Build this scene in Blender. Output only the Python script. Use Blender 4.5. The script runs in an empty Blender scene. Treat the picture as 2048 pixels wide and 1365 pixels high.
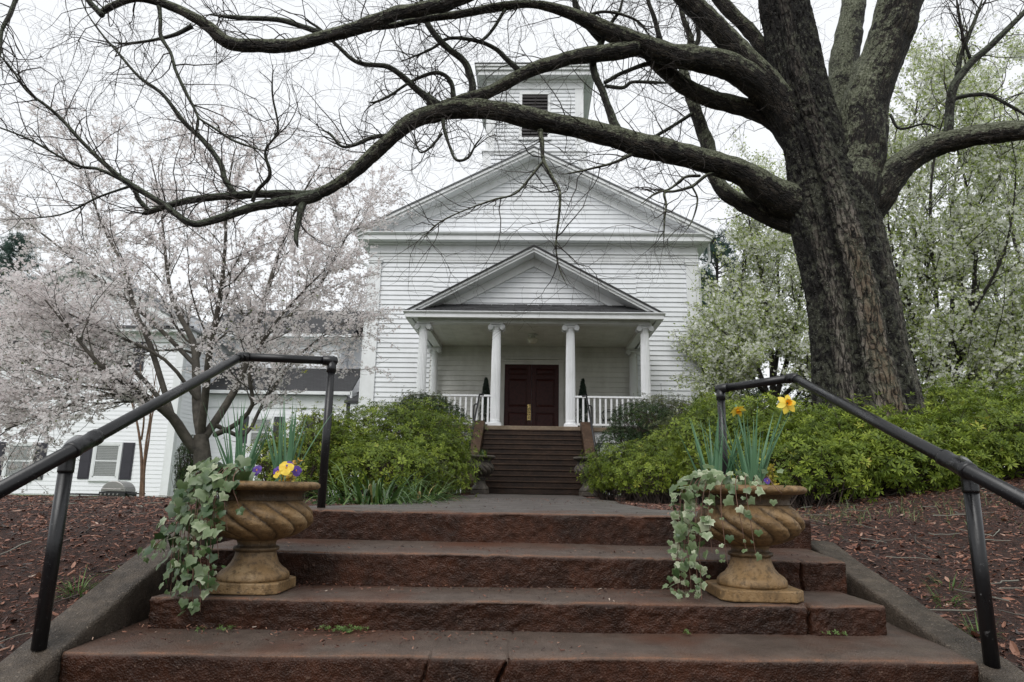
import bpy, math, random
import numpy as np
from mathutils import Vector, Matrix

SC = bpy.context.scene
COL = SC.collection
rad = math.radians

# ------------------------------------------------------------------ camera
CAM_POS = np.array((0.084, 0.0, 0.145))
YAW, PITCH, ROLL = rad(1.85), rad(12.13), rad(1.0)
_F = np.array((-math.sin(YAW)*math.cos(PITCH), math.cos(YAW)*math.cos(PITCH), math.sin(PITCH)))
_R = np.array((math.cos(YAW), math.sin(YAW), 0.0))
_U = np.cross(_R, _F)
CR = _R*math.cos(ROLL) + _U*math.sin(ROLL)
CU = _U*math.cos(ROLL) - _R*math.sin(ROLL)
cam_d = bpy.data.cameras.new('camera')
cam = bpy.data.objects.new('camera', cam_d)
COL.objects.link(cam)
cam_d.sensor_width = 36.0
cam_d.lens = 24.0
cam_d.clip_start = 0.05
cam_d.clip_end = 2000
cam.matrix_world = Matrix(((CR[0], CU[0], -_F[0], CAM_POS[0]), (CR[1], CU[1], -_F[1], CAM_POS[1]),
                           (CR[2], CU[2], -_F[2], CAM_POS[2]), (0, 0, 0, 1)))
SC.camera = cam
SC.render.resolution_x, SC.render.resolution_y = 1024, 682

# ------------------------------------------------------------------ overcast sky, soft sun, exposure
W = bpy.data.worlds.new('World')
SC.world = W
W.use_nodes = True
wt = W.node_tree
bg = wt.nodes['Background']
SUN_EL, SUN_AZ = rad(46), rad(-158)
sky = wt.nodes.new('ShaderNodeTexSky')
sky.sky_type = 'NISHITA'
sky.sun_disc = False
sky.sun_elevation = SUN_EL
sky.sun_rotation = SUN_AZ
sky.dust_density = 5.0
sky.air_density = 1.0
hs = wt.nodes.new('ShaderNodeHueSaturation')
hs.inputs['Saturation'].default_value = 0.25
mx = wt.nodes.new('ShaderNodeMix')
mx.data_type = 'RGBA'
mx.inputs[0].default_value = 0.88                      # thick cloud in front of the clear sky
mx.inputs[7].default_value = (8.3, 8.5, 8.75, 1)
wt.links.new(sky.outputs[0], hs.inputs['Color'])
wt.links.new(hs.outputs[0], mx.inputs[6])
wt.links.new(mx.outputs[2], bg.inputs['Color'])
bg.inputs['Strength'].default_value = 0.1
sun_d = bpy.data.lights.new('sun', 'SUN')
sun_d.energy = 1.25
sun_d.angle = rad(40)
sun_d.color = (1.0, 0.985, 0.965)
sun = bpy.data.objects.new('sun', sun_d)
COL.objects.link(sun)
_sd = Vector((math.sin(SUN_AZ)*math.cos(SUN_EL), math.cos(SUN_AZ)*math.cos(SUN_EL), math.sin(SUN_EL)))
sun.rotation_euler = _sd.to_track_quat('Z', 'Y').to_euler()
sun.location = (0, 0, 30)
SC.view_settings.view_transform = 'Standard'
SC.view_settings.look = 'None'
SC.view_settings.exposure = 0.38
SC.view_settings.gamma = 1.0
SC.view_settings.use_curve_mapping = False
SC.cycles.max_bounces = 6
SC.cycles.diffuse_bounces = 3
SC.cycles.transparent_max_bounces = 8

# ------------------------------------------------------------------ helpers
rng = np.random.default_rng(7)
F_PX = 1365.0
def at(px, py, Y):
    """point of the photograph (2048 x 1365) taken back to the vertical plane at depth Y"""
    d = CR*((px-1024)/F_PX) - CU*((py-682.5)/F_PX) + _F
    return CAM_POS + d*(Y/d[1])
def rpx(w, P):
    """real radius of something w pixels wide at P"""
    v = np.asarray(P)-CAM_POS; dep = float(np.dot(v, _F))
    return 0.5*w/F_PX*dep*dep/float(np.linalg.norm(v))

def put(o, label=None, cat=None, group=None, kind=None):
    if label: o['label'] = label
    if cat: o['category'] = cat
    if group: o['group'] = group
    if kind: o['kind'] = kind
    return o
def thing(name, label, cat, loc=(0, 0, 0), group=None, kind=None):
    o = bpy.data.objects.new(name, None)
    o.empty_display_size = 0.2
    COL.objects.link(o)
    o.location = loc
    return put(o, label, cat, group, kind)
def link(name, me, parent=None, loc=None, kind=None):
    o = bpy.data.objects.new(name, me)
    COL.objects.link(o)
    if parent is not None:
        o.parent = parent
        o.matrix_parent_inverse = Matrix.Translation(-world_loc(parent))
    if loc is not None: o.location = loc
    if kind: o['kind'] = kind
    return o
def world_loc(o):
    v = Vector((0, 0, 0))
    while o is not None:
        v = v + o.location + o.matrix_parent_inverse.translation
        o = o.parent
    return v

def mesh_np(name, V, polys, mat=None, smooth=False, attrs=None):
    """V (n,3); polys: list of (m,k) index arrays; attrs: {name: point values (n,) or (n,3)}"""
    V = np.asarray(V, dtype=np.float32)
    polys = [np.asarray(p, dtype=np.int32) for p in polys if len(p)]
    me = bpy.data.meshes.new(name)
    me.vertices.add(len(V))
    me.vertices.foreach_set('co', V.ravel())
    tot = np.concatenate([np.full(len(p), p.shape[1], np.int32) for p in polys])
    idx = np.concatenate([p.ravel() for p in polys])
    start = np.concatenate(([0], np.cumsum(tot)[:-1])).astype(np.int32)
    me.loops.add(len(idx))
    me.loops.foreach_set('vertex_index', idx)
    me.polygons.add(len(tot))
    me.polygons.foreach_set('loop_start', start)
    me.polygons.foreach_set('loop_total', tot)
    me.polygons.foreach_set('use_smooth', np.full(len(tot), smooth, bool))
    if attrs:
        for k, a in attrs.items():
            a = np.asarray(a, dtype=np.float32)
            if a.ndim == 1:
                me.attributes.new(k, 'FLOAT', 'POINT').data.foreach_set('value', a)
            else:
                me.attributes.new(k, 'FLOAT_VECTOR', 'POINT').data.foreach_set('vector', a.ravel())
    me.update(calc_edges=True)
    if mat is not None: me.materials.append(mat)
    return me

class MB:
    """collects boxes, prisms, tubes and lathes into one mesh"""
    def __init__(s): s.V, s.Fs, s.n, s.A = [], {}, 0, []
    def add(s, V, F, tint=0.5):
        V = np.asarray(V, float)
        for f in F: s.Fs.setdefault(len(f), []).append([i+s.n for i in f])
        s.V.append(V); s.A.append(np.full(len(V), tint) if np.isscalar(tint) else np.asarray(tint)); s.n += len(V)
        return s
    def box(s, x0, x1, y0, y1, z0, z1, tint=0.5):
        V = [(x, y, z) for z in (z0, z1) for x, y in ((x0, y0), (x1, y0), (x1, y1), (x0, y1))]
        return s.add(V, [(3, 2, 1, 0), (4, 5, 6, 7), (0, 1, 5, 4), (1, 2, 6, 5), (2, 3, 7, 6), (3, 0, 4, 7)], tint)
    def prism_y(s, pts, y0, y1, tint=0.5):
        """polygon in x,z (counter-clockwise seen from -y) drawn out along y"""
        n = len(pts)
        V = [(x, y0, z) for x, z in pts] + [(x, y1, z) for x, z in pts]
        F = [tuple(range(n)), tuple(range(2*n-1, n-1, -1))]
        F += [(i, i+n, (i+1) % n+n, (i+1) % n) for i in range(n)]
        return s.add(V, F, tint)
    def prism_x(s, pts, x0, x1, tint=0.5):
        """polygon in y,z drawn out along x"""
        n = len(pts)
        V = [(x0, y, z) for y, z in pts] + [(x1, y, z) for y, z in pts]
        F = [tuple(range(n-1, -1, -1)), tuple(range(n, 2*n))]
        F += [(i, (i+1) % n, (i+1) % n+n, i+n) for i in range(n)]
        return s.add(V, F, tint)
    def tube(s, P, r, k=10, caps=True, tint=0.5):
        V, Q = tube(P, r, k)[:2]
        F = [tuple(q) for q in Q]
        if caps: F += [tuple(range(k-1, -1, -1)), tuple(range(len(V)-k, len(V)))]
        return s.add(V, F, tint)
    def lathe(s, prof, cx, cy, k=24, z0=0.0, tint=0.5):
        V = []
        for r, z in prof:
            for i in range(k):
                a = 2*math.pi*i/k
                V.append((cx+r*math.cos(a), cy+r*math.sin(a), z0+z))
        F = []
        for j in range(len(prof)-1):
            for i in range(k):
                F.append((j*k+i, j*k+(i+1) % k, (j+1)*k+(i+1) % k, (j+1)*k+i))
        F += [tuple(range(k-1, -1, -1)), tuple(range((len(prof)-1)*k, len(prof)*k))]
        return s.add(V, F, tint)
    def mesh(s, name, mat, smooth=False):
        return mesh_np(name, np.concatenate(s.V), [np.array(f) for f in s.Fs.values()], mat, smooth, {'tint': np.concatenate(s.A)})
    def build(s, name, mat, parent=None, smooth=False, kind=None, bevel=0.0):
        o = link(name, s.mesh(name, mat, smooth), parent, None, kind)
        if bevel:
            m = o.modifiers.new('bevel', 'BEVEL'); m.width = bevel; m.segments = 2; m.limit_method = 'ANGLE'
        if smooth == 'auto':
            pass
        return o

def norm(v):
    return v/np.maximum(np.linalg.norm(v, axis=-1, keepdims=True), 1e-9)
def spline(P, n):
    """Catmull-Rom through the rows of P (any columns), n samples per span"""
    P = np.asarray(P, float)
    Q = np.vstack((2*P[0]-P[1], P, 2*P[-1]-P[-2]))
    t = np.linspace(0, 1, n, endpoint=False)[:, None]
    out = []
    for i in range(1, len(Q)-2):
        a, b, c, d = Q[i-1], Q[i], Q[i+1], Q[i+2]
        out.append(0.5*((2*b)+(-a+c)*t+(2*a-5*b+4*c-d)*t*t+(-a+3*b-3*c+d)*t**3))
    out.append(P[-1:])
    return np.vstack(out)
def tube(P, r, k=10):
    """tube along P; returns verts, quads and cylinder coordinates (r cos, r sin, length)"""
    P = np.asarray(P, float); n = len(P)
    r = np.broadcast_to(np.asarray(r, float), (n,))
    T = norm(np.gradient(P, axis=0))
    ref = np.array((0, 0, 1.0)) if abs(T[0][2]) < 0.9 else np.array((1.0, 0, 0))
    u = norm(np.cross(T[0], ref)); U = [u]
    for i in range(1, n):
        u = norm(u-np.dot(u, T[i])*T[i]); U.append(u)
    U = np.array(U); Wv = np.cross(T, U)
    a = np.arange(k)*2*math.pi/k
    ca, sa = np.cos(a), np.sin(a)
    V = P[:, None]+r[:, None, None]*(ca[None, :, None]*U[:, None]+sa[None, :, None]*Wv[:, None])
    s = np.concatenate(([0], np.cumsum(np.linalg.norm(np.diff(P, axis=0), axis=1))))
    B = np.stack((r[:, None]*ca, r[:, None]*sa, np.repeat(s[:, None], k, 1)), -1)
    i = np.arange(n-1)[:, None]*k; j = np.arange(k)[None]; j2 = (j+1) % k
    Q = np.stack((i+j, i+j2, i+k+j2, i+k+j), -1).reshape(-1, 4)
    return V.reshape(-1, 3), Q, B.reshape(-1, 3)
def tubes_batch(P, r, k=3):
    """many thin tubes at once: P (T,n,3), r (T,n)"""
    T_, n, _ = P.shape
    T = norm(np.gradient(P, axis=1))
    a = norm(np.cross(T.mean(1), rng.normal(size=(T_, 3))))[:, None]
    U = norm(a-(a*T).sum(-1, keepdims=True)*T); Wv = np.cross(T, U)
    an = np.arange(k)*2*math.pi/k
    V = P[:, :, None]+r[:, :, None, None]*(np.cos(an)[None, None, :, None]*U[:, :, None]+np.sin(an)[None, None, :, None]*Wv[:, :, None])
    base = (np.arange(T_)*n*k)[:, None, None]
    i = np.arange(n-1)[None, :, None]*k; j = np.arange(k)[None, None]; j2 = (j+1) % k
    Q = np.stack((base+i+j, base+i+j2, base+i+k+j2, base+i+k+j), -1).reshape(-1, 4)
    return V.reshape(-1, 3), Q
def _hash(i, j, k, s):
    with np.errstate(over='ignore'):
        n = (i.astype(np.uint32)*np.uint32(374761393)+j.astype(np.uint32)*np.uint32(668265263)
             + k.astype(np.uint32)*np.uint32(2246822519)+np.uint32(s*3266489917 & 0xffffffff))
        n = (n ^ (n >> np.uint32(13)))*np.uint32(1274126177)
        n = n ^ (n >> np.uint32(16))
    return n.astype(np.float64)/4294967295.0
def vnoise(P, seed=0):
    P = np.asarray(P, float)
    I = np.floor(P).astype(np.int64); f = P-I; f = f*f*(3-2*f)
    x, y, z = I[..., 0], I[..., 1], I[..., 2]; u, v, w = f[..., 0], f[..., 1], f[..., 2]
    def L(a, b, t): return a+(b-a)*t
    h = lambda a, b, c: _hash(x+a, y+b, z+c, seed)
    return L(L(L(h(0, 0, 0), h(1, 0, 0), u), L(h(0, 1, 0), h(1, 1, 0), u), v),
             L(L(h(0, 0, 1), h(1, 0, 1), u), L(h(0, 1, 1), h(1, 1, 1), u), v), w)
def fbm(P, o=4, seed=0):
    P = np.asarray(P, float); t = 0; a = 0.5
    for i in range(o):
        t = t+a*(vnoise(P*2.03**i, seed+i)-0.5); a *= 0.5
    return t
def sstep(a, b, x):
    t = np.clip((np.asarray(x, float)-a)/(b-a), 0, 1)
    return t*t*(3-2*t)
def frames(N, spin=None):
    """rotation matrices whose local z is N, turned about it at random"""
    N = norm(N); m = len(N)
    a = norm(np.cross(N, norm(rng.normal(size=(m, 3)))))
    b = np.cross(N, a)
    return np.stack((a, b, N), -1)
def scatter(T_V, T_polys, pos, Rm, scale, tint=None, T_t=None):
    """copies of a small template joined in one array set; returns V, polys, tint"""
    T_V = np.asarray(T_V, float); m = len(pos); nv = len(T_V)
    scale = np.broadcast_to(np.asarray(scale, float), (m,))
    V = np.einsum('mij,vj->mvi', Rm, T_V)*scale[:, None, None]+np.asarray(pos)[:, None]
    off = (np.arange(m)*nv)[:, None, None]
    polys = [(np.asarray(p)[None]+off).reshape(-1, np.asarray(p).shape[1]) for p in T_polys]
    t = np.repeat(tint if tint is not None else rng.random(m), nv)
    if T_t is not None: t = np.clip(t+np.tile(T_t, m), 0, 1)
    return V.reshape(-1, 3), polys, t
def join(parts):
    """list of (V, polys, tint) into one"""
    V, P, t, n = [], {}, [], 0
    for v, ps, ti in parts:
        V.append(v); t.append(ti)
        for p in ps: P.setdefault(p.shape[1], []).append(p+n)
        n += len(v)
    return np.vstack(V), [np.vstack(p) for p in P.values()], np.concatenate(t)

# ------------------------------------------------------------------ materials
class Mat:
    def __init__(s, name, rough=0.6, base=(0.5, 0.5, 0.5), spec=0.5, metal=0.0):
        s.m = bpy.data.materials.new(name); s.m.use_nodes = True
        s.t = s.m.node_tree; s.b = s.t.nodes['Principled BSDF']
        s.b.inputs['Roughness'].default_value = rough
        s.b.inputs['Base Color'].default_value = (*base, 1)
        s.b.inputs['Specular IOR Level'].default_value = spec
        s.b.inputs['Metallic'].default_value = metal
    def n(s, typ, **kw):
        x = s.t.nodes.new('ShaderNode'+typ)
        for k, v in kw.items():
            if k in x.inputs: x.inputs[k].default_value = v
            else: setattr(x, k, v)
        return x
    def l(s, a, b): s.t.links.new(a, b)
    def coord(s, scale=(1, 1, 1), attr=None, kind='Object'):
        mp = s.n('Mapping'); mp.inputs['Scale'].default_value = scale
        if attr: s.l(s.n('Attribute', attribute_name=attr).outputs['Vector'], mp.inputs[0])
        elif kind == 'World': s.l(s.n('NewGeometry').outputs['Position'], mp.inputs[0])
        else: s.l(s.n('TexCoord').outputs[kind], mp.inputs[0])
        return mp.outputs[0]
    def noise(s, vec, scale, detail=6, rough=0.6, dist=0.0):
        x = s.n('TexNoise', Scale=scale, Detail=detail, Roughness=rough, Distortion=dist)
        s.l(vec, x.inputs['Vector']); return x.outputs['Fac']
    def ramp(s, fac, stops, interp='LINEAR'):
        x = s.n('ValToRGB'); cr = x.color_ramp; cr.interpolation = interp
        while len(cr.elements) < len(stops): cr.elements.new(0.5)
        for e, (p, c) in zip(cr.elements, stops):
            e.position = p; e.color = (*c, 1) if not np.isscalar(c) else (c, c, c, 1)
        s.l(fac, x.inputs[0]); return x.outputs[0]
    def mix(s, fac, a, b, mode='MIX'):
        x = s.n('Mix', data_type='RGBA', blend_type=mode)
        for v, i in ((fac, 0), (a, 6), (b, 7)):
            if hasattr(v, 'is_linked') or hasattr(v, 'node'): s.l(v, x.inputs[i])
            elif i == 0: x.inputs[0].default_value = v
            else: x.inputs[i].default_value = (*v, 1)
        return x.outputs[2]
    def color(s, c): s.l(c, s.b.inputs['Base Color']); return s
    def roughness(s, c): s.l(c, s.b.inputs['Roughness']); return s
    def math(s, op, a, b=0.0):
        x = s.n('Math', operation=op)
        for v, i in ((a, 0), (b, 1)):
            if hasattr(v, 'node'): s.l(v, x.inputs[i])
            else: x.inputs[i].default_value = v
        return x.outputs[0]
    def tint(s): return s.n('Attribute', attribute_name='tint').outputs['Fac']
    def bump(s, h, strength=0.4, dist=0.01):
        x = s.n('Bump', Strength=strength, Distance=dist)
        s.l(h, x.inputs['Height']); s.l(x.outputs[0], s.b.inputs['Normal']); return s
    def leafy(s, fac=0.3):
        """thin leaf or petal: part of the light comes through"""
        tr = s.n('BsdfTranslucent'); ms = s.n('MixShader'); ms.inputs[0].default_value = fac
        src = s.b.inputs['Base Color']
        if src.is_linked: s.l(src.links[0].from_socket, tr.inputs[0])
        else: tr.inputs[0].default_value = src.default_value
        s.l(s.b.outputs[0], ms.inputs[1]); s.l(tr.outputs[0], ms.inputs[2])
        s.l(ms.outputs[0], s.t.nodes['Material Output'].inputs[0]); return s

def tint_mat(name, stops, rough=0.5, leaf=0.0, spec=0.4):
    m = Mat(name, rough, spec=spec); m.color(m.ramp(m.tint(), stops))
    if leaf: m.leafy(leaf)
    return m.m
def flat_mat(name, c, rough=0.5, var=0.12, scale=9.0, metal=0.0, spec=0.5, bump=0.0):
    m = Mat(name, rough, c, spec, metal)
    f = m.noise(m.coord(kind='World'), scale)
    d = tuple(x*(1-var) for x in c); u = tuple(min(1, x*(1+var)) for x in c)
    m.color(m.ramp(f, ((0.3, d), (0.7, u))))
    if bump: m.bump(f, bump, 0.01)
    return m.m
M = {}
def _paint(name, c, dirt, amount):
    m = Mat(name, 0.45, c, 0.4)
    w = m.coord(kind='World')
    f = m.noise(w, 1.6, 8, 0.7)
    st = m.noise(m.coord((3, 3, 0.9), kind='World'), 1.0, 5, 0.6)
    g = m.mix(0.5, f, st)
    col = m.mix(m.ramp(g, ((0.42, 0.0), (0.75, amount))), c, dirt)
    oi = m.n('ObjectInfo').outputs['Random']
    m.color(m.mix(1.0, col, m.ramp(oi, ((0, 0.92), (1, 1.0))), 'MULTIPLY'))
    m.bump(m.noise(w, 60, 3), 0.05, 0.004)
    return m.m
M['siding'] = _paint('white_siding_paint', (0.74, 0.76, 0.785), (0.42, 0.43, 0.42), 0.36)
M['trim'] = _paint('white_trim_paint', (0.78, 0.795, 0.81), (0.42, 0.43, 0.41), 0.45)
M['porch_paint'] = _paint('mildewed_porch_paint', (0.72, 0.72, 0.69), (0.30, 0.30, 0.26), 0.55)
M['house_siding'] = _paint('house_siding_paint', (0.84, 0.85, 0.88), (0.6, 0.6, 0.6), 0.2)
def _shingle():
    m = Mat('dark_shingles', 0.8, spec=0.3)
    w = m.coord(kind='World')
    b = m.n('TexBrick', Scale=1.0, **{'Mortar Size': 0.012, 'Brick Width': 0.3, 'Row Height': 0.14})
    b.inputs['Color1'].default_value = (0.055, 0.056, 0.062, 1); b.inputs['Color2'].default_value = (0.03, 0.03, 0.034, 1)
    b.inputs['Mortar'].default_value = (0.012, 0.012, 0.014, 1)
    sp = m.n('SeparateXYZ'); m.l(w, sp.inputs[0]); cb = m.n('CombineXYZ')
    m.l(m.math('ADD', sp.outputs[0], m.math('MULTIPLY', sp.outputs[1], 0.37)), cb.inputs[0])
    m.l(m.math('MULTIPLY', sp.outputs[2], 2.0), cb.inputs[1]); m.l(cb.outputs[0], b.inputs[0])
    m.color(m.mix(0.5, b.outputs[0], m.ramp(m.noise(w, 40), ((0.3, 0.02), (0.7, 0.09)))))
    m.bump(b.outputs[0], 0.6, 0.02)
    return m.m
M['shingle'] = _shingle()
M['shingle_grey'] = flat_mat('weathered_grey_shingles', (0.13, 0.135, 0.14), 0.85, 0.3, 30, bump=0.4)
M['door'] = flat_mat('mahogany_door', (0.040, 0.0085, 0.007), 0.4, 0.4, 14, spec=0.25)
def _brass():
    m = Mat('tarnished_brass', 0.3, metal=0.9)
    m.color(m.ramp(m.noise(m.coord(kind='World'), 45, 3), ((0.42, (0.75, 0.56, 0.22)), (0.56, (0.07, 0.05, 0.03)))))
    return m.m
M['brass'] = _brass()
M['glass_lamp'] = flat_mat('frosted_lamp_glass', (0.6, 0.58, 0.5), 0.25, 0.05)
M['black'] = flat_mat('black_iron', (0.012, 0.012, 0.014), 0.45, 0.3, 30)
def _rail():
    m = Mat('worn_black_paint', 0.3, spec=0.5)
    w = m.coord(kind='World')
    f = m.noise(w, 18, 8, 0.75); f2 = m.noise(w, 90, 4)
    c = m.mix(m.ramp(f, ((0.64, 0.0), (0.70, 1.0))), (0.006, 0.006, 0.007), (0.13, 0.13, 0.13))
    m.color(m.mix(m.ramp(f2, ((0.66, 0.0), (0.72, 0.5))), c, (0.25, 0.25, 0.25)))
    m.roughness(m.ramp(m.noise(w, 7), ((0.3, 0.20), (0.7, 0.42))))
    m.bump(m.noise(w, 55, 5), 0.12, 0.004)
    return m.m
M['rail'] = _rail()
def _concrete(name, lo, mid, hi, lime=(0.2, 0.16, 0.13), rough=(0.28, 0.62), bs=0.7, tread=None):
    m = Mat(name, 0.5, spec=0.5)
    w = m.coord(kind='World')
    big = m.noise(w, 2.3, 8, 0.72, 0.4); fine = m.noise(w, 70, 6, 0.7); med = m.noise(w, 13, 7, 0.7)
    c = m.ramp(big, ((0.30, lo), (0.5, mid), (0.72, hi)))
    c = m.mix(m.ramp(med, ((0.36, 0.0), (0.7, 0.75))), c, lo)
    c = m.mix(m.ramp(fine, ((0.58, 0.0), (0.70, 0.75))), c, lime)
    v = m.n('TexVoronoi', Scale=55.0); m.l(w, v.inputs['Vector'])
    c = m.mix(m.ramp(v.outputs['Distance'], ((0.10, 0.5), (0.22, 0.0))), c, tuple(x*0.35 for x in mid))
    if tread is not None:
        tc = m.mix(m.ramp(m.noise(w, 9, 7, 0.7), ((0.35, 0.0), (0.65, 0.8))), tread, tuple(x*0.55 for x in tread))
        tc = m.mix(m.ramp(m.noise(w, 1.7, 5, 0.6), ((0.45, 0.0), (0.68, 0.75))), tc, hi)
        c = m.mix(m.ramp(m.tint(), ((0.0, 0.0), (1.0, 0.95))), c, tc)  # treads greyed: sky reflection on wet concrete painted into the colour
        nf = m.math('MULTIPLY', m.n('Attribute', attribute_name='nose').outputs['Fac'], m.ramp(m.noise(w, 11, 6, 0.75), ((0.40, 0.15), (0.62, 1.0))))
        c = m.mix(nf, c, (0.20, 0.098, 0.056))
    m.color(c)
    m.roughness(m.ramp(m.noise(w, 5, 6, 0.7), ((0.35, rough[0]), (0.7, rough[1]))))
    v2 = m.n('TexVoronoi', Scale=130.0); m.l(w, v2.inputs['Vector'])
    h = m.math('ADD', m.math('MULTIPLY', med, 0.6), m.math('ADD', m.math('MULTIPLY', fine, 0.7), m.math('MULTIPLY', v2.outputs['Distance'], 0.5)))
    m.bump(h, bs, 0.010)
    m.b.inputs['Specular IOR Level'].default_value = 0.24
    return m.m
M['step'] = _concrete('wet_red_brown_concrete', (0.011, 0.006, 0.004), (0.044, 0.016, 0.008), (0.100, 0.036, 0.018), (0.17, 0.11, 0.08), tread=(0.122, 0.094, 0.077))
M['path'] = _concrete('wet_grey_concrete', (0.055, 0.046, 0.041), (0.105, 0.090, 0.082), (0.145, 0.125, 0.112), (0.28, 0.26, 0.24), (0.3, 0.6), 0.3)
M['kerb'] = _concrete('stained_grey_brown_concrete', (0.020, 0.016, 0.012), (0.080, 0.064, 0.050), (0.15, 0.118, 0.088), (0.28, 0.23, 0.18), (0.4, 0.75), 0.9)
M['church_step'] = _concrete('dark_brown_stone_steps', (0.010, 0.006, 0.005), (0.030, 0.017, 0.011), (0.060, 0.032, 0.019), (0.11, 0.08, 0.055), (0.4, 0.7), 0.4)
M['landing'] = _concrete('worn_landing_stone', (0.12, 0.09, 0.06), (0.22, 0.17, 0.12), (0.28, 0.2, 0.14), (0.35, 0.3, 0.24), (0.5, 0.8), 0.3)
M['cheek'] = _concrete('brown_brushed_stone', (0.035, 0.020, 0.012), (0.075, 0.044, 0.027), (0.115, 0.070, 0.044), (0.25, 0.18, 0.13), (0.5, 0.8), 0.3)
def _urn(name, lo, mid, hi, dark):
    m = Mat(name, 0.55, spec=0.35)
    w = m.coord(kind='World')
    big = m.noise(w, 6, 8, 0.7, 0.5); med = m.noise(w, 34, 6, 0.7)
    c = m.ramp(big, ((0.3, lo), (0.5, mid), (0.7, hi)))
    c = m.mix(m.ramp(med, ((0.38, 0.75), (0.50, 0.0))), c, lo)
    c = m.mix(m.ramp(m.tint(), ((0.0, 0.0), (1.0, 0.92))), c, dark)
    m.color(c)
    v = m.n('TexVoronoi', Scale=75.0); m.l(w, v.inputs['Vector'])
    h = m.math('ADD', m.math('MULTIPLY', med, 0.7), m.math('MULTIPLY', m.ramp(v.outputs['Distance'], ((0.1, 0.0), (0.4, 1.0))), 0.5))
    m.bump(h, 0.55, 0.006)
    return m.m
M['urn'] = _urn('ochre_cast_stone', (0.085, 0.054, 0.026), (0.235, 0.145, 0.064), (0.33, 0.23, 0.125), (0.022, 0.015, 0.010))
M['urn_dark'] = _urn('dark_weathered_stone', (0.03, 0.026, 0.022), (0.07, 0.058, 0.046), (0.13, 0.11, 0.09), (0.015, 0.012, 0.01))
M['soil'] = flat_mat('potting_soil', (0.03, 0.022, 0.016), 0.9, 0.5, 60, bump=0.8)
def _bark(name, dark, mid, light, moss, lichen, mossy=1.0, trunk=False):
    m = Mat(name, 0.75, spec=0.3)
    c1 = m.coord((1, 1, 0.20), 'buv'); c2 = m.coord((1, 1, 1), 'buv')
    ridg = m.noise(c1, 26, 6, 0.7, 0.8); blot = m.noise(c2, 4, 7, 0.75); fine = m.noise(c2, 55, 4, 0.7); mott = m.noise(c2, 17, 6, 0.75)
    if trunk:
        wob = m.math('ADD', m.math('MULTIPLY', m.math('SUBTRACT', m.noise(m.coord((1, 1, 0.22), 'buv'), 11, 6, 0.75), 0.5), 0.34), m.math('MULTIPLY', m.math('SUBTRACT', mott, 0.5), 0.26))
        base = m.ramp(m.math('ADD', m.tint(), wob), ((0.20, dark), (0.40, mid), (0.60, light), (0.86, (0.150, 0.112, 0.078))))
    else:
        base = m.ramp(blot, ((0.36, dark), (0.5, mid), (0.64, light)))
    c = m.mix(m.ramp(ridg, ((0.42, 0.95), (0.52, 0.0))), base, tuple(x*0.4 for x in dark))
    wv = m.n('VectorMath', operation='ADD'); sc_ = m.n('VectorMath', operation='SCALE'); sc_.inputs['Scale'].default_value = 0.05
    nv = m.n('TexNoise', Scale=9.0, Detail=4); m.l(c2, nv.inputs['Vector']); m.l(nv.outputs['Color'], sc_.inputs[0]); m.l(m.coord((1, 1, 0.16 if trunk else 0.22), 'buv'), wv.inputs[0]); m.l(sc_.outputs[0], wv.inputs[1])
    vo = m.n('TexVoronoi', Scale=19.0 if trunk else 24.0, feature='DISTANCE_TO_EDGE'); m.l(wv.outputs[0], vo.inputs['Vector'])
    crack = m.ramp(vo.outputs['Distance'], ((0.02, 1.0), (0.14, 0.0)))
    c = m.mix(m.math('MULTIPLY', crack, 0.85 if trunk else 0.6), c, tuple(x*0.35 for x in dark))
    nz = m.n('SeparateXYZ'); m.l(m.n('NewGeometry').outputs['Normal'], nz.inputs[0])
    up = m.math('ADD', m.math('MULTIPLY', nz.outputs[2], 0.26), m.math('ADD', m.math('MULTIPLY', blot, 0.55), m.math('MULTIPLY', mott, 0.55)))
    mf = m.ramp(up, ((0.53, 0.0), (0.60, mossy)))
    c = m.mix(mf, c, m.ramp(m.noise(c2, 38, 5, 0.75), ((0.38, moss), (0.56, lichen), (0.72, tuple(x*1.5 for x in lichen)))))
    lf = m.ramp(fine, ((0.62, 0.0), (0.67, 0.85)))
    c = m.mix(m.math('MULTIPLY', lf, m.ramp(blot, ((0.42, 0.1), (0.52, 1.0)))), c, (0.30, 0.31, 0.27))
    m.color(c)
    m.bump(m.math('ADD', m.math('SUBTRACT', m.math('MULTIPLY', ridg, 0.8), m.math('MULTIPLY', crack, 0.6)), m.math('ADD', m.math('MULTIPLY', fine, 0.35), m.math('MULTIPLY', mott, 0.4))), 1.0, 0.035 if trunk else 0.025)
    return m.m
M['oak_trunk'] = _bark('furrowed_oak_bark', (0.011, 0.009, 0.008), (0.060, 0.051, 0.043), (0.19, 0.168, 0.145), (0.05, 0.055, 0.02), (0.16, 0.17, 0.12), 0.30, True)
M['oak_limb'] = _bark('mossy_oak_bark', (0.010, 0.008, 0.007), (0.030, 0.024, 0.019), (0.075, 0.060, 0.046), (0.042, 0.050, 0.020), (0.185, 0.196, 0.138), 0.95)
M['twig'] = flat_mat('dark_twig_bark', (0.035, 0.028, 0.024), 0.8, 0.4, 12)
M['branch'] = _bark('green_grey_branch_bark', (0.02, 0.019, 0.016), (0.045, 0.043, 0.035), (0.075, 0.075, 0.06), (0.06, 0.07, 0.04), (0.12, 0.14, 0.10), 0.8)
M['cherry_bark'] = flat_mat('cherry_bark', (0.068, 0.060, 0.048), 0.8, 0.5, 9, bump=0.5)
M['crape_bark'] = flat_mat('smooth_tan_bark', (0.16, 0.095, 0.06), 0.7, 0.4, 9, bump=0.3)
M['pear_bark'] = flat_mat('dark_pear_bark', (0.022, 0.019, 0.017), 0.85, 0.4, 9)
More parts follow.
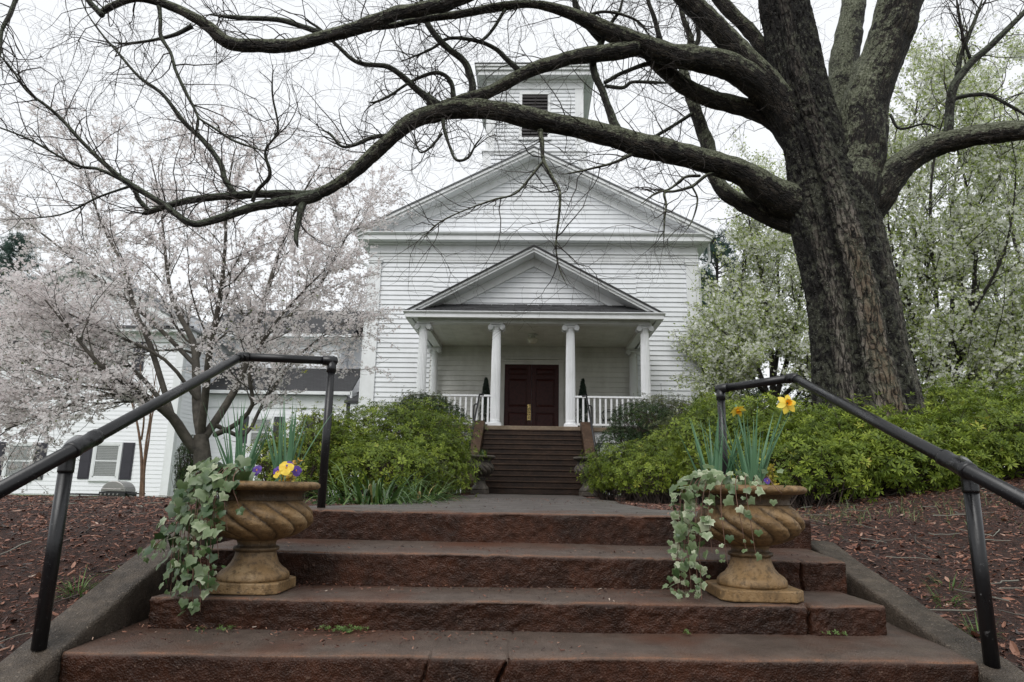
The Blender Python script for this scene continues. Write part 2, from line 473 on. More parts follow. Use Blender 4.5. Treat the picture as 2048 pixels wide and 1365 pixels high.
M['cherry_blossom'] = tint_mat('pale_pink_blossom', ((0.0, (0.60, 0.49, 0.48)), (0.25, (0.84, 0.795, 0.79)), (0.95, (0.93, 0.905, 0.895)), (1.0, (0.62, 0.44, 0.41))), 0.6, 0.55, 0.2)
M['cherry_leaf'] = tint_mat('young_cherry_leaf', ((0.0, (0.07, 0.09, 0.02)), (1.0, (0.16, 0.20, 0.05))), 0.5, 0.3)
M['pear_blossom'] = tint_mat('white_pear_blossom', ((0.0, (0.70, 0.72, 0.62)), (1.0, (0.90, 0.91, 0.86))), 0.6, 0.5, 0.2)
M['pear_leaf'] = tint_mat('fresh_pear_leaf', ((0.0, (0.19, 0.25, 0.06)), (0.5, (0.38, 0.46, 0.15)), (1.0, (0.55, 0.61, 0.28))), 0.5, 0.5)
M['pine'] = tint_mat('blue_green_needles', ((0.0, (0.03, 0.07, 0.055)), (1.0, (0.09, 0.16, 0.13))), 0.6, 0.2)
M['azalea'] = tint_mat('azalea_leaf', ((0.0, (0.026, 0.046, 0.008)), (0.4, (0.10, 0.15, 0.018)), (0.75, (0.25, 0.32, 0.04)), (0.97, (0.44, 0.48, 0.09)), (1.0, (0.42, 0.16, 0.06))), 0.45, 0.3, 0.28)
M['azalea_dull'] = tint_mat('dull_small_leaf', ((0.0, (0.025, 0.035, 0.012)), (0.5, (0.075, 0.095, 0.025)), (0.9, (0.17, 0.185, 0.055)), (1.0, (0.25, 0.14, 0.07))), 0.45, 0.25)
M['boxwood'] = tint_mat('boxwood_leaf', ((0.0, (0.012, 0.026, 0.010)), (0.6, (0.030, 0.058, 0.018)), (1.0, (0.085, 0.135, 0.028))), 0.5, 0.2, 0.22)
M['stem'] = flat_mat('shrub_stem', (0.05, 0.035, 0.028), 0.8, 0.4, 15)
M['blade'] = tint_mat('strap_leaf', ((0.0, (0.02, 0.055, 0.014)), (0.5, (0.06, 0.12, 0.028)), (0.85, (0.15, 0.23, 0.06)), (1.0, (0.42, 0.29, 0.13))), 0.35, 0.25, 0.5)
M['grass'] = tint_mat('grass_blade', ((0.0, (0.05, 0.10, 0.025)), (1.0, (0.16, 0.26, 0.07))), 0.5, 0.3)
M['pale_grass'] = tint_mat('pale_grass_blade', ((0.0, (0.06, 0.10, 0.03)), (1.0, (0.22, 0.27, 0.12))), 0.5, 0.3)
M['daffodil_leaf'] = tint_mat('daffodil_leaf', ((0.0, (0.05, 0.13, 0.065)), (1.0, (0.17, 0.32, 0.18))), 0.4, 0.2, 0.5)
M['yellow_petal'] = tint_mat('yellow_petal', ((0.0, (0.80, 0.50, 0.02)), (1.0, (0.90, 0.76, 0.12))), 0.5, 0.25)
M['orange_petal'] = tint_mat('orange_petal', ((0.0, (0.80, 0.30, 0.01)), (1.0, (0.88, 0.46, 0.02))), 0.5, 0.25)
M['violet_petal'] = tint_mat('violet_petal', ((0.0, (0.06, 0.02, 0.20)), (1.0, (0.16, 0.08, 0.42))), 0.5, 0.2)
M['golden_leaf'] = tint_mat('golden_leaf', ((0.0, (0.20, 0.20, 0.02)), (0.6, (0.42, 0.36, 0.04)), (1.0, (0.58, 0.27, 0.07))), 0.5, 0.25)
M['ivy'] = tint_mat('variegated_ivy_leaf', ((0.0, (0.035, 0.075, 0.022)), (0.35, (0.095, 0.145, 0.055)), (0.7, (0.20, 0.26, 0.135)), (1.0, (0.48, 0.52, 0.36))), 0.38, 0.2, 0.5)
M['vine'] = flat_mat('ivy_vine', (0.14, 0.075, 0.05), 0.7, 0.3)
M['mulch_chip'] = tint_mat('bark_mulch', ((0.0, (0.015, 0.008, 0.006)), (0.3, (0.055, 0.021, 0.013)), (0.6, (0.135, 0.050, 0.029)), (0.88, (0.24, 0.105, 0.064)), (0.96, (0.34, 0.20, 0.14)), (1.0, (0.42, 0.36, 0.30))), 0.5, 0.0, 0.5)
M['twiglet'] = tint_mat('fallen_twig', ((0.0, (0.04, 0.03, 0.025)), (1.0, (0.24, 0.24, 0.20))), 0.8)
M['shutter'] = flat_mat('dark_shutter_paint', (0.026, 0.024, 0.034), 0.5, 0.15)
M['blind'] = flat_mat('white_blind', (0.62, 0.64, 0.62), 0.5, 0.05)
def _pane():
    m = Mat('window_pane', 0.05, (0.9, 0.95, 0.95), 0.6)
    tr = m.n('BsdfTransparent'); ms = m.n('MixShader'); ms.inputs[0].default_value = 0.22
    m.l(tr.outputs[0], ms.inputs[1]); m.l(m.b.outputs[0], ms.inputs[2]); m.l(ms.outputs[0], m.t.nodes['Material Output'].inputs[0])
    m.b.inputs['Base Color'].default_value = (0.03, 0.035, 0.04, 1)
    return m.m
M['pane'] = _pane()
M['steel'] = flat_mat('dull_steel', (0.30, 0.29, 0.28), 0.35, 0.15, 20, 0.7)
M['topiary'] = tint_mat('dark_topiary_leaf', ((0.0, (0.008, 0.018, 0.012)), (1.0, (0.03, 0.055, 0.035))), 0.4, 0.1)
M['louvre'] = flat_mat('dark_louvre_paint', (0.016, 0.013, 0.014), 0.6, 0.2)
def _ground():
    m = Mat('ground_mulch_and_lawn', 0.8, spec=0.3)
    w = m.coord(kind='World')
    mul = m.ramp(m.noise(w, 38, 7, 0.75, 0.4), ((0.34, (0.010, 0.007, 0.006)), (0.5, (0.042, 0.020, 0.014)), (0.66, (0.11, 0.048, 0.032))))
    gr = m.ramp(m.noise(w, 25, 6, 0.7), ((0.3, (0.035, 0.07, 0.015)), (0.7, (0.085, 0.15, 0.035))))
    m.color(m.mix(m.tint(), mul, gr))
    m.bump(m.noise(w, 42, 6, 0.75), 1.0, 0.03)
    return m.m
M['ground'] = _ground()
# ------------------------------------------------------------------ ground
def ground_z(x, y):
    x = np.asarray(x, float); y = np.asarray(y, float)
    left = np.interp(y, [1.2, 1.9, 2.4, 2.74, 3.385, 3.8, 4.4, 5.5], [-1.15, -0.845, -0.655, -0.525, -0.280, -0.145, -0.055, -0.02])
    right = np.interp(y, [1.2, 1.9, 2.4, 2.86, 3.44, 3.92, 4.3, 5.0, 6.2], [-0.88, -0.70, -0.59, -0.487, -0.365, -0.262, -0.185, -0.07, -0.02])
    s = sstep(-1.0, 1.0, x)
    z = left*(1-s)+right*s
    z = z+0.12*np.maximum(x-2.2, 0)*sstep(3.2, 7.0, y)*sstep(40, 15, y)*np.clip(6/np.maximum(x, 1), 0, 1)
    far = np.interp(y, [7.0, 9, 12, 18, 26], [0.0, -0.06, -0.28, -0.42, -0.42])
    z = z+far*sstep(-2.2, -4.5, x)
    z = z+0.05*(fbm(np.stack((x*1.1, y*1.1, 0*x), -1), 4, 3))*sstep(1.0, 1.5, np.abs(x))+0.035*fbm(np.stack((x*7, y*7, 0*x), -1), 3, 9)*sstep(1.5, 1.9, np.abs(x))*sstep(14, 8, y)
    return z
def lines(a):
    return np.unique(np.round(np.concatenate(a), 3))
gx = lines([-np.geomspace(8, 600, 30), np.arange(-8, -1.86, 0.07), [-1.80, -1.76], np.arange(-1.6, 1.61, 0.2), [1.76, 1.80], np.arange(1.86, 8, 0.07), np.geomspace(8, 600, 30)])
gy = lines([[-300, -100, -30, -8, -2, 0, 1], np.arange(1.2, 9, 0.07), np.arange(9, 20, 0.4), np.geomspace(20, 900, 30), [4.2, 4.25]])
X, Y = np.meshgrid(gx, gy)
Z = ground_z(X, Y)
Z = np.where((np.abs(X) < 1.78) & (Y < 4.22), -1.25, Z)                      # the flight of steps stands in this cut
Z = np.where((np.abs(X) < 1.02) & (Y > 4.0) & (Y < 16), np.minimum(Z, -0.06), Z)
lawn = np.maximum(sstep(9.0, 9.7, Y+0.6*fbm(np.stack((X, Y, X*0), -1), 3, 5))*sstep(-2.8, -3.4, X), sstep(10.5, 12, X))
lawn = np.maximum(lawn, sstep(17, 19, Y))
nx, ny = len(gx), len(gy)
i = np.arange(ny-1)[:, None]*nx; j = np.arange(nx-1)[None]
Q = np.stack((i+j, i+j+1, i+nx+j+1, i+nx+j), -1).reshape(-1, 4)
link('ground', mesh_np('ground', np.stack((X, Y, Z), -1).reshape(-1, 3), [Q], M['ground'], True, {'tint': lawn.ravel()}), kind='structure')

# concrete walk from the top step to the church stairs, opening out a little at the steps
def path_half(y, side):
    e = 1.10+0.07*np.sin(y*1.3+side)+0.05*np.sin(y*3.1)
    return np.where(y < 5.6, e+(1.62-e)*sstep(5.6, 4.1, y), e)
py_ = np.concatenate((np.linspace(4.068, 6, 26), np.linspace(6.2, 15.75, 40)))
pu = np.linspace(-1, 1, 31)
PX = np.array([[(-path_half(v, 0) if u < 0 else path_half(v, 2))*abs(u) for u in pu] for v in py_])
PY = np.repeat(py_[:, None], 31, 1)
PZ = 0.012*fbm(np.stack((PX*2, PY*2, PX*0), -1), 3, 12)*sstep(4.1, 4.8, PY)+0.003-0.004*sstep(4.14, 4.068, PY)
PZ = PZ-0.045*sstep(0.94, 1.0, np.abs(pu))[None]*sstep(4.6, 5.2, PY)
i = np.arange(len(py_)-1)[:, None]*31; j = np.arange(30)[None]
Q = np.stack((i+j, i+j+1, i+31+j+1, i+31+j), -1).reshape(-1, 4)
link('path', mesh_np('path', np.stack((PX, PY, PZ), -1).reshape(-1, 3), [Q], M['path'], True), kind='structure')

# ------------------------------------------------------------------ garden steps in front
gs = thing('garden_steps', 'wet red-brown concrete garden steps with chipped edges between two black handrails', 'steps', (0, 3.3, -0.5))
def step_mesh(x0, x1, yf, yb, zb, zf, zt, cracks=(), seed=0, rough=1.0, curve=0.0):
    """one cast step: rough riser, worn rounded nosing, dished tread; swept along x"""
    xs = [np.linspace(x0, x1, 330)]
    for c in cracks:
        xs.append(c[0]+np.linspace(-0.09, 0.09, 41))
    xs = lines(xs); n = len(xs)
    r = 0.014
    prof = [(yf+0.012, zb+t*(zf-r-zb)) for t in np.linspace(0, 1, 16)]
    prof = [(yf+0.012*(1-k/15), z) for k, (y, z) in enumerate(prof)]
    prof += [(yf+r-r*math.cos(a), zf-r+r*math.sin(a)) for a in np.linspace(0.3, math.pi/2, 5)]
    prof += [(yf+r+t*(yb-yf-r), zf+t*(zt-zf)) for t in np.linspace(0, 1, 18)[1:]]
    prof = np.array(prof); m = len(prof)
    tang = norm(np.gradient(prof, axis=0)); nrm = np.stack((-tang[:, 1], tang[:, 0]), -1)
    face = (np.arange(m) < 16).astype(float); nose = np.exp(-((np.arange(m)-18)/2.2)**2)
    Xg = np.repeat(xs[:, None], m, 1); Yg = np.repeat(prof[None, :, 0], n, 0); Zg = np.repeat(prof[None, :, 1], n, 0)
    P = np.stack((Xg, Yg, Zg), -1)
    d = 0.028*fbm(P*3.5, 2, seed)*face+0.010*fbm(P*20, 2, seed+5)*face*rough+0.024*fbm(P*75, 3, seed+11)*face
    d = d+0.012*fbm(P*4, 3, seed+2)*(1-face)+0.004*fbm(P*40, 2, seed+3)
    wear = np.maximum(0, fbm(P*(2.2, 0, 0)+seed, 4, seed+7)-0.03)*0.10+np.maximum(0, fbm(P*(13, 3, 3)+seed, 3, seed+8)-0.12)*0.18
    d = d-wear*nose*rough
    for cx, w, dep, lean in cracks:
        px_ = cx+lean*(Zg-zf)+0.028*fbm(np.stack((Zg*24+Yg*16, Zg*0+cx*7, Zg*0), -1), 3, 21)
        d = d-dep*np.exp(-((Xg-px_)/w)**2)*np.where(Yg > yf+0.05, 0.10, 1.0)
    P = P+nrm[None, :, 0:1]*d[..., None]*np.array((0, 1.0, 0))+nrm[None, :, 1:2]*d[..., None]*np.array((0, 0, 1.0))
    P[..., 2] += curve*(Xg/1.6)
    V = P.reshape(-1, 3)
    i = np.arange(n-1)[:, None]*m; j = np.arange(m-1)[None]
    Q = np.stack((i+j, i+m+j, i+m+j+1, i+j+1), -1).reshape(-1, 4)
    ends = [np.concatenate((np.arange(m), [m*n, m*n+1]))[None, ::1], np.concatenate((np.arange(m*(n-1), m*n)[::-1], [m*n+2, m*n+3]))[None]]
    # closing corners under the back of the tread
    ex = [(x0, yb, zb), (x0, yf+0.02, zb), (x1, yf+0.02, zb), (x1, yb, zb)]
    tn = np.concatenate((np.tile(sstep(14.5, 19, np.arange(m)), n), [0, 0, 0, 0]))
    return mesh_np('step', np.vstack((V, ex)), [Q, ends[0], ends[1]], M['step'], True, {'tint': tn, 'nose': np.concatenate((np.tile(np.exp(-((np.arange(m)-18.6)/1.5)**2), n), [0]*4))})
# (half widths, front, back, bottom, nosing, back of the tread)
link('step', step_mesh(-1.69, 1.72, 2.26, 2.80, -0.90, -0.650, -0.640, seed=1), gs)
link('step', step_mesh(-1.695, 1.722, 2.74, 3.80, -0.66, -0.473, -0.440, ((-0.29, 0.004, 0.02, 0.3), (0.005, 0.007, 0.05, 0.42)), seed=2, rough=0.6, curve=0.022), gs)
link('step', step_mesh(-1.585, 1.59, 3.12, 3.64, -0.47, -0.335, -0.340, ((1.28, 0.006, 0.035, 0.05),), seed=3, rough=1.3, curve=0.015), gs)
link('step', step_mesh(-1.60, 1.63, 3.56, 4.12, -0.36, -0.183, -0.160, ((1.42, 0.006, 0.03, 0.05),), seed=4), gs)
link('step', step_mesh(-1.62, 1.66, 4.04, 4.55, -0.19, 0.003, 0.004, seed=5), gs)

def kerb(name, xi, xo, prof, seed, label):
    """low sloping side wall; prof = (y, z of the top)"""
    prof = spline(np.array(prof, float), 22); n = len(prof)
    sec = np.array([(0, -0.6), (0, -0.3), (0, -0.14), (0, -0.06), (0, -0.03), (0, -0.009), (0.045, 0.0), (0.13, 0.0), (0.3, 0.0), (0.5, 0.0), (0.7, 0), (0.87, 0), (0.955, 0), (1, -0.009), (1, -0.03), (1, -0.08), (1, -0.6)])
    k = len(sec)
    P = np.zeros((n, k, 3))
    P[..., 0] = xi+(xo-xi)*sec[None, :, 0]; P[..., 1] = prof[:, 0:1]; P[..., 2] = prof[:, 1:2]+sec[None, :, 1]
    d = 0.009*fbm(P*4, 2, seed)+0.012*fbm(P*30, 3, seed+1)
    P[..., 0] += d; P[..., 2] += 0.6*d
    i = np.arange(n-1)[:, None]*k; j = np.arange(k-1)[None]
    s = 1 if xo > xi else -1
    Q = np.stack((i+j, i+k+j, i+k+j+1, i+j+1), -1).reshape(-1, 4)[:, ::s]
    o = link(name, mesh_np(name, P.reshape(-1, 3), [Q, np.arange(k)[None, ::s], np.arange((n-1)*k, n*k)[None, ::-s]], M['kerb'], True))
    return put(o, label, 'kerb')
kerb('sloping_kerb', -1.70, -1.885, [(1.8, -0.85), (2.4, -0.62), (2.74, -0.49), (3.385, -0.245), (3.75, -0.12), (3.95, -0.07)], 31, 'steep stained concrete kerb beside the steps under the overhanging ivy')
kerb('sloping_kerb', 1.725, 1.885, [(1.8, -0.69), (2.4, -0.555), (2.86, -0.45), (3.44, -0.328), (3.92, -0.228), (4.24, -0.150), (4.4, -0.14)], 41, 'gently sloping stained concrete kerb beside the steps at the urn with tall daffodil blooms')

# ------------------------------------------------------------------ pipe handrails
def handrail(pts, post_top, post_base, up_base, drop, label):
    h = thing('handrail', label, 'handrail', tuple(post_base), 'pipe handrails of the garden steps')
    r = 0.0255
    bend, end = np.array(pts[1]), np.array(pts[2])
    low = np.array(pts[0])
    MB().tube([low, bend], r, 18).build('sloping_rail', M['rail'], h, True)
    MB().tube([bend, end], r, 18).build('level_rail', M['rail'], h, True)
    d1 = norm(bend-low); d2 = norm(end-bend)
    m = MB(); m.tube([bend-d1*0.045, bend-d1*0.008, bend+d2*0.008, bend+d2*0.045], r*1.17, 18)
    m.build('bend_fitting', M['rail'], h, True)
    m = MB()
    e = end+d2*0.02
    m.tube([end-d2*0.06, end-d2*0.058, end+d2*0.01, end+d2*0.03, end+d2*0.038], [r, r*1.17, r*1.2, r*1.0, r*0.3], 18)
    m.tube([end+(0, 0, -0.005), end+(0, 0, -0.075), end+(0, 0, -0.078)], [r*1.17, r*1.17, r], 18)
    m.build('corner_fitting', M['rail'], h, True)
    MB().tube([end+(0, 0, -0.02), np.array((end[0], end[1], up_base))], r, 18).build('post', M['rail'], h, True)
    pt, pb = np.array(post_top), np.array(post_base)
    MB().tube([pt, pb+(0, 0, -0.03)], r*1.05, 18).build('post', M['rail'], h, True)
    # elbow from the post into the tee on the rail
    on = low+(bend-low)*drop
    d = norm(bend-low)
    mid = np.array((pt[0], pt[1], on[2]+0.012))
    P = spline(np.array([pt-(0, 0, 0.06), pt+(0, 0, 0.0), pt*0.45+mid*0.55+(on-mid)*0.10, mid+(on-mid)*0.55, on]), 8)
    MB().tube(P, np.full(len(P), r*1.17), 18).build('elbow_fitting', M['rail'], h, True)
    MB().tube([on-d*0.085, on-d*0.08, on-d*0.055, on-d*0.053, on+d*0.053, on+d*0.055, on+d*0.08, on+d*0.085],
              [r, r*1.26, r*1.28, r*1.2, r*1.2, r*1.28, r*1.26, r], 20).build('tee_fitting', M['rail'], h, True)
    return h
Lb, Le = at(482, 714, 4.05), at(664, 722, 4.28)
Ll = at(-40, 1003, 2.12)
base = at(80, 1282, 2.74)
handrail([Ll, Lb, Le], (base[0], base[1], at(112, 915, 2.76)[2]), base, -0.02, np.linalg.norm(at(182, 880, 2.60)-Ll)/np.linalg.norm(Lb-Ll),
         'black pipe handrail on the cherry tree side with its post on the steep kerb')
Rb, Re = at(1588, 756, 4.15), at(1441, 778, 4.55)
Rl = at(2120, 1040, 2.13)
base = at(1983, 1324, 2.78)
handrail([Rl, Rb, Re], (base[0], base[1], at(1962, 955, 2.80)[2]), base, -0.02, np.linalg.norm(at(1893, 912, 2.60)-Rl)/np.linalg.norm(Rb-Rl),
         'black pipe handrail on the oak side with worn paint and daffodils behind it')
# ------------------------------------------------------------------ church
ch = thing('church', 'white clapboard church with columned porch, low gable and louvred bell tower', 'church', (0.02, 22.7, 0))
XC, HW, YW, SL = 0.02, 5.70, 22.70, 0.512
APEX = 11.92
_boards = {}
def board_mesh(length, h, mat, slope_l=0.0, slope_r=0.0):
    """clapboard with a thick lower edge; ends may be cut to a rake (dx of the top relative to the bottom)"""
    b, t = 0.040, 0.004
    L = length
    V = [(0, -b, 0), (L, -b, 0), (L+slope_r, -t, h), (slope_l, -t, h), (0, 0.004, 0), (L, 0.004, 0), (L+slope_r, 0.004, h), (slope_l, 0.004, h)]
    F = [(0, 1, 2, 3), (1, 5, 6, 2), (5, 4, 7, 6), (4, 0, 3, 7), (4, 5, 1, 0), (3, 2, 6, 7)]
    me = mesh_np('siding_board', V, [np.array(F)], mat, False)
    return me
def siding(parent, x0f, x1f, z0, z1, pitch, y, mat, pieces=(1, 2), xsplit=()):
    """rows of boards; x0f/x1f give the left and right end at a height"""
    n = max(1, int(round((z1-z0)/pitch))); p = (z1-z0)/n
    for k in range(n):
        za, zb = z0+k*p, z0+(k+1)*p+0.012
        a0, a1, b0, b1 = x0f(za), x1f(za), x0f(zb), x1f(zb)
        if a1-a0 < 0.05: continue
        b0 = min(b0, (a0+a1)/2); b1 = max(b1, (a0+a1)/2)
        if zb > z1: zb = z1+0.004
        cuts = [a0, a1]
        if a1-a0 > 4.5:
            for _ in range(random.choice(pieces)): cuts.append(a0+(a1-a0)*random.uniform(0.15, 0.85))
        cuts.sort()
        for q in range(len(cuts)-1):
            l, r = cuts[q], cuts[q+1]
            sl = b0-a0 if q == 0 else 0.0
            sr = b1-a1 if q == len(cuts)-2 else 0.0
            g = 0.002 if q < len(cuts)-2 else 0.0
            key = (round(r-l-g, 3), round(zb-za, 3), round(sl, 3), round(sr, 3), mat.name)
            if key not in _boards: _boards[key] = board_mesh(r-l-g, zb-za, mat, sl, sr)
            o = link('siding_board', _boards[key], parent)
            o.location = Vector((l, y+random.uniform(-0.002, 0.002), za))
random.seed(4)
c = lambda v: (lambda z: v)
wall = MB().box(XC-HW, XC+HW, YW, YW+0.2, -0.3, 8.75).build('front_wall', M['siding'], ch)
PF = 1.79                                                       # porch floor
siding(wall, c(-5.29), c(-3.42), 0.35, 7.80, 0.171, YW-0.002, M['siding'])
siding(wall, c(3.58), c(5.33), 0.35, 7.80, 0.171, YW-0.002, M['siding'])
siding(wall, c(-3.42), c(3.58), 4.98, 7.80, 0.171, YW-0.002, M['siding'], (1, 2))
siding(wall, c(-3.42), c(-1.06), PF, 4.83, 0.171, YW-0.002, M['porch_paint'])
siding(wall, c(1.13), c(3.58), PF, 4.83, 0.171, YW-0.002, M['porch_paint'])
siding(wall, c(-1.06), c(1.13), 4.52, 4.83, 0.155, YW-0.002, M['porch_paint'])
# side walls, back and main roof
for s in (-1, 1):
    m = MB(); x = XC+s*HW
    for k in range(46):
        z = 0.1+k*0.18
        a, b2 = x-s*0.0, x+s*0.022
        m.prism_y([(x-s*0.02, z), (b2, z), (x+s*0.004, z+0.185), (x-s*0.02, z+0.185)][::(1 if s > 0 else -1)], YW+0.2, 38.0)
    m.build('side_wall', M['siding'], ch, kind='stuff')
    MB().box(min(x-s*0.42, x), max(x-s*0.42, x), YW-0.085, YW-0.03, -0.2, 7.745).build('corner_pilaster', M['trim'], ch, bevel=0.006)
    p = MB(); q = sorted((x-s*0.45, x+s*0.03)); p.box(q[0], q[1], YW-0.115, YW-0.03, 7.75, 7.82); p.box(q[0]-0.02, q[1]+0.02, YW-0.135, YW-0.03, 7.822, 7.87)
    p.build('pilaster_capital', M['trim'], ch, bevel=0.008)
    MB().box(min(x+s*0.03, x), max(x+s*0.03, x), YW-0.028, YW+0.35, -0.2, 7.745).build('corner_board', M['trim'], ch)
# entablature
e = MB(); e.box(XC-HW-0.02, XC+HW+0.02, YW-0.075, YW-0.02, 7.80 if False else 7.875, 7.99); e.box(XC-HW-0.02, XC+HW+0.02, YW-0.095, YW-0.02, 7.992, 8.10)
e.box(XC-HW-0.03, XC+HW+0.03, YW-0.14, YW-0.02, 8.102, 8.15)
e.build('architrave', M['trim'], ch, bevel=0.006)
MB().box(XC-5.26, XC+5.26, YW-0.06, YW-0.02, 7.80, 7.873).build('siding_stop', M['trim'], ch)
for k in range(4):
    w4 = (2*HW+0.02)/4
    MB().box(XC-HW-0.01+k*w4, XC-HW-0.01+(k+1)*w4-0.004, YW-0.08, YW-0.02, 8.152, 8.52).build('frieze_board', M['trim'], ch)
k_ = MB(); k_.box(XC-6.06, XC+6.06, 22.20, YW-0.02, 8.47, 8.63)
k_.prism_x([(22.20, 8.632), (22.14, 8.66), (22.10, 8.70), (22.10, 8.73), (YW-0.02, 8.80), (YW-0.02, 8.632)], XC-6.10, XC+6.10)
k_.box(XC-5.75, XC+5.75, 22.48, YW-0.02, 8.42, 8.468)
k_.build('cornice', M['trim'], ch, bevel=0.006)
# tympanum
ty = MB().prism_y([(XC-5.6, 8.75), (XC+5.6, 8.75), (XC, 8.75+5.6*SL)], YW, YW+0.12).build('tympanum', M['siding'], ch)
TA = 11.32
siding(ty, lambda z: XC-(TA-z)/SL-0.02, lambda z: XC+(TA-z)/SL+0.02, 8.80, TA-0.03, 0.171, YW-0.002, M['siding'], (0, 1))
def rake(parent, name, xc, apex, half, sl, off0, off1, y0, y1, mat, bevel=0.0):
    """pair of raking boards between two vertical offsets below the roof line"""
    for s in (-1, 1):
        pts = [(xc, apex-off1), (xc+s*half, apex-off1-half*sl), (xc+s*half, apex-off0-half*sl), (xc, apex-off0)]
        if s < 0: pts = pts[::-1]
        MB().prism_y(pts, y0, y1).build(name, mat, parent, bevel=bevel)
rake(ch, 'raking_frieze', XC, APEX, 5.75, SL, 0.27, 0.605, YW-0.09, YW-0.004, M['trim'])
rake(ch, 'raking_moulding', XC, APEX, 5.85, SL, 0.22, 0.34, YW-0.17, YW-0.092, M['trim'])
rake(ch, 'raking_cornice', XC, APEX, 6.10, SL, 0.075, 0.265, 22.12, YW-0.006, M['trim'])
rake(ch, 'raking_crown', XC, APEX, 6.12, SL, 0.06, 0.165, 22.06, 22.118, M['trim'])
rake(ch, 'roof', XC, APEX, 6.16, SL, 0.0, 0.058, 22.03, 38.3, M['shingle_grey'])
# side eaves with gutters and downspouts
for s in (-1, 1):
    x0, x1 = sorted((XC+s*HW+s*0.03, XC+s*6.06))
    MB().box(x0, x1, YW-0.018, 38.0, 8.47, 8.60).build('eave_soffit', M['trim'], ch)
    x0, x1 = sorted((XC+s*6.065, XC+s*6.18)); MB().box(x0, x1, 22.12, 38.0, 8.60, 8.74).build('gutter', M['trim'], ch, bevel=0.02)
    P = spline(np.array([(XC+s*6.12, 22.75, 8.60), (XC+s*6.14, 22.78, 8.2), (XC+s*6.13, 22.80, 7.97), (XC+s*6.02, 22.82, 7.82), (XC+s*5.86, 22.85, 7.74), (XC+s*5.79, 22.86, 7.6), (XC+s*5.79, 22.86, 6.8), (XC+s*5.79, 22.86, 0.3)]), 6)
    MB().tube(P, 0.045, 10).build('downspout', M['trim'], ch, True)
# tower: base, shaft, louvre, cornice
TX = 0.04
tb = MB().box(TX-1.93, TX+1.93, 24.03, 27.9, 9.0, 12.70).build('tower_base', M['siding'], ch)
siding(tb, c(TX-1.66), c(TX+1.66), 10.9, 12.58, 0.168, 24.03, M['siding'], (0,))
m = MB(); m.box(TX-1.97, TX-1.66, 24.0, 24.029, 9.0, 12.58); m.box(TX+1.66, TX+1.97, 24.0, 24.029, 9.0, 12.58); m.box(TX-1.97, TX+1.97, 23.985, 24.03, 12.582, 12.70); m.box(TX-2.02, TX+2.02, 23.94, 28.0, 12.703, 12.76)
m.build('tower_base_trim', M['trim'], ch)
ts = MB().box(TX-1.86, TX+1.86, 24.13, 27.8, 12.762, 15.80).build('tower_shaft', M['siding'], ch)
siding(ts, c(TX-1.56), c(TX-0.61), 12.77, 15.44, 0.168, 24.13, M['siding'], (0,))
siding(ts, c(TX+0.61), c(TX+1.56), 12.77, 15.44, 0.168, 24.13, M['siding'], (0,))
siding(ts, c(TX-0.61), c(TX+0.61), 12.77, 13.24, 0.168, 24.13, M['siding'], (0,))
siding(ts, c(TX-0.61), c(TX+0.61), 15.30, 15.44, 0.14, 24.13, M['siding'], (0,))
m = MB()
for s in (-1, 1):
    q = sorted((TX+s*1.56, TX+s*1.885)); m.box(q[0], q[1], 24.09, 24.129, 12.762, 15.44)
    q = sorted((TX+s*1.86, TX+s*1.885)); m.box(q[0], q[1], 24.131, 27.8, 12.762, 15.44)
m.box(TX-1.89, TX+1.89, 24.07, 24.129, 15.442, 15.80); m.box(TX-1.93, TX+1.93, 24.03, 24.068, 15.70, 15.80)
m.box(TX-1.91, TX-1.862, 24.131, 27.8, 15.442, 15.80); m.box(TX+1.862, TX+1.91, 24.131, 27.8, 15.442, 15.80)
m.build('tower_trim', M['trim'], ch)
m = MB(); m.box(TX-0.61, TX-0.50, 24.07, 24.12, 13.25, 15.29); m.box(TX+0.50, TX+0.61, 24.07, 24.12, 13.25, 15.29); m.box(TX-0.61, TX+0.61, 24.065, 24.12, 15.20, 15.30); m.box(TX-0.64, TX+0.64, 24.03, 24.12, 13.25, 13.345)
m.box(TX-0.50, TX+0.50, 24.119, 24.129, 13.345, 15.2)
lv = m.build('louvre_frame', M['trim'], ch)
back = MB().box(TX-0.498, TX+0.498, 24.110, 24.118, 13.346, 15.199).build('louvre_backing', M['louvre'], ch)
for k in range(13):
    z = 13.36+k*0.141
    MB().prism_x([(24.055, z), (24.06, z-0.012), (24.108, z+0.11), (24.103, z+0.122)], TX-0.498, TX+0.498).build('slat', M['louvre'], lv)
m = MB(); m.box(TX-2.22, TX+2.22, 23.70, 28.05, 15.803, 15.98); m.box(TX-2.28, TX+2.28, 23.62, 28.12, 15.983, 16.10); m.box(TX-2.34, TX+2.34, 23.56, 28.2, 16.103, 16.19)
m.build('tower_cornice', M['trim'], ch, bevel=0.01)
MB().box(TX-2.36, TX+2.36, 23.53, 28.22, 16.193, 16.23).build('tower_roof', M['shingle_grey'], ch)

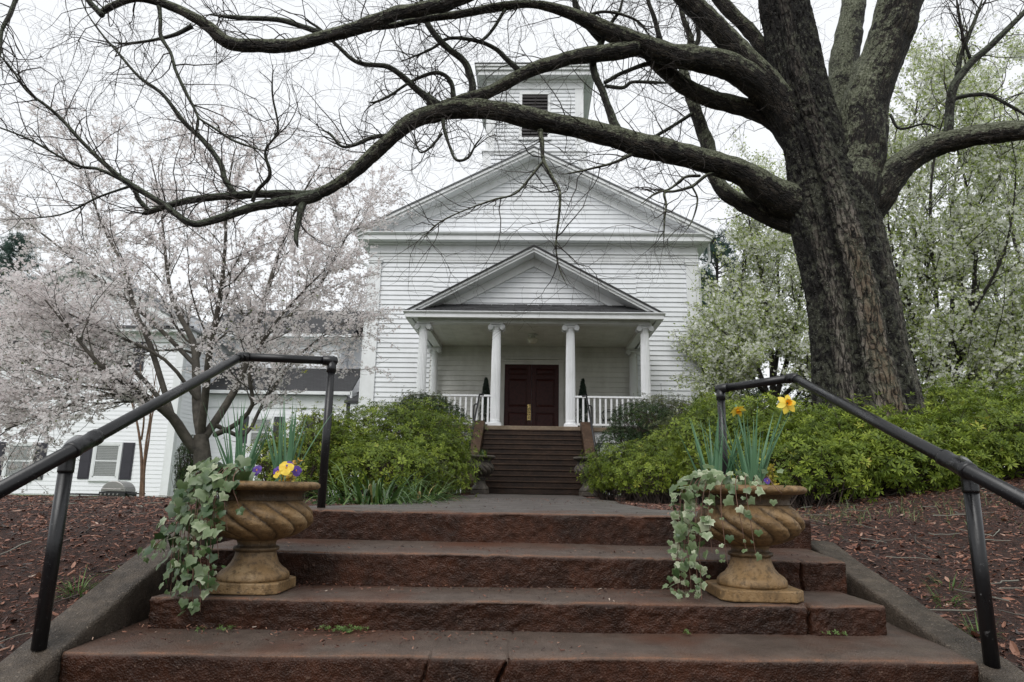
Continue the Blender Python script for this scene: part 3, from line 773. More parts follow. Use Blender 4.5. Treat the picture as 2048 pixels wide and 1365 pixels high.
# ------------------------------------------------------------------ porch
PC, YC = 0.08, 19.0
def fluted(x, y, z0, z1, r0, r1, n=20, per=4):
    """fluted shaft with slight entasis"""
    k = n*per; a = np.arange(k)*2*math.pi/k
    fl = np.abs(np.sin(a*n/2))**0.7
    prof = [(z0, 1.0, 0.0), (z0+0.04, 1.0, 0), (z0+0.07, 0.985, 1), (z0+(z1-z0)*0.35, 0.985, 1), (z0+(z1-z0)*0.7, 0.94, 1), (z1-0.06, r1/r0, 1), (z1-0.03, r1/r0*1.01, 0), (z1, r1/r0*1.03, 0)]
    V = []
    for z, f, d in prof:
        rr = r0*f*(1-d*0.10*fl)
        V.append(np.stack((x+rr*np.cos(a), y+rr*np.sin(a), np.full(k, z)), -1))
    V = np.vstack(V); nr = len(prof)
    i = np.arange(nr-1)[:, None]*k; j = np.arange(k)[None]; j2 = (j+1) % k
    Q = np.stack((i+j, i+j2, i+k+j2, i+k+j), -1).reshape(-1, 4)
    return V, Q
def column(x, y, z0, ztop, r):
    zc = ztop-0.185
    V, Q = fluted(x, y, z0+0.14, zc, r, r*0.86)
    col = link('column', mesh_np('column', V, [Q], M['trim'], False), ch)
    b = MB().box(x-r*1.36, x+r*1.36, y-r*1.36, y+r*1.36, z0, z0+0.075)
    b.lathe([(r*1.30, 0.076), (r*1.34, 0.095), (r*1.28, 0.115), (r*1.08, 0.125), (r*1.1, 0.14)], x, y, 28, z0)
    b.build('column_base', M['trim'], col)
    cp = MB().lathe([(r*0.88, 0), (r*0.98, 0.01), (r*0.98, 0.025), (r*0.92, 0.03), (r*1.18, 0.085), (r*1.1, 0.10)], x, y, 28, zc)
    w = r*1.36
    for s in (-1, 1):                                        # volutes: spiral rolls on both flanks
        cx, cz = x+s*w*0.90, zc+0.072
        for ya in (y-r*1.12, y+r*1.12-0.03):
            for q, (rr, dy) in enumerate(((0.078, 0.0), (0.056, -0.014), (0.034, -0.028), (0.014, -0.042))):
                a = [(cx+rr*math.cos(t), cz+rr*math.sin(t)) for t in np.linspace(0, 2*math.pi, 16, endpoint=False)]
                cp.prism_y(a, ya+(dy if ya < y else 0), ya+0.03+(0 if ya < y else -dy))
        a = [(cx+0.05*math.cos(t), cz+0.05*math.sin(t)) for t in np.linspace(0, 2*math.pi, 14, endpoint=False)]
        cp.prism_y(a, y-r*1.1, y+r*1.1)
    cp.box(x-w*0.82, x+w*0.82, y-r*1.10, y+r*1.10, zc+0.095, zc+0.135)
    cp.box(x-w*1.0, x+w*1.0, y-r*1.1, y+r*1.1, zc+0.152, zc+0.185)
    cp.build('ionic_capital', M['trim'], col)
for s in (-3.154, -1.051, 1.051, 3.154): column(PC+s, YC, PF, 4.716, 0.138)
for s in (-3.30, 3.30): column(PC+s, 22.40, PF, 4.705, 0.125)
MB().box(-3.32, 3.48, 18.70, YW-0.03, PF-0.11, PF).build('porch_floor', M['landing'], ch)
for q in ((-3.30, -1.28, 18.78, 18.82), (1.44, 3.46, 18.78, 18.82), (-3.30, -3.26, 18.822, YW-0.03), (3.42, 3.46, 18.822, YW-0.03)): MB().box(*q, 1.38, PF-0.112).build('porch_fascia', M['trim'], ch)
for q in ((-3.28, -1.28, 18.84, 18.9), (1.44, 3.44, 18.84, 18.9), (-3.28, -3.22, 18.902, YW-0.03), (3.38, 3.44, 18.902, YW-0.03)): MB().box(*q, -0.1, 1.378).build('porch_skirt', M['trim'], ch)
# ceiling of narrow boards, beams
for k in range(22):
    w = 6.9/22
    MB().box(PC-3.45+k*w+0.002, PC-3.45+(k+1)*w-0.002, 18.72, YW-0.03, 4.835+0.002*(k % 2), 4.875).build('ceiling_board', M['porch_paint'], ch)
m = MB(); m.box(PC-3.30, PC+3.30, YC-0.14, YC+0.14, 4.718, 4.833); m.build('porch_beam', M['trim'], ch, bevel=0.005)
for s in (-1, 1):
    q = sorted((PC+s*3.10, PC+s*3.34)); MB().box(q[0], q[1], YC+0.143, YW-0.03, 4.708, 4.832).build('porch_beam', M['trim'], ch, bevel=0.005)
# eave fascia and gutter round the porch
m = MB(); m.box(PC-3.62, PC+3.62, 18.53, 18.70, 4.80, 4.90); m.prism_x([(18.53, 4.902), (18.50, 4.92), (18.47, 4.95), (18.47, 4.972), (18.69, 4.972), (18.69, 4.902)], PC-3.66, PC+3.66)
m.build('porch_gutter', M['trim'], ch)
for s in (-1, 1):
    q = sorted((PC+s*3.46, PC+s*3.62)); MB().box(q[0], q[1], 18.702, YW-0.03, 4.79, 4.93).build('porch_eave', M['trim'], ch)
# porch gable
PX0, PA, PH, PS = 0.07, 6.957, 3.62, 0.545
pt = MB().prism_y([(PX0-2.9, 5.20), (PX0+2.9, 5.20), (PX0, 5.20+2.9*PS)], 19.22, 19.30).build('porch_tympanum', M['siding'], ch)
PTA = 6.515
siding(pt, lambda z: PX0-(PTA-z)/PS-0.01, lambda z: PX0+(PTA-z)/PS+0.01, 5.25, PTA-0.02, 0.165, 19.218, M['siding'], (0,))
rake(ch, 'porch_raking_frieze', PX0, PA, 3.1, PS, 0.16, 0.445, 19.14, 19.212, M['trim'])
rake(ch, 'porch_rake', PX0, PA, 3.55, PS, 0.052, 0.185, 18.60, 19.30, M['trim'])
rake(ch, 'porch_rake_crown', PX0, PA, 3.60, PS, 0.048, 0.11, 18.545, 18.598, M['trim'])
rake(ch, 'porch_roof', PX0, PA, 3.66, PS, 0.0, 0.045, 18.50, YW-0.03, M['shingle'])
# dark pent strip of shingles under the gable: courses of separate shingles
pent = MB().prism_x([(18.56, 4.976), (19.21, 5.33), (19.21, 5.0), (18.6, 4.976)], PX0-3.42, PX0+3.42).build('pent_roof', M['shingle'], ch)
random.seed(9)
sh_m = []
for v in range(4):
    sh_m.append(MB().box(0, 0.30+0.03*v, 0, 0.2, 0, 0.012+0.003*v).mesh('shingle', M['shingle']))
for row in range(4):
    x = PX0-3.40+random.uniform(0, 0.2)
    while x < PX0+3.05:
        v = random.randrange(4); w = 0.30+0.03*v
        t = row/4.0; y = 18.545+t*0.62; z = 4.992+t*0.345
        lim = 3.45-t*0.65
        if abs(x-PX0) < lim and abs(x+w-PX0) < lim:
            o = link('shingle', sh_m[v], pent); o.location = (x, y, z); o.rotation_euler = (math.atan2(0.354, 0.65), 0, random.uniform(-0.01, 0.01))
        x += w+0.008
# railings with balusters
def porch_rail(x0, x1, label, nb=12):
    r = MB(); z1 = 2.68
    r.box(x0, x1, YC-0.045, YC+0.045, z1-0.05, z1)
    root = link('top_rail', r.mesh('top_rail', M['trim']), ch)
    MB().box(x0, x1, YC-0.03, YC+0.03, PF+0.07, PF+0.125).build('bottom_rail', M['trim'], ch)
    sp = (x1-x0)/nb
    me = MB().box(-0.026, 0.026, -0.022, 0.022, PF+0.127, z1-0.052).mesh('baluster', M['trim'])
    for k in range(nb):
        o = link('baluster', me, root); o.location = (x0+(k+0.5)*sp, YC, 0)
porch_rail(PC-3.04, PC-1.17, 'l'); porch_rail(PC+1.17, PC+3.04, 'r')
# door case and the two door leaves
DX = 0.035
m = MB()
for s in (-1, 1):
    q = sorted((DX+s*0.912, DX+s*1.06)); m.box(q[0], q[1], YW-0.075, YW-0.006, PF, 4.30)
    q = sorted((DX+s*1.06, DX+s*1.10)); m.box(q[0], q[1], YW-0.05, YW-0.006, PF, 4.30)
    q = sorted((DX+s*0.89, DX+s*1.12)); m.box(q[0], q[1], YW-0.105, YW-0.006, 4.302, 4.38)
m.box(DX-0.91, DX+0.91, YW-0.075, YW-0.006, 4.215, 4.30); m.box(DX-0.888, DX+0.888, YW-0.09, YW-0.006, 4.302, 4.37); m.box(DX-1.16, DX+1.16, YW-0.14, YW-0.006, 4.382, 4.43); m.box(DX-1.09, DX+1.09, YW-0.06, YW-0.006, 4.432, 4.52)
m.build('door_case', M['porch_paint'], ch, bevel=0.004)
for s in (-1, 1):
    a, b = sorted((DX+s*0.004, DX+s*0.908))
    d = MB()
    y0, y1 = YW-0.045, YW-0.006
    st = 0.14
    rails = [(PF+0.005, PF+0.20), (PF+0.80, PF+1.00), (PF+1.93, PF+2.06), (PF+2.29, PF+2.42)]
    d.box(a, a+st, y0, y1, PF+0.005, 4.212); d.box(b-st, b, y0, y1, PF+0.005, 4.212)
    for z0, z1 in rails: d.box(a+st, b-st, y0+0.001, y1, z0, z1)
    leaf = d.build('door', M['door'], ch, bevel=0.004)
    for (z0, z1) in ((PF+0.20, PF+0.80), (PF+1.00, PF+1.93), (PF+2.06, PF+2.29)):
        g = MB(); x0, x1 = a+st, b-st
        V = [(x0, y0+0.026, z0), (x1, y0+0.026, z0), (x1, y0+0.026, z1), (x0, y0+0.026, z1),
             (x0+0.07, y0+0.006, z0+0.07), (x1-0.07, y0+0.006, z0+0.07), (x1-0.07, y0+0.006, z1-0.07), (x0+0.07, y0+0.006, z1-0.07)]
        g.add(V, [(0, 1, 5, 4), (1, 2, 6, 5), (2, 3, 7, 6), (3, 0, 4, 7), (4, 5, 6, 7)])
        g.build('panel', M['door'], leaf)
    if s < 0:
        h = MB(); hx = b-0.075
        h.box(hx-0.055, hx+0.055, y0-0.006, y0-0.001, 2.34, 2.86)
        h.lathe([(0.022, 0), (0.026, 0.01), (0.0, 0.02)], hx, y0-0.02, 10, 2.74)
        h.tube(spline(np.array([(hx, y0-0.008, 2.66), (hx, y0-0.05, 2.63), (hx, y0-0.055, 2.54), (hx, y0-0.008, 2.50)]), 5), 0.009, 8)
        h.build('handle_plate', M['brass'], leaf)
        m2 = MB()
        for z in (2.72, 2.62, 2.45): m2.tube([(hx, y0-0.014, z), (hx, y0-0.006, z)], 0.022, 10)
        m2.build('lock', M['black'], leaf)
# porch lamp
lp = thing('porch_lamp', 'small frosted glass ceiling lamp under the church porch', 'lamp', (0.06, 20.8, 4.83))
MB().lathe([(0.15, 0.0), (0.15, -0.02), (0.08, -0.035), (0.07, -0.09), (0.10, -0.11)][::-1], 0.06, 20.8, 24, 4.83).build('lamp_base', M['porch_paint'], lp, True)
MB().lathe([(0.16, -0.13), (0.165, -0.15), (0.15, -0.22), (0.11, -0.28), (0.04, -0.30)][::-1], 0.06, 20.8, 24, 4.83).build('lamp_shade', M['glass_lamp'], lp, True)

# ------------------------------------------------------------------ church stairs
st = thing('church_stairs', 'dark brown stone stairs rising to the church porch between sloping cheek walls', 'stairs', (0.08, 17, 0))
NS = 13; Y0, Y1 = 15.75, 18.55; Z0, Z1 = 0.03, PF-0.12
rise, run = (Z1-Z0)/(NS-1), (Y1-Y0)/(NS-1)
for k in range(NS-1):
    y, z = Y0+k*run, Z0+k*rise
    m = MB(); m.prism_x([(y, z-0.02), (y+run+0.03, z-0.02), (y+run+0.03, z+rise), (y-0.018, z+rise), (y-0.018, z+rise-0.035), (y, z+rise-0.038)][::-1], -1.20, 1.36)
    stp = m.build('step', M['church_step'], st, bevel=0.006)
    MB().box(-1.198, 1.358, y-0.022, y-0.0185, z+rise-0.016, z+rise-0.003).build('nosing', M['cheek'], stp)  # lighter strip added as a painted highlight along the worn step edge
m = MB().box(-1.24, 1.40, Y1-0.03, 18.699, PF-0.115, PF-0.004); m.build('landing_slab', M['landing'], st, bevel=0.012)
for s, xa, xb in ((-1, -1.52, -1.21), (1, 1.37, 1.68)):
    pts = [(15.75, -0.1), (15.75, 0.30), (18.35, 1.90), (18.77, 1.90), (18.77, -0.1)]
    m = MB().prism_x(pts[::-1], xa, xb); m.build('cheek_wall', M['cheek'], st, bevel=0.015)
    xm = (xa+xb)/2+s*0.02
    h = thing('stair_rail', 'black pipe rail on the %s cheek wall of the church stairs' % ('shrub-hidden left' if s < 0 else 'right'), 'handrail', (xm, 17, 0), 'rails of the church stairs')
    MB().tube([(xm, 18.60, 2.62), (xm, 15.95, 1.02)], 0.024, 10).build('rail', M['black'], h, True)
    MB().tube([(xm, 18.62, 2.64), (xm-s*0.10, 18.72, 2.64)], 0.026, 10).build('return_fitting', M['black'], h, True)
    for yy, ty in ((18.1, 0), (16.2, 0)):
        zt = 2.62-(18.60-yy)*1.60/2.65; zb = 1.90-(18.35-yy)*1.6/2.6
        P = spline(np.array([(xm, yy, zt), (xm+s*0.07, yy, zt-0.02), (xm+s*0.10, yy, zt-0.1), (xm+s*0.10, yy, zb)]), 5)
        MB().tube(P, 0.02, 10).build('post', M['black'], h, True)
# ------------------------------------------------------------------ big oak
ob = at(1735, 905, 9.0)
oak = thing('oak_tree', 'huge bare old oak with mossy limbs arching in front of the church', 'tree', (ob[0], 9.0, 0.3))
BRANCHES = []
def limb3d(pts, n=7):
    """rows (px, py, width px, depth) -> smooth centre line and radii"""
    pts = np.array(pts, float)
    P = np.array([at(a, b, d) for a, b, w, d in pts])
    r = np.array([rpx(w, p) for (a, b, w, d), p in zip(pts, P)])
    S = spline(np.column_stack((P, r)), n)
    return S[:, :3], np.maximum(S[:, 3], 0.0025)
def limb(name, pts, k=20, n=7, rough=0.10, mat='oak_limb', keep=True, kn=0.0, seed=0, tint=None):
    P, r = limb3d(pts, n)
    if pts[-1][2] < 20: r[-5:] *= np.linspace(0.95, 0.35, 5)
    P = P+0.35*r[:, None]*np.stack([fbm(P*3.0, 2, seed+q) for q in (1, 2, 3)], -1)
    V, Q, B = tube(P, r, k)
    C_ = np.repeat(P, k, 0); Nn = norm(V-C_)
    rr = np.repeat(r, k)
    B2 = B.copy(); B2[:, 2] *= 0.25
    d = rough*rr*(0.9*fbm(B2*9, 3, seed+4)+1.5*fbm(V*4, 3, seed+6))+(0.040*fbm(B2*24, 3, seed+8)+0.022*fbm(B*45, 2, seed+9))*np.minimum(1, rr/0.12)
    knob = np.maximum(0, fbm(V*3.0, 2, seed+12)-0.13)*kn*rr
    V = V+Nn*(d+knob)[:, None]
    ends = [np.arange(k)[None, ::-1], np.arange(len(V)-k, len(V))[None]]
    link(name, mesh_np(name, V, [Q]+ends, M[mat], True, {'buv': B, 'tint': np.zeros(len(V))}), oak)
    if keep: BRANCHES.append((P, r))

# trunk: fluted, flaring into the roots
tp = np.array([(1752, 980, 330, 9.0), (1744, 880, 280, 9.0), (1736, 830, 244, 9.0), (1725, 760, 224, 9.0), (1716, 700, 206, 9.0), (1703, 600, 197, 9.0), (1688, 530, 194, 9.0),
               (1674, 470, 193, 9.0), (1664, 425, 190, 9.0), (1654, 385, 172, 9.0), (1642, 335, 150, 8.98), (1626, 275, 136, 8.95), (1609, 215, 128, 8.9), (1593, 140, 121, 8.85), (1579, 60, 117, 8.8), (1566, 0, 114, 8.75), (1552, -100, 108, 8.7), (1530, -260, 90, 8.6), (1500, -470, 58, 8.5), (1478, -700, 16, 8.4)], float)
P, r = limb3d(tp, 24); r = r*0.94; k = 240
V, Q, B = tube(P, r, k)
Cc = np.repeat(P, k, 0); Nn = norm(V-Cc); rr = np.repeat(r, k)
th = np.arctan2(Nn[:, 0], -Nn[:, 1])                              # 0 faces the steps
zz = V[:, 2]
tw = th+0.06*(zz-2)+0.16*fbm(np.stack((zz*0.8, th*0, th*0), -1), 2, 5)
fl = 0.040*np.cos(5*tw+0.4)+0.034*np.cos(3*tw-0.7)+0.020*np.cos(9*tw+1.0)
fl = fl-0.13*np.exp(-((tw+0.50)/0.09)**2)*sstep(0.5, 2.2, zz)-0.06*np.exp(-((tw+0.86)/0.08)**2)-0.07*np.exp(-((tw-0.30)/0.09)**2)
fl = fl+0.10*np.cos(4*tw+0.6)*sstep(1.5, 0.4, zz)
B3 = np.stack((np.sin(th)*rr, np.cos(th)*rr, zz*0.16), -1)
fl = fl*(1-0.55*sstep(4.2, 5.2, zz))
d = rr*fl+0.034*fbm(B3*15, 3, 3)+0.17*(0.07-np.abs(fbm(B3*np.array((24, 24, 34)), 3, 8)))+0.016*fbm(B3*90, 2, 9)+0.012*fbm(V*50, 2, 4)
V = V+Nn*d[:, None]
st_ = np.interp(np.degrees(tw), [-180, -122, -112, -62, -55, -47, -41, -36, -32, -26, -21, -11, 3, 8, 12, 26, 33, 50, 65, 180],
                [0.3, 0.3, 0.10, 0.10, 0.45, 0.62, 0.52, 0.36, 0.08, 0.10, 0.62, 0.86, 0.90, 0.52, 0.12, 0.10, 0.42, 0.52, 0.46, 0.3])
st_ = st_*(1-0.55*sstep(2.9, 4.4, zz))
link('trunk', mesh_np('trunk', V, [Q, np.arange(len(V)-k, len(V))[None]], M['oak_trunk'], True, {'buv': np.stack((np.sin(th)*rr, np.cos(th)*rr, zz), -1), 'tint': st_}), oak)

limb('leader', [(1688, 560, 45.6, 9.0), (1695, 470, 109.5, 8.98), (1702, 385, 130.0, 8.92), (1716, 300, 111.7, 8.85), (1730, 205, 100.5, 8.8), (1769, 103, 100.5, 8.7), (1796, 0, 107.0, 8.6), (1816, -90, 100.5, 8.5), (1840, -220, 87.5, 8.4), (1880, -420, 50, 8.3), (1915, -640, 14, 8.2)], 64, 12, 0.14, 'oak_limb', False, seed=2)
limb('leader', [(1678, 430, 69.0, 9.2), (1683, 330, 80.5, 9.22), (1679, 250, 75.9, 9.28), (1685, 160, 66.7, 9.4), (1699, 60, 59.8, 9.5), (1710, -10, 55.2, 9.6), (1726, -120, 48.3, 9.8), (1765, -300, 14, 9.9)], 36, 10, 0.15, 'oak_limb', False, seed=3)
limb('limb', [(1700, 490, 60.0, 9.45), (1632, 436, 98.0, 9.25), (1562, 399, 77.3, 8.98), (1482, 346, 54.2, 8.7), (1400, 318, 49.5, 8.55), (1300, 295, 47.9, 8.4), (1200, 268, 44.4, 8.25), (1100, 245, 42.7, 8.1), (1000, 224, 40.4, 8.0), (930, 219, 39.4, 7.95), (870, 226, 37.0, 7.9), (820, 245, 33.3, 7.85), (770, 287, 29.6, 7.8), (720, 336, 27.1, 7.75), (670, 371, 24.0, 7.7), (620, 396, 20.9, 7.65), (590, 402, 16.4, 7.62)], 40, 8, 0.16, kn=1.2, seed=11)
limb('branch', [(640, 388, 26, 7.66), (615, 397, 25, 7.64), (560, 405, 22, 7.6), (500, 416, 20, 7.55), (450, 434, 18, 7.5), (390, 449, 16, 7.45), (350, 427, 13, 7.4), (325, 408, 13, 7.38), (264, 371, 13, 7.3), (220, 338, 11, 7.25), (168, 288, 9, 7.2), (110, 226, 8, 7.1), (55, 183, 6, 7.0), (25, 140, 5, 6.95), (0, 112, 4, 6.9), (-60, 60, 3, 6.8)], 14, 7, 0.2, 'branch', seed=12)
limb('branch', [(640, 388, 24, 7.7), (610, 392, 22, 7.7), (560, 388, 18, 7.72), (470, 391, 18, 7.75), (390, 399, 16, 7.8), (340, 411, 15, 7.82), (300, 424, 13, 7.84), (284, 429, 11, 7.85)], 14, 7, 0.2, 'branch', seed=13)
limb('branch', [(300, 424, 12, 7.84), (278, 400, 11, 7.8), (262, 372, 9, 7.75), (200, 340, 7, 7.7), (150, 330, 6, 7.7), (60, 280, 5, 7.6), (0, 256, 4, 7.5), (-60, 235, 3, 7.4)], 10, 7, 0.2, 'branch', seed=14)
limb('branch', [(472, 390, 14, 7.75), (450, 359, 12, 7.75), (440, 326, 11, 7.8), (407, 282, 11, 7.8), (366, 242, 10, 7.8), (326, 190, 9, 7.8), (278, 154, 7, 7.75), (234, 103, 6, 7.7), (205, 70, 5, 7.65), (172, 22, 3, 7.6), (150, -40, 3, 7.5)], 10, 7, 0.2, 'branch', seed=15)
limb('branch', [(610, 396, 16, 7.65), (602, 425, 15, 7.6), (596, 450, 12, 7.55), (592, 475, 9, 7.5), (596, 496, 7, 7.5)], 10, 7, 0.25, 'branch', seed=16)
limb('branch', [(505, 404, 9, 7.55), (516, 380, 8, 7.5), (540, 350, 8, 7.45), (531, 303, 6, 7.4), (556, 260, 5, 7.35), (545, 190, 4, 7.3), (546, 130, 3, 7.25)], 8, 6, 0.25, 'branch', seed=17)
limb('branch', [(264, 372, 7, 7.3), (197, 395, 5, 7.25), (120, 430, 4, 7.2), (0, 441, 3, 7.1)], 8, 6, 0.2, 'branch', seed=18)
# second limb and its two strands
limb('limb', [(1665, 400, 50.0, 9.3), (1616, 290, 84.0, 9.15), (1556, 208, 72.0, 8.92), (1483, 146, 61.6, 8.65), (1407, 120, 55.7, 8.5), (1340, 110, 48.9, 8.3), (1264, 84, 43.4, 8.15), (1209, 58, 36.3, 8.05), (1147, 30, 27.0, 7.95), (1069, 9, 17.6, 7.85), (990, 16, 19.4, 7.75), (912, 30, 17.4, 7.65), (834, 41, 15.2, 7.55), (772, 54, 11.8, 7.45), (715, 60, 9.3, 7.4)], 36, 8, 0.16, kn=1.0, seed=21)
limb('limb', [(1275, 96, 36.1, 8.15), (1215, 106, 35.2, 8.1), (1147, 114, 31.7, 8.05), (1069, 138, 28.0, 8.0), (1010, 168, 25.9, 7.98), (963, 191, 26.5, 7.96), (932, 200, 26.1, 7.95), (885, 214, 24.7, 7.92)], 24, 8, 0.18, kn=0.8, seed=22)
limb('limb', [(1610, 330, 51.0, 9.1), (1555, 247, 43.8, 9.1), (1494, 216, 39.2, 9.05), (1432, 201, 37.9, 8.95), (1371, 175, 35.9, 8.8), (1325, 138, 32.3, 8.6), (1290, 105, 24.0, 8.4)], 28, 8, 0.16, kn=0.8, seed=23)
# top limb leaving the picture
limb('limb', [(1560, -150, 70, 8.7), (1440, -230, 54, 8.4), (1280, -205, 44, 7.95), (1140, -120, 34.0, 7.6), (1040, -60, 32.3, 7.5), (930, -8, 30.6, 7.4), (873, 13, 29.8, 7.35), (795, 28, 28.9, 7.3), (717, 56, 28.1, 7.25), (651, 74, 28.1, 7.2), (590, 90, 28.9, 7.15), (531, 93, 28.9, 7.1), (461, 88, 29.8, 7.05), (421, 57, 26.3, 7.0), (385, 34, 23.8, 6.95), (330, 9, 20.4, 6.9), (272, -2, 17.0, 6.85), (222, 14, 16.1, 6.8), (198, 31, 15.3, 6.78)], 30, 8, 0.16, kn=1.4, seed=31)
limb('branch', [(205, 32, 15, 6.78), (192, 18, 14, 6.77), (176, 0, 13, 6.75), (150, -40, 11, 6.7)], 12, 6, 0.2, 'branch', seed=32)
limb('branch', [(318, 6, 10, 6.9), (321, 40, 9, 6.88), (322, 73, 9, 6.86), (341, 106, 8, 6.85), (352, 143, 8, 6.83), (374, 190, 7, 6.8), (396, 236, 6, 6.78), (392, 275, 4, 6.76)], 8, 7, 0.25, 'branch', seed=33)
limb('branch', [(396, 236, 5, 6.78), (430, 258, 5, 6.76), (470, 283, 6, 6.75), (533, 304, 6, 6.73)], 8, 6, 0.2, 'branch', seed=34)
limb('branch', [(385, 52, 12, 6.95), (350, 70, 9, 6.93), (300, 82, 7, 6.9), (250, 88, 6, 6.88), (222, 84, 4, 6.87)], 8, 6, 0.2, 'branch', seed=35)
limb('branch', [(640, 66, 14, 7.2), (600, 52, 12, 7.2), (555, 40, 12, 7.22), (480, 36, 11, 7.25), (420, 30, 9, 7.3)], 10, 6, 0.2, 'branch', seed=36)
# limbs up to the left of the trunk
limb('limb', [(1622, 320, 41.0, 9.0), (1592, 250, 66.0, 8.9), (1540, 172, 54.8, 8.75), (1468, 93, 50.1, 8.6), (1407, 32, 48.7, 8.45), (1366, -8, 45.6, 8.35), (1300, -70, 39.1, 8.2), (1200, -160, 30, 8.0), (1080, -260, 18, 7.8), (980, -340, 6, 7.7)], 30, 8, 0.16, kn=0.7, seed=41)
limb('limb', [(1590, 180, 45.0, 9.1), (1540, 114, 34.2, 9.1), (1494, 57, 30.6, 9.1), (1450, 12, 28.8, 9.1), (1410, -40, 25.2, 9.1), (1340, -130, 18, 9.1), (1260, -240, 6, 9.1)], 24, 7, 0.16, kn=0.7, seed=42)
limb('limb', [(1600, 452, 39.1, 9.15), (1566, 446, 39.3, 9.15), (1510, 420, 37.8, 9.2), (1455, 388, 32.8, 9.25), (1428, 350, 30.4, 9.3), (1414, 290, 29.7, 9.35), (1396, 236, 27.2, 9.4), (1380, 190, 24.7, 9.45), (1366, 130, 19.5, 9.5), (1382, 85, 15.1, 9.5), (1366, 35, 11.6, 9.5), (1356, -10, 9.9, 9.5)], 22, 7, 0.16, kn=0.7, seed=43)
limb('branch', [(1376, 110, 12, 9.5), (1396, 80, 11, 9.5), (1392, 40, 9, 9.5), (1372, 0, 8, 9.5)], 8, 6, 0.2, 'branch', seed=44)
# right limb
limb('limb', [(1690, 500, 41.0, 9.15), (1716, 440, 80.1, 9.0), (1752, 392, 78.1, 8.87), (1778, 354, 70.8, 8.8), (1827, 314, 59.7, 8.7), (1878, 288, 53.5, 8.6), (1945, 272, 49.9, 8.45), (2007, 264, 49.7, 8.3), (2048, 260, 50.5, 8.2), (2140, 250, 47.5, 8.0), (2250, 226, 42, 7.8), (2400, 165, 27, 7.6), (2560, 80, 10, 7.4)], 40, 8, 0.16, kn=0.8, seed=51)
limb('branch', [(1895, 280, 22, 8.55), (1897, 255, 21, 8.5), (1899, 220, 21, 8.5), (1909, 169, 20, 8.45), (1945, 123, 18, 8.4), (1981, 92, 16, 8.35), (2048, 25, 13, 8.3), (2090, -20, 11, 8.25)], 14, 7, 0.2, 'branch', seed=52)
limb('branch', [(1914, 152, 13, 8.45), (1922, 110, 11, 8.45), (1935, 77, 10, 8.45), (1950, 40, 9, 8.45), (1966, -5, 8, 8.45)], 10, 6, 0.2, 'branch', seed=53)
limb('branch', [(1907, 200, 12, 8.48), (1919, 195, 11, 8.45), (1950, 190, 11, 8.4), (1981, 192, 10, 8.35), (2020, 212, 9, 8.3), (2056, 234, 8, 8.25)], 10, 6, 0.2, 'branch', seed=54)
limb('branch', [(1940, 118, 8, 8.4), (1925, 70, 7, 8.35), (1916, 20, 6, 8.3), (1912, -10, 5, 8.3)], 8, 6, 0.2, 'branch', seed=55)
limb('branch', [(1780, 230, 7, 8.75), (1800, 258, 6, 8.7), (1850, 248, 5, 8.65), (1885, 262, 4, 8.6)], 8, 6, 0.2, 'branch', seed=56)
# secondary branches in front of the tower and the sky
limb('branch', [(1240, 272, 26, 8.3), (1229, 252, 20, 8.3), (1217, 219, 16, 8.28), (1205, 184, 15, 8.25), (1190, 150, 17, 8.22), (1187, 117, 17, 8.2), (1201, 90, 14, 8.18), (1212, 64, 10, 8.15), (1225, 43, 8, 8.12), (1240, 20, 6, 8.1), (1246, -10, 5, 8.1)], 14, 7, 0.2, 'branch', seed=61)
limb('branch', [(1203, 84, 14, 8.18), (1180, 58, 15, 8.12), (1165, 40, 14, 8.08), (1153, 15, 14, 8.05), (1146, -15, 13, 8.0)], 12, 6, 0.2, 'branch', seed=62)
limb('branch', [(1209, 172, 8, 8.25), (1245, 176, 8, 8.28), (1264, 165, 7, 8.3), (1300, 165, 7, 8.33), (1342, 167, 7, 8.4)], 8, 6, 0.2, 'branch', seed=63)
limb('branch', [(1209, 166, 9, 8.25), (1228, 155, 9, 8.28), (1245, 146, 9, 8.3), (1295, 128, 10, 8.4), (1330, 125, 9, 8.5)], 8, 6, 0.2, 'branch', seed=64)
limb('branch', [(944, 215, 18, 7.96), (944, 190, 16, 7.96), (944, 166, 14, 7.95), (930, 125, 14, 7.92), (897, 98, 14, 7.88), (873, 74, 13, 7.85), (850, 38, 11, 7.8), (842, 10, 9, 7.78), (846, -30, 7, 7.75)], 12, 7, 0.2, 'branch', seed=65)
limb('branch', [(876, 212, 22, 7.9), (858, 198, 18, 7.88), (834, 180, 13, 7.85), (803, 152, 12, 7.8), (772, 133, 11, 7.78), (717, 126, 9, 7.72), (678, 95, 8, 7.66), (639, 58, 6, 7.6), (600, 34, 4, 7.55)], 12, 7, 0.2, 'branch', seed=66)
limb('stub', [(868, 220, 20, 7.9), (860, 205, 17, 7.89), (858, 186, 17, 7.88)], 12, 5, 0.3, seed=67)
limb('branch', [(1036, 140, 13, 7.98), (1012, 118, 11, 7.97), (990, 98, 10, 7.95), (952, 82, 9, 7.92), (897, 78, 7, 7.88), (860, 100, 6, 7.85), (800, 125, 5, 7.8)], 10, 6, 0.2, 'branch', seed=68)
limb('branch', [(908, 204, 12, 7.93), (902, 164, 10, 7.9), (873, 146, 9, 7.87), (826, 162, 7, 7.82), (780, 192, 6, 7.78), (750, 205, 5, 7.75), (735, 204, 3, 7.7)], 10, 6, 0.2, 'branch', seed=69)
limb('branch', [(1080, 262, 13, 8.08), (1084, 285, 10, 8.02), (1087, 320, 8, 7.95), (1104, 355, 7, 7.9), (1119, 383, 6, 7.85), (1118, 430, 5, 7.8), (1112, 490, 4, 7.78), (1118, 535, 3, 7.75), (1136, 576, 2, 7.7)], 8, 7, 0.25, seed=70)
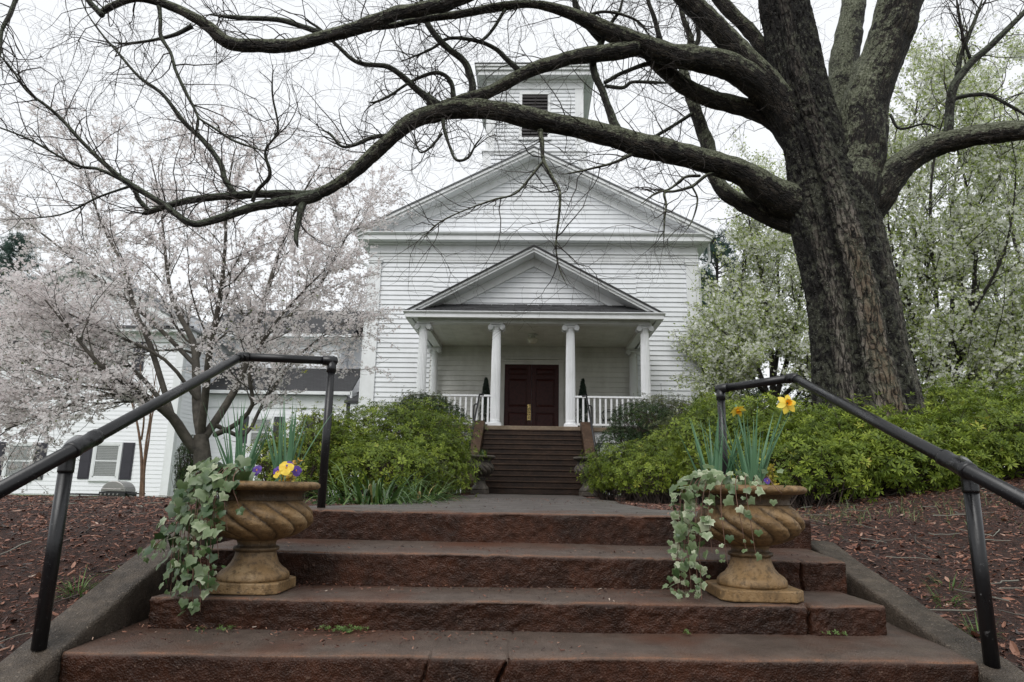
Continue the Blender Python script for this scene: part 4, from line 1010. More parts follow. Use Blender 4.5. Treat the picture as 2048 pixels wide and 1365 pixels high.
limb('branch', [(1087, 322, 6, 7.95), (1060, 356, 5, 7.9), (1030, 388, 4, 7.85), (985, 401, 4, 7.8), (920, 425, 3, 7.75), (870, 452, 3, 7.7), (838, 490, 2, 7.65)], 7, 6, 0.2, seed=71)
limb('branch', [(886, 240, 10, 7.9), (889, 262, 8, 7.86), (898, 290, 6, 7.82), (912, 320, 6, 7.8), (936, 316, 5, 7.78), (952, 289, 4, 7.76), (968, 270, 3, 7.74)], 8, 6, 0.25, 'branch', seed=72)
limb('branch', [(884, 268, 6, 7.86), (866, 290, 6, 7.84), (852, 302, 5, 7.82), (838, 303, 4, 7.8), (828, 272, 3, 7.78), (815, 255, 2, 7.76)], 8, 6, 0.25, 'branch', seed=73)
limb('branch', [(782, 272, 11, 7.8), (748, 275, 9, 7.76), (709, 291, 8, 7.72), (682, 293, 6, 7.7), (660, 268, 5, 7.68), (634, 258, 3, 7.65)], 8, 6, 0.25, 'branch', seed=74)
limb('branch', [(1272, 305, 9, 8.36), (1230, 325, 6, 8.3), (1186, 337, 5, 8.25), (1150, 345, 4, 8.2), (1120, 350, 2, 8.15)], 7, 6, 0.2, seed=75)
limb('branch', [(1392, 222, 8, 9.4), (1350, 250, 7, 9.3), (1303, 278, 7, 9.2), (1270, 300, 6, 9.1)], 8, 6, 0.2, 'branch', seed=76)
limb('branch', [(1436, 345, 10, 8.6), (1412, 352, 8, 8.55), (1384, 373, 7, 8.5), (1350, 383, 6, 8.45), (1329, 386, 6, 8.42), (1332, 410, 5, 8.4), (1329, 440, 4, 8.38), (1327, 488, 3, 8.35)], 8, 6, 0.25, seed=77)
limb('branch', [(1400, 352, 7, 8.55), (1370, 355, 6, 8.5), (1340, 378, 5, 8.46), (1310, 388, 4, 8.42), (1280, 410, 3, 8.36)], 7, 6, 0.25, seed=78)
limb('branch', [(1384, 373, 5, 8.5), (1395, 400, 4, 8.48), (1385, 440, 3, 8.45), (1366, 470, 2, 8.4)], 7, 6, 0.25, seed=79)
limb('branch', [(35, -10, 12, 7.3), (20, 30, 11, 7.25), (4, 62, 9, 7.2), (0, 110, 6, 7.15), (-12, 150, 5, 7.1)], 8, 6, 0.2, 'branch', seed=80)
limb('branch', [(1160, 38, 9, 8.05), (1210, 24, 7, 8.05), (1270, 40, 6, 8.08), (1300, 72, 5, 8.1)], 7, 6, 0.25, seed=81)
limb('branch', [(1320, 80, 13, 8.3), (1310, 40, 11, 8.25), (1295, 0, 9, 8.2), (1285, -30, 7, 8.2)], 8, 6, 0.2, 'branch', seed=82)
limb('branch', [(1010, 20, 8, 7.75), (985, 60, 7, 7.72), (960, 82, 5, 7.7), (930, 60, 3, 7.68)], 7, 6, 0.2, 'branch', seed=83)

# fine bare twigs on every branch: two generations of curving shoots
def twig_gen(parents, n_per_m, lmin, lmax, r0, nseg, up, out_keep, spread=1.0, droop=0.0, rmax=0.2):
    Ps, rs = [], []
    for P, r in parents:
        L = np.linalg.norm(np.diff(P, axis=0), axis=1); s = np.concatenate(([0], np.cumsum(L)))
        m = rng.poisson(n_per_m*s[-1]) if len(s) > 2 else 0
        for _ in range(m):
            t = s[-1]*rng.random()**0.8; i = min(np.searchsorted(s, t), len(P)-1)
            if r[i] > rmax: continue
            d0 = norm(P[min(i+1, len(P)-1)]-P[max(i-1, 0)])
            side = norm(np.cross(d0, rng.normal(size=3)))
            ang = rng.uniform(0.5, 1.25)*spread
            d = norm(d0*math.cos(ang)+side*math.sin(ang)+np.array((0, 0, up*rng.random())))
            l = rng.uniform(lmin, lmax); step = l/nseg
            pts = [P[i]]; q = P[i].copy(); cur = rng.normal(size=3)*0.25
            for k_ in range(nseg):
                d = norm(d+cur*0.5+rng.normal(size=3)*0.22+np.array((0, 0, -droop)))
                q = q+d*step; pts.append(q)
            Ps.append(np.array(pts)); a = min(r0*rng.uniform(0.6, 1.2), r[i]*0.8)
            rs.append(np.linspace(a, 0.0012, nseg+1))
    return Ps, rs
fine = [(P, r) for P, r in BRANCHES]
P1, r1 = twig_gen(fine, 9.0, 0.35, 1.35, 0.009, 8, 0.3, 0, rmax=0.16)
lean = [(P[2:], r[2:]) for P, r in zip(P1, r1)]
P2, r2 = twig_gen(lean, 6.5, 0.15, 0.6, 0.0042, 6, 0.1, 0, droop=0.03)
P3, r3 = twig_gen([(P[1:], r[1:]) for P, r in zip(P2, r2)], 4.6, 0.06, 0.28, 0.0026, 4, 0.1, 0)
allV, allQ, n = [], [], 0
for Pg, rg in ((P1, r1), (P2, r2), (P3, r3)):
    V, Q = tubes_batch(np.array(Pg), np.array(rg), 3)
    allV.append(V); allQ.append(Q+n); n += len(V)
link('twigs', mesh_np('twigs', np.vstack(allV), [np.vstack(allQ)], M['twig'], True), oak, kind='stuff')
print('oak twigs', len(P1), len(P2), len(P3))
# ------------------------------------------------------------------ house with shutters behind the cherry
YH = 27.0
hs_ = thing('clapboard_house', 'two-storey white clapboard house with dark shutters behind the cherry tree', 'house', (-18, YH, -0.4))
def hx(px, py=900): return at(px, py, YH)[0]
def hz(px, py): return at(px, py, YH)[2]
HX1 = -14.2; HC = at(158, 516, YH-0.5)[0]; HX0 = 2*HC-HX1; HE = at(158, 516, YH-0.5)[2]-0.35-(HX1-HC)*0.58
def clap_sheet(x0, x1, z0, z1, y, pitch=0.165):
    n = int((z1-z0)/pitch); V, F = [], []
    for k in range(n):
        z = z0+k*pitch; b = len(V)
        V += [(x0, y-0.018, z), (x1, y-0.018, z), (x1, y-0.003, z+pitch), (x0, y-0.003, z+pitch), (x0, y, z), (x1, y, z)]
        F += [(b, b+1, b+2, b+3), (b+4, b+5, b+1, b)]
    return np.array(V), np.array(F)
MB().box(HX0, HX1, YH+0.002, YH+14, -0.6, HE).build('wall', M['house_siding'], hs_)
V, F = clap_sheet(HX0+0.25, HX1-0.30, -0.4, HE-0.4, YH)
link('siding', mesh_np('siding', V, [F], M['house_siding']), hs_, kind='stuff')
m = MB()
n = 78
for k in range(44):
    z = -0.4+k*0.165
    m.add([(HX1+0.018, YH+0.2, z), (HX1+0.018, YH+14, z), (HX1+0.003, YH+14, z+0.165), (HX1+0.003, YH+0.2, z+0.165)], [(0, 1, 2, 3)])
m.build('side_siding', M['house_siding'], hs_, kind='stuff')
for q in ((HX1-0.28, HX1+0.03, YH-0.05, YH+0.001), (HX1+0.003, HX1+0.03, YH+0.002, YH+0.2), (HX0, HX0+0.25, YH-0.05, YH+0.001)): MB().box(*q, -0.6, HE-0.4).build('corner_board', M['trim'], hs_)
m = MB(); m.box(HX0-0.1, HX1+0.1, YH-0.09, YH+0.001, HE-0.4, HE-0.05); m.box(HX0-0.3, HX1+0.3, YH-0.5, YH+0.001, HE-0.048, HE+0.06); m.build('frieze', M['trim'], hs_)
MB().prism_x([(YH-0.55, HE+0.062), (YH-0.02, HE+0.30), (YH-0.02, HE+0.062)], HX0-0.3, HX1+0.3).build('pent_roof', M['shingle'], hs_)
HS = 0.58; HH = (HX1-HX0)/2
MB().prism_y([(HX0, HE), (HX1, HE), (HC, HE+HH*HS)], YH+0.01, YH+0.15).build('gable_wall', M['house_siding'], hs_)
V, F = [], []
for k in range(19):
    z = HE+0.3+k*0.165; w = HH-(z-HE)/HS-0.3; w2 = HH-(z+0.165-HE)/HS-0.3
    if w2 < 0.1: break
    b = len(V); V += [(HC-w, YH-0.012, z), (HC+w, YH-0.012, z), (HC+w2, YH+0.003, z+0.165), (HC-w2, YH+0.003, z+0.165)]; F.append((b, b+1, b+2, b+3))
link('gable_siding', mesh_np('gable_siding', np.array(V), [np.array(F)], M['house_siding']), hs_, kind='stuff')
rake(hs_, 'rake_board', HC, HE+HH*HS+0.35, HH+0.45, HS, 0.07, 0.38, YH-0.5, YH+0.009, M['trim'])
rake(hs_, 'roof', HC, HE+HH*HS+0.35, HH+0.5, HS, 0.0, 0.068, YH-0.55, YH+14, M['shingle_grey'])
def window(parent, x, z0, z1, w, y, shut=0.42, muntin=False):
    """sash window: frame > blind, pane, sash bars; shutters beside it"""
    m = MB()
    m.box(x-w/2-0.11, x-w/2, y-0.06, y-0.02, z0-0.1, z1+0.12); m.box(x+w/2, x+w/2+0.11, y-0.06, y-0.02, z0-0.1, z1+0.12)
    m.box(x-w/2, x+w/2, y-0.06, y-0.02, z1, z1+0.12); m.box(x-w/2-0.15, x+w/2+0.15, y-0.09, y-0.02, z0-0.16, z0-0.102); m.box(x-w/2, x+w/2, y-0.06, y-0.02, z0-0.1, z0)
    fr = m.build('window', M['trim'], parent)
    MB().box(x-w/2, x+w/2, y-0.0215, y-0.0185, z0, z1).build('pane_backing', M['shutter'], fr)
    for k in range(int((z1-z0)/0.065)):
        z = z0+0.02+k*0.065
        o = MB().add([(x-w/2, y-0.030, z), (x+w/2, y-0.030, z), (x+w/2, y-0.023, z+0.058), (x-w/2, y-0.023, z+0.058)], [(0, 1, 2, 3)]).build('blind_slat', M['blind'], fr)
    zm = (z0+z1)/2
    m = MB(); m.box(x-w/2, x+w/2, y-0.05, y-0.035, zm-0.025, zm+0.025); m.box(x-w/2, x-w/2+0.04, y-0.048, y-0.036, z0, z1); m.box(x+w/2-0.04, x+w/2, y-0.048, y-0.036, z0, z1); m.box(x-w/2, x+w/2, y-0.048, y-0.036, z1-0.04, z1); m.box(x-w/2, x+w/2, y-0.048, y-0.036, z0, z0+0.045)
    m.build('sash', M['trim'], fr)
    for a, b in ((z0+0.045, zm-0.025), (zm+0.025, z1-0.04)):
        MB().box(x-w/2+0.04, x+w/2-0.04, y-0.042, y-0.039, a, b).build('pane', M['pane'], fr)
    for s in (-1, 1):
        if not shut: continue
        q = sorted((x+s*(w/2+0.14), x+s*(w/2+0.14+shut)))
        m = MB(); za, zb = z0-0.08, z1+0.1; mid = za+(zb-za)*0.46
        m.box(q[0], q[1], y-0.045, y-0.02, za, zb)
        for c_, d_ in ((za+0.07, mid-0.03), (mid+0.03, zb-0.07)): m.box(q[0]+0.06, q[1]-0.06, y-0.055, y-0.046, c_, d_)
        m.build('shutter', M['shutter'], parent)
for px in (39, 214):
    x = hx(px, 920); z0, z1 = hz(px, 955), hz(px, 890)
    window(hs_, x, z0, z1, 0.95, YH, 0.46)
for px in (75, 240):
    x = hx(px, 700); z0, z1 = hz(px, 738), hz(px, 668)
    window(hs_, x, z0, z1, 0.95, YH, 0.46)

# lower wing between the house and the church
YWG = 31.0
wg = thing('house_wing', 'white wing with grey shingled roofs between the shuttered house and the church', 'house', (-10, YWG, -0.3))
WX0, WX1 = -15.8, -6.3
p_e = at(690, 670, YWG-0.5); p_r = at(690, 622, YWG+3.4); p_pt = at(690, 738, YWG); p_pe = at(690, 785, YWG-2.0); p_w = at(640, 860, YWG-1.7)
V, F = clap_sheet(WX0, at(683, 700, YWG)[0], 2.0, p_e[2]-0.1, YWG); link('siding', mesh_np('siding', V, [F], M['house_siding']), wg, kind='stuff')
MB().box(WX0, at(683, 700, YWG)[0], YWG+0.002, YWG+9, -0.5, p_e[2]-0.02).build('wall', M['house_siding'], wg)
xr = at(705, 650, YWG-0.5)[0]
m = MB(); m.prism_x([(YWG-0.5, p_e[2]), (YWG+3.4, p_r[2]), (YWG+7.5, p_e[2]), (YWG+7.5, p_e[2]-0.05), (YWG+3.4, p_r[2]-0.12), (YWG-0.5, p_e[2]-0.08)], WX0, xr)
m.build('roof', M['shingle'], wg)
m = MB(); m.box(WX0, xr+0.02, YWG-0.62, YWG-0.51, p_e[2]-0.13, p_e[2]+0.01); m.box(WX0, xr, YWG-0.5, YWG-0.01, p_e[2]-0.20, p_e[2]-0.09); m.build('gutter', M['trim'], wg)
# taller connecting block right behind the church corner
xb = at(683, 700, YWG+1)[0]
MB().box(xb+0.3, WX1+1, YWG+1.2, YWG+8, -0.5, p_e[2]+0.2).build('connecting_wall', M['house_siding'], wg)
V, F = clap_sheet(xb+0.3, WX1+1, 2.0, p_e[2]+0.2, YWG+1.19); link('connecting_siding', mesh_np('connecting_siding', V, [F], M['house_siding']), wg, kind='stuff')
m = MB(); m.prism_x([(YWG+0.6, p_e[2]+0.2), (YWG+3.4, p_r[2]+0.0), (YWG+7.5, p_e[2]+0.2)], xr+0.1, WX1+1.2); m.build('connecting_roof', M['shingle'], wg)
P = spline(np.array([(xb+0.28, YWG-0.45, p_e[2]-0.12), (xb+0.25, YWG-0.3, p_e[2]-0.4), (xb+0.2, YWG-0.06, p_e[2]-0.65), (xb+0.2, YWG-0.06, p_pt[2]-0.2)]), 6)
MB().tube(P, 0.05, 10).build('downspout', M['trim'], wg, True)
# porch roof, wall and windows under it
xp = at(716, 740, YWG-1)[0]
m = MB(); m.prism_x([(YWG-2.0, p_pe[2]), (YWG-0.02, p_pt[2]), (YWG-0.02, p_pt[2]-0.1), (YWG-2.0, p_pe[2]-0.08)], WX0, xp); m.build('porch_roof', M['shingle'], wg)
m = MB(); m.box(WX0, xp+0.05, YWG-2.1, YWG-2.01, p_pe[2]-0.12, p_pe[2]+0.02); m.prism_y([(xp+0.02, p_pe[2]-0.35), (xp+0.10, p_pe[2]-0.35), (xp+0.10, p_pe[2]+0.05), (xp+0.02, p_pe[2]+0.05)], YWG-2.1, YWG-0.2)
m.build('porch_gutter', M['trim'], wg)
MB().box(WX0, xp-0.25, YWG-1.7, YWG-0.05, -0.5, p_pe[2]-0.1).build('porch_wall', M['house_siding'], wg)
V, F = clap_sheet(WX0, xp-0.25, 0.1, p_pe[2]-0.7, YWG-1.702); link('porch_siding', mesh_np('porch_siding', V, [F], M['house_siding']), wg, kind='stuff')
m = MB(); m.box(WX0, xp-0.2, YWG-1.75, YWG-1.70, p_pe[2]-0.68, p_pe[2]-0.13); m.box(xp-0.4, xp-0.2, YWG-1.78, YWG-1.70, 0, p_pe[2]-0.13); m.build('porch_trim', M['trim'], wg)
for px in (522, 655):
    a = at(px, 860, YWG-1.72); window(wg, a[0], at(px, 892, YWG-1.72)[2], at(px, 838, YWG-1.72)[2], 0.85, YWG-1.72, 0.40)
q = at(690, 780, YWG-2.5); q2 = at(724, 803, YWG-2.5)
m = MB(); m.prism_x([(YWG-2.7, q2[2]), (YWG-0.3, q[2]+0.25), (YWG-0.3, q2[2]-0.1), (YWG-2.7, q2[2]-0.1)], q[0]+0.06, WX1+0.6); m.build('entry_roof', M['shingle'], wg)
m = MB(); m.box(q[0]+0.3, WX1+0.5, YWG-2.6, YWG-0.3, -0.3, q2[2]-0.12); m.build('entry_wall', M['house_siding'], wg)

# white deck railing glimpsed below the wing
dk = thing('deck_railing', 'low white slatted deck railing behind the daffodil leaves by the wing', 'railing', (-9.6, 24, 0))
a, b = at(470, 905, 24.0), at(545, 905, 24.0); zt, zb = at(500, 888, 24)[2], at(500, 925, 24)[2]
tr = MB().box(a[0], b[0], 23.97, 24.03, zt-0.07, zt).build('rail', M['trim'], dk)
MB().box(a[0], b[0], 23.98, 24.02, zb, zb+0.06).build('rail', M['trim'], dk)
me = MB().box(-0.02, 0.02, -0.015, 0.015, zb+0.06, zt-0.07).mesh('baluster', M['trim'])
for k in range(14):
    o = link('baluster', me, tr); o.location = (a[0]+(k+0.5)*(b[0]-a[0])/14, 24.0, 0)

# steel grill on the lawn
g0 = at(232, 987, 20.0)
gr = thing('grill', 'steel barbecue grill with domed hood on the lawn below the shuttered window', 'grill', (g0[0], 20, g0[2]-0.5))
x, z = g0[0], g0[2]
hood = [(x+0.05+0.36*math.cos(t)*1.0, z+0.05+0.30*math.sin(t)) for t in np.linspace(0, math.pi, 14)]
MB().prism_y(hood, 19.75, 20.3).build('hood', M['steel'], gr, bevel=0.015)
m = MB(); m.box(x-0.33, x+0.43, 19.72, 20.33, z-0.10, z+0.045); m.build('firebox', M['black'], gr)
m = MB(); m.tube([(x-0.25, 19.68, z+0.12), (x+0.33, 19.68, z+0.12)], 0.014, 8); m.build('handle', M['steel'], gr)
for k in range(5):
    m = MB(); m.tube([(x-0.25+k*0.12, 19.69, z-0.02), (x-0.25+k*0.12, 19.72, z-0.02)], 0.025, 10); m.build('knob', M['steel'], gr)
m = MB(); m.box(x-1.35, x-0.35, 19.78, 20.28, z-0.06, z-0.02); m.box(x+0.45, x+0.72, 19.78, 20.28, z-0.02, z+0.02); m.build('side_shelf', M['black'], gr)
for dx in (-0.3, 0.40):
    for yy in (19.8, 20.25): MB().box(x+dx-0.02, x+dx+0.02, yy-0.02, yy+0.02, z-0.95, z-0.1).build('leg', M['black'], gr)

# ------------------------------------------------------------------ flowering trees
class Grow:
    """branching skeleton: every level springs from the one below"""
    def __init__(s): s.lv = {}
    def add(s, l, P, r): s.lv.setdefault(l, []).append((np.asarray(P), np.asarray(r)))
    def sprout(s, l, n, len_, ratio, ang, trop, nseg=8, t0=0.25, wob=0.18, bend=0.08, hor=None):
        out = []
        for P, r in s.lv.get(l-1, []):
            L = np.linalg.norm(P[-1]-P[0])+1e-6
            for k in range(n):
                t = t0+(1-t0)*(k+rng.random())/n; f = t*(len(P)-1); i = int(min(f, len(P)-2)); q = P[i]+(P[i+1]-P[i])*(f-i)
                d0 = norm(P[i+1]-P[i]); side = norm(np.cross(d0, rng.normal(size=3)))
                a = rng.uniform(*ang); d = norm(d0*math.cos(a)+side*math.sin(a)+np.array(trop)*rng.random())
                if hor: d = norm(d*np.array((1, 1, hor)))
                l_ = rng.uniform(*len_)*(1.15-0.5*t); pts = [q]
                for _ in range(nseg):
                    d = norm(d+rng.normal(size=3)*wob+np.array(trop)*bend); pts.append(pts[-1]+d*l_/nseg)
                ra = min(r[i]*ratio, r[i]*0.85); s.add(l, pts, np.linspace(ra, max(0.003, ra*0.25), nseg+1))
    def wood(s, name, mat, parent, ks):
        V, F, n = [], [], 0
        for l, br in s.lv.items():
            by = {}
            for P, r in br: by.setdefault(len(P), []).append((P, r))
            for m_, g in by.items():
                v, q = tubes_batch(np.array([a for a, _ in g]), np.array([b for _, b in g]), ks[min(l, len(ks)-1)])
                V.append(v); F.append(q+n); n += len(v)
        return link(name, mesh_np(name, np.vstack(V), [np.vstack(F)], mat, True), parent)
    def sample(s, levels, per_m, jit, tmin=0.1):
        out = []
        for l in levels:
            for P, r in s.lv.get(l, []):
                seg = np.linalg.norm(np.diff(P, axis=0), axis=1); L = seg.sum(); m = rng.poisson(per_m*L*(1-tmin))
                if m == 0: continue
                f = (tmin+(1-tmin)*rng.random(m))*(len(P)-1); i = np.minimum(f.astype(int), len(P)-2)
                out.append(P[i]+(P[i+1]-P[i])*(f-i)[:, None])
        A = np.vstack(out); return A+rng.normal(size=A.shape)*jit
def flower_tpl(n=5, r=0.5, cup=0.18):
    V = [(0, 0, 0)]; F = []
    for k in range(n):
        a = 2*math.pi*k/n; h = math.pi/n*0.95; b = len(V)
        V += [(0.55*r*2*math.cos(a-h), 0.55*r*2*math.sin(a-h), cup), (r*2*math.cos(a), r*2*math.sin(a), cup*1.3), (0.55*r*2*math.cos(a+h), 0.55*r*2*math.sin(a+h), cup)]
        F.append((0, b, b+1, b+2))
    return np.array(V), [np.array(F)], np.array([-0.35]+[0.1, 0.15, 0.1]*n)
LEAF = (np.array([(0, 0, 0), (0.28, 0.06, 0.42), (0, 0, 1), (-0.28, 0.06, 0.42)]), [np.array([(0, 1, 2, 3)])])
def shoots(stems, base, n, r0):
    out = []
    for (tx, ty, tz, bow) in stems: pass
FT = flower_tpl()

# pink cherry
cb = at(412, 985, 12.0)
cherry = thing('cherry_tree', 'spreading cherry tree covered in pale pink blossom in front of the shuttered house', 'tree', (cb[0], 12.0, cb[2]))
G = Grow()
def stem(g, l, rows, n=3, f=0.68):
    P, r = limb3d(rows, n); g.add(l, P, r*f)
stem(G, 0, [(412, 1005, 74, 12.0), (408, 950, 60, 12.0), (404, 905, 54, 12.0), (402, 870, 44, 12.0)], 4)
stem(G, 1, [(405, 915, 34, 12), (375, 880, 34, 11.9), (345, 835, 32, 11.7), (300, 800, 26, 11.4), (250, 765, 20, 11.0), (200, 730, 15, 10.7), (140, 660, 9, 10.4), (90, 600, 5, 10.2)])
stem(G, 1, [(403, 880, 30, 12), (394, 820, 30, 12.2), (392, 740, 26, 12.4), (385, 680, 20, 12.6), (345, 600, 14, 12.9), (330, 500, 10, 13.1), (320, 400, 6, 13.2), (300, 310, 3, 13.3)])
stem(G, 1, [(405, 880, 30, 12), (440, 830, 26, 12.2), (480, 760, 22, 12.5), (505, 680, 18, 12.8), (530, 600, 14, 13.0), (560, 500, 10, 13.2), (600, 400, 6, 13.4), (640, 330, 4, 13.4)])
stem(G, 1, [(402, 870, 26, 12), (412, 780, 24, 11.7), (420, 700, 20, 11.4), (440, 600, 16, 11.2), (450, 500, 11, 11.0), (455, 390, 7, 10.9), (470, 300, 4, 10.8)])
stem(G, 1, [(345, 835, 20, 11.7), (300, 690, 18, 11.9), (270, 620, 15, 12.2), (250, 540, 12, 12.5), (200, 440, 8, 12.8), (170, 340, 5, 13.0), (150, 280, 3, 13.0)])
stem(G, 1, [(430, 870, 18, 12), (470, 850, 16, 11.7), (505, 810, 13, 11.4), (500, 740, 11, 11.2), (540, 660, 9, 11.0), (600, 590, 6, 10.8), (650, 540, 4, 10.7)])
stem(G, 1, [(330, 820, 18, 11.6), (250, 790, 14, 11.0), (170, 800, 11, 10.6), (90, 830, 8, 10.3), (10, 860, 5, 10.0)])
stem(G, 1, [(300, 800, 14, 11.4), (200, 750, 12, 11.7), (100, 720, 9, 12.0), (0, 730, 6, 12.3), (-80, 740, 4, 12.5)])
stem(G, 1, [(390, 730, 16, 12.4), (300, 640, 13, 12.8), (200, 560, 10, 13.2), (100, 480, 7, 13.5), (20, 420, 4, 13.7)])
stem(G, 1, [(505, 690, 14, 12.8), (570, 640, 11, 13.1), (640, 570, 8, 13.4), (690, 480, 5, 13.6), (720, 420, 3, 13.7)])
stem(G, 1, [(430, 850, 15, 12.1), (490, 870, 12, 12.5), (530, 800, 10, 12.8), (590, 720, 8, 13.0), (650, 670, 5, 13.2), (700, 640, 3, 13.3)])
stem(G, 1, [(352, 838, 18, 11.7), (255, 730, 14, 11.9), (110, 655, 9, 12.1), (-20, 610, 5, 12.3)])
stem(G, 1, [(300, 802, 13, 11.4), (190, 775, 10, 11.2), (70, 780, 7, 11.0), (-50, 800, 4, 10.8)])
stem(G, 1, [(395, 800, 14, 12.2), (330, 720, 11, 11.8), (230, 670, 8, 11.5), (120, 620, 5, 11.3)])
G.sprout(2, 19, (0.8, 2.1), 0.38, (0.4, 1.0), (0, 0, 0.12), 8, 0.3, 0.16, 0.3, hor=0.7)
G.sprout(3, 11, (0.35, 1.0), 0.5, (0.4, 1.0), (0, 0, 0.05), 6, 0.15, 0.18, 0.2, hor=0.75)
G.wood('trunk', M['cherry_bark'], cherry, (16, 9, 5, 3))
A = np.vstack((G.sample((3,), 11.0, 0.02), G.sample((2,), 10.5, 0.03, 0.2), G.sample((1,), 4.0, 0.05, 0.5)))
m_ = len(A); A5 = np.repeat(A, 4, 0)+rng.normal(size=(m_*4, 3))*0.026
V, Pl, T = scatter(FT[0], FT[1], A5, frames(rng.normal(size=(len(A5), 3))*0.8+np.array((0, -0.45, 0.55))), rng.uniform(0.019, 0.033, len(A5)), np.clip(np.repeat(rng.random(m_), 4)*0.5+rng.random(len(A5))*0.45, 0, 1), FT[2])
link('blossom', mesh_np('blossom', V, Pl, M['cherry_blossom'], False, {'tint': T}), cherry, kind='stuff')
A = np.vstack((G.sample((3,), 1.0, 0.03), G.sample((2,), 1.4, 0.03, 0.2)))
V, Pl, T = scatter(LEAF[0], LEAF[1], A, frames(rng.normal(size=(len(A), 3))), rng.uniform(0.03, 0.06, len(A)))
link('leaves', mesh_np('leaves', V, Pl, M['cherry_leaf'], False, {'tint': T}), cherry, kind='stuff')
print('cherry blossoms', len(A5))

# pear trees
def pear(base_px, depth, stems, label, white, n2, n3, len2, len3, per, size=1.0, wood='pear_bark'):
    b = at(*base_px, depth)
    t = thing('pear_tree', label, 'tree', (b[0], depth, b[2]), 'flowering pear trees beyond the oak')
    g = Grow()
    for s in stems: stem(g, 1, s, 3, 0.52)
    g.sprout(2, n2, len2, 0.42, (0.45, 1.15), (0, 0, 0.22), 7, 0.18, 0.14, 0.10)
    g.sprout(3, n3, len3, 0.5, (0.35, 0.95), (0, 0, 0.2), 5, 0.12, 0.16, 0.15)
    g.wood('trunk', M[wood], t, (12, 9, 4, 3))
    A = np.vstack((g.sample((3,), per, 0.04), g.sample((2,), per*0.8, 0.05, 0.25)))
    nf = 3; A3 = np.repeat(A, nf, 0)+rng.normal(size=(len(A)*nf, 3))*0.04*size
    keep = rng.random(len(A3)) < white*(0.5+vnoise(A3*0.9, 4)); A3 = A3[keep]
    V, Pl, T = scatter(FT[0], FT[1], A3, frames(rng.normal(size=(len(A3), 3))*0.8+np.array((0, -0.4, 0.6))), rng.uniform(0.032, 0.055, len(A3))*size, None, FT[2]*0.5)
    link('blossom', mesh_np('blossom', V, Pl, M['pear_blossom'], False, {'tint': T}), t, kind='stuff')
    A3 = np.repeat(A, 4, 0)+rng.normal(size=(len(A)*4, 3))*0.07*size
    A3 = A3[rng.random(len(A3)) < (1.1-white*0.5)]
    V, Pl, T = scatter(LEAF[0], LEAF[1], A3, frames(rng.normal(size=(len(A3), 3))), rng.uniform(0.05, 0.09, len(A3))*size)
    link('leaves', mesh_np('leaves', V, Pl, M['pear_leaf'], False, {'tint': T}), t, kind='stuff')
    print('pear', len(A), len(A3)); return t
D = 14.5
pear((1880, 860), D, [
    [(1868, 880, 50, D), (1862, 780, 44, D), (1856, 700, 34, D), (1845, 600, 26, D+.2), (1830, 480, 20, D+.3), (1815, 350, 14, D+.4), (1830, 230, 8, D+.5), (1850, 130, 4, D+.5)],
    [(1885, 860, 36, D), (1905, 770, 30, D), (1930, 690, 25, D-.2), (1945, 600, 20, D-.4), (1950, 480, 15, D-.5), (1930, 360, 10, D-.6), (1900, 240, 6, D-.7), (1890, 150, 3, D-.7)],
    [(1900, 800, 32, D), (1960, 730, 26, D+.3), (2010, 660, 21, D+.6), (2060, 560, 16, D+.8), (2090, 440, 11, D+1), (2100, 320, 6, D+1)],
    [(1880, 720, 22, D), (1870, 560, 17, D-.5), (1860, 400, 12, D-.8), (1880, 260, 7, D-1), (1915, 150, 3, D-1)],
    [(1866, 820, 26, D), (1850, 720, 22, D-.4), (1822, 620, 17, D-.8), (1790, 520, 12, D-1), (1775, 420, 8, D-1.2), (1790, 300, 4, D-1.3)],
    [(1890, 790, 26, D), (1905, 640, 21, D+.6), (1900, 520, 16, D+1), (1905, 400, 12, D+1.3), (1925, 280, 8, D+1.5), (1950, 170, 4, D+1.5)],
    [(1880, 850, 18, D), (1930, 815, 14, D-.6), (1980, 790, 9, D-.9), (2030, 765, 5, D-1)], [(1870, 830, 16, D), (1842, 785, 12, D-.4), (1828, 720, 8, D-.7), (1815, 660, 4, D-.8)],
    [(1930, 760, 22, D), (2000, 740, 18, D-.5), (2060, 700, 14, D-.9), (2120, 620, 9, D-1.2), (2150, 520, 5, D-1.3)],
    [(1900, 700, 20, D), (1960, 600, 16, D-.6), (2010, 500, 12, D-1), (2030, 380, 8, D-1.2), (2030, 270, 4, D-1.3)]],
    'tall flowering pear just right of the oak trunk, mixed white bloom and fresh green', 0.62, 22, 11, (0.9, 2.5), (0.35, 1.0), 8.0)
D = 19.0
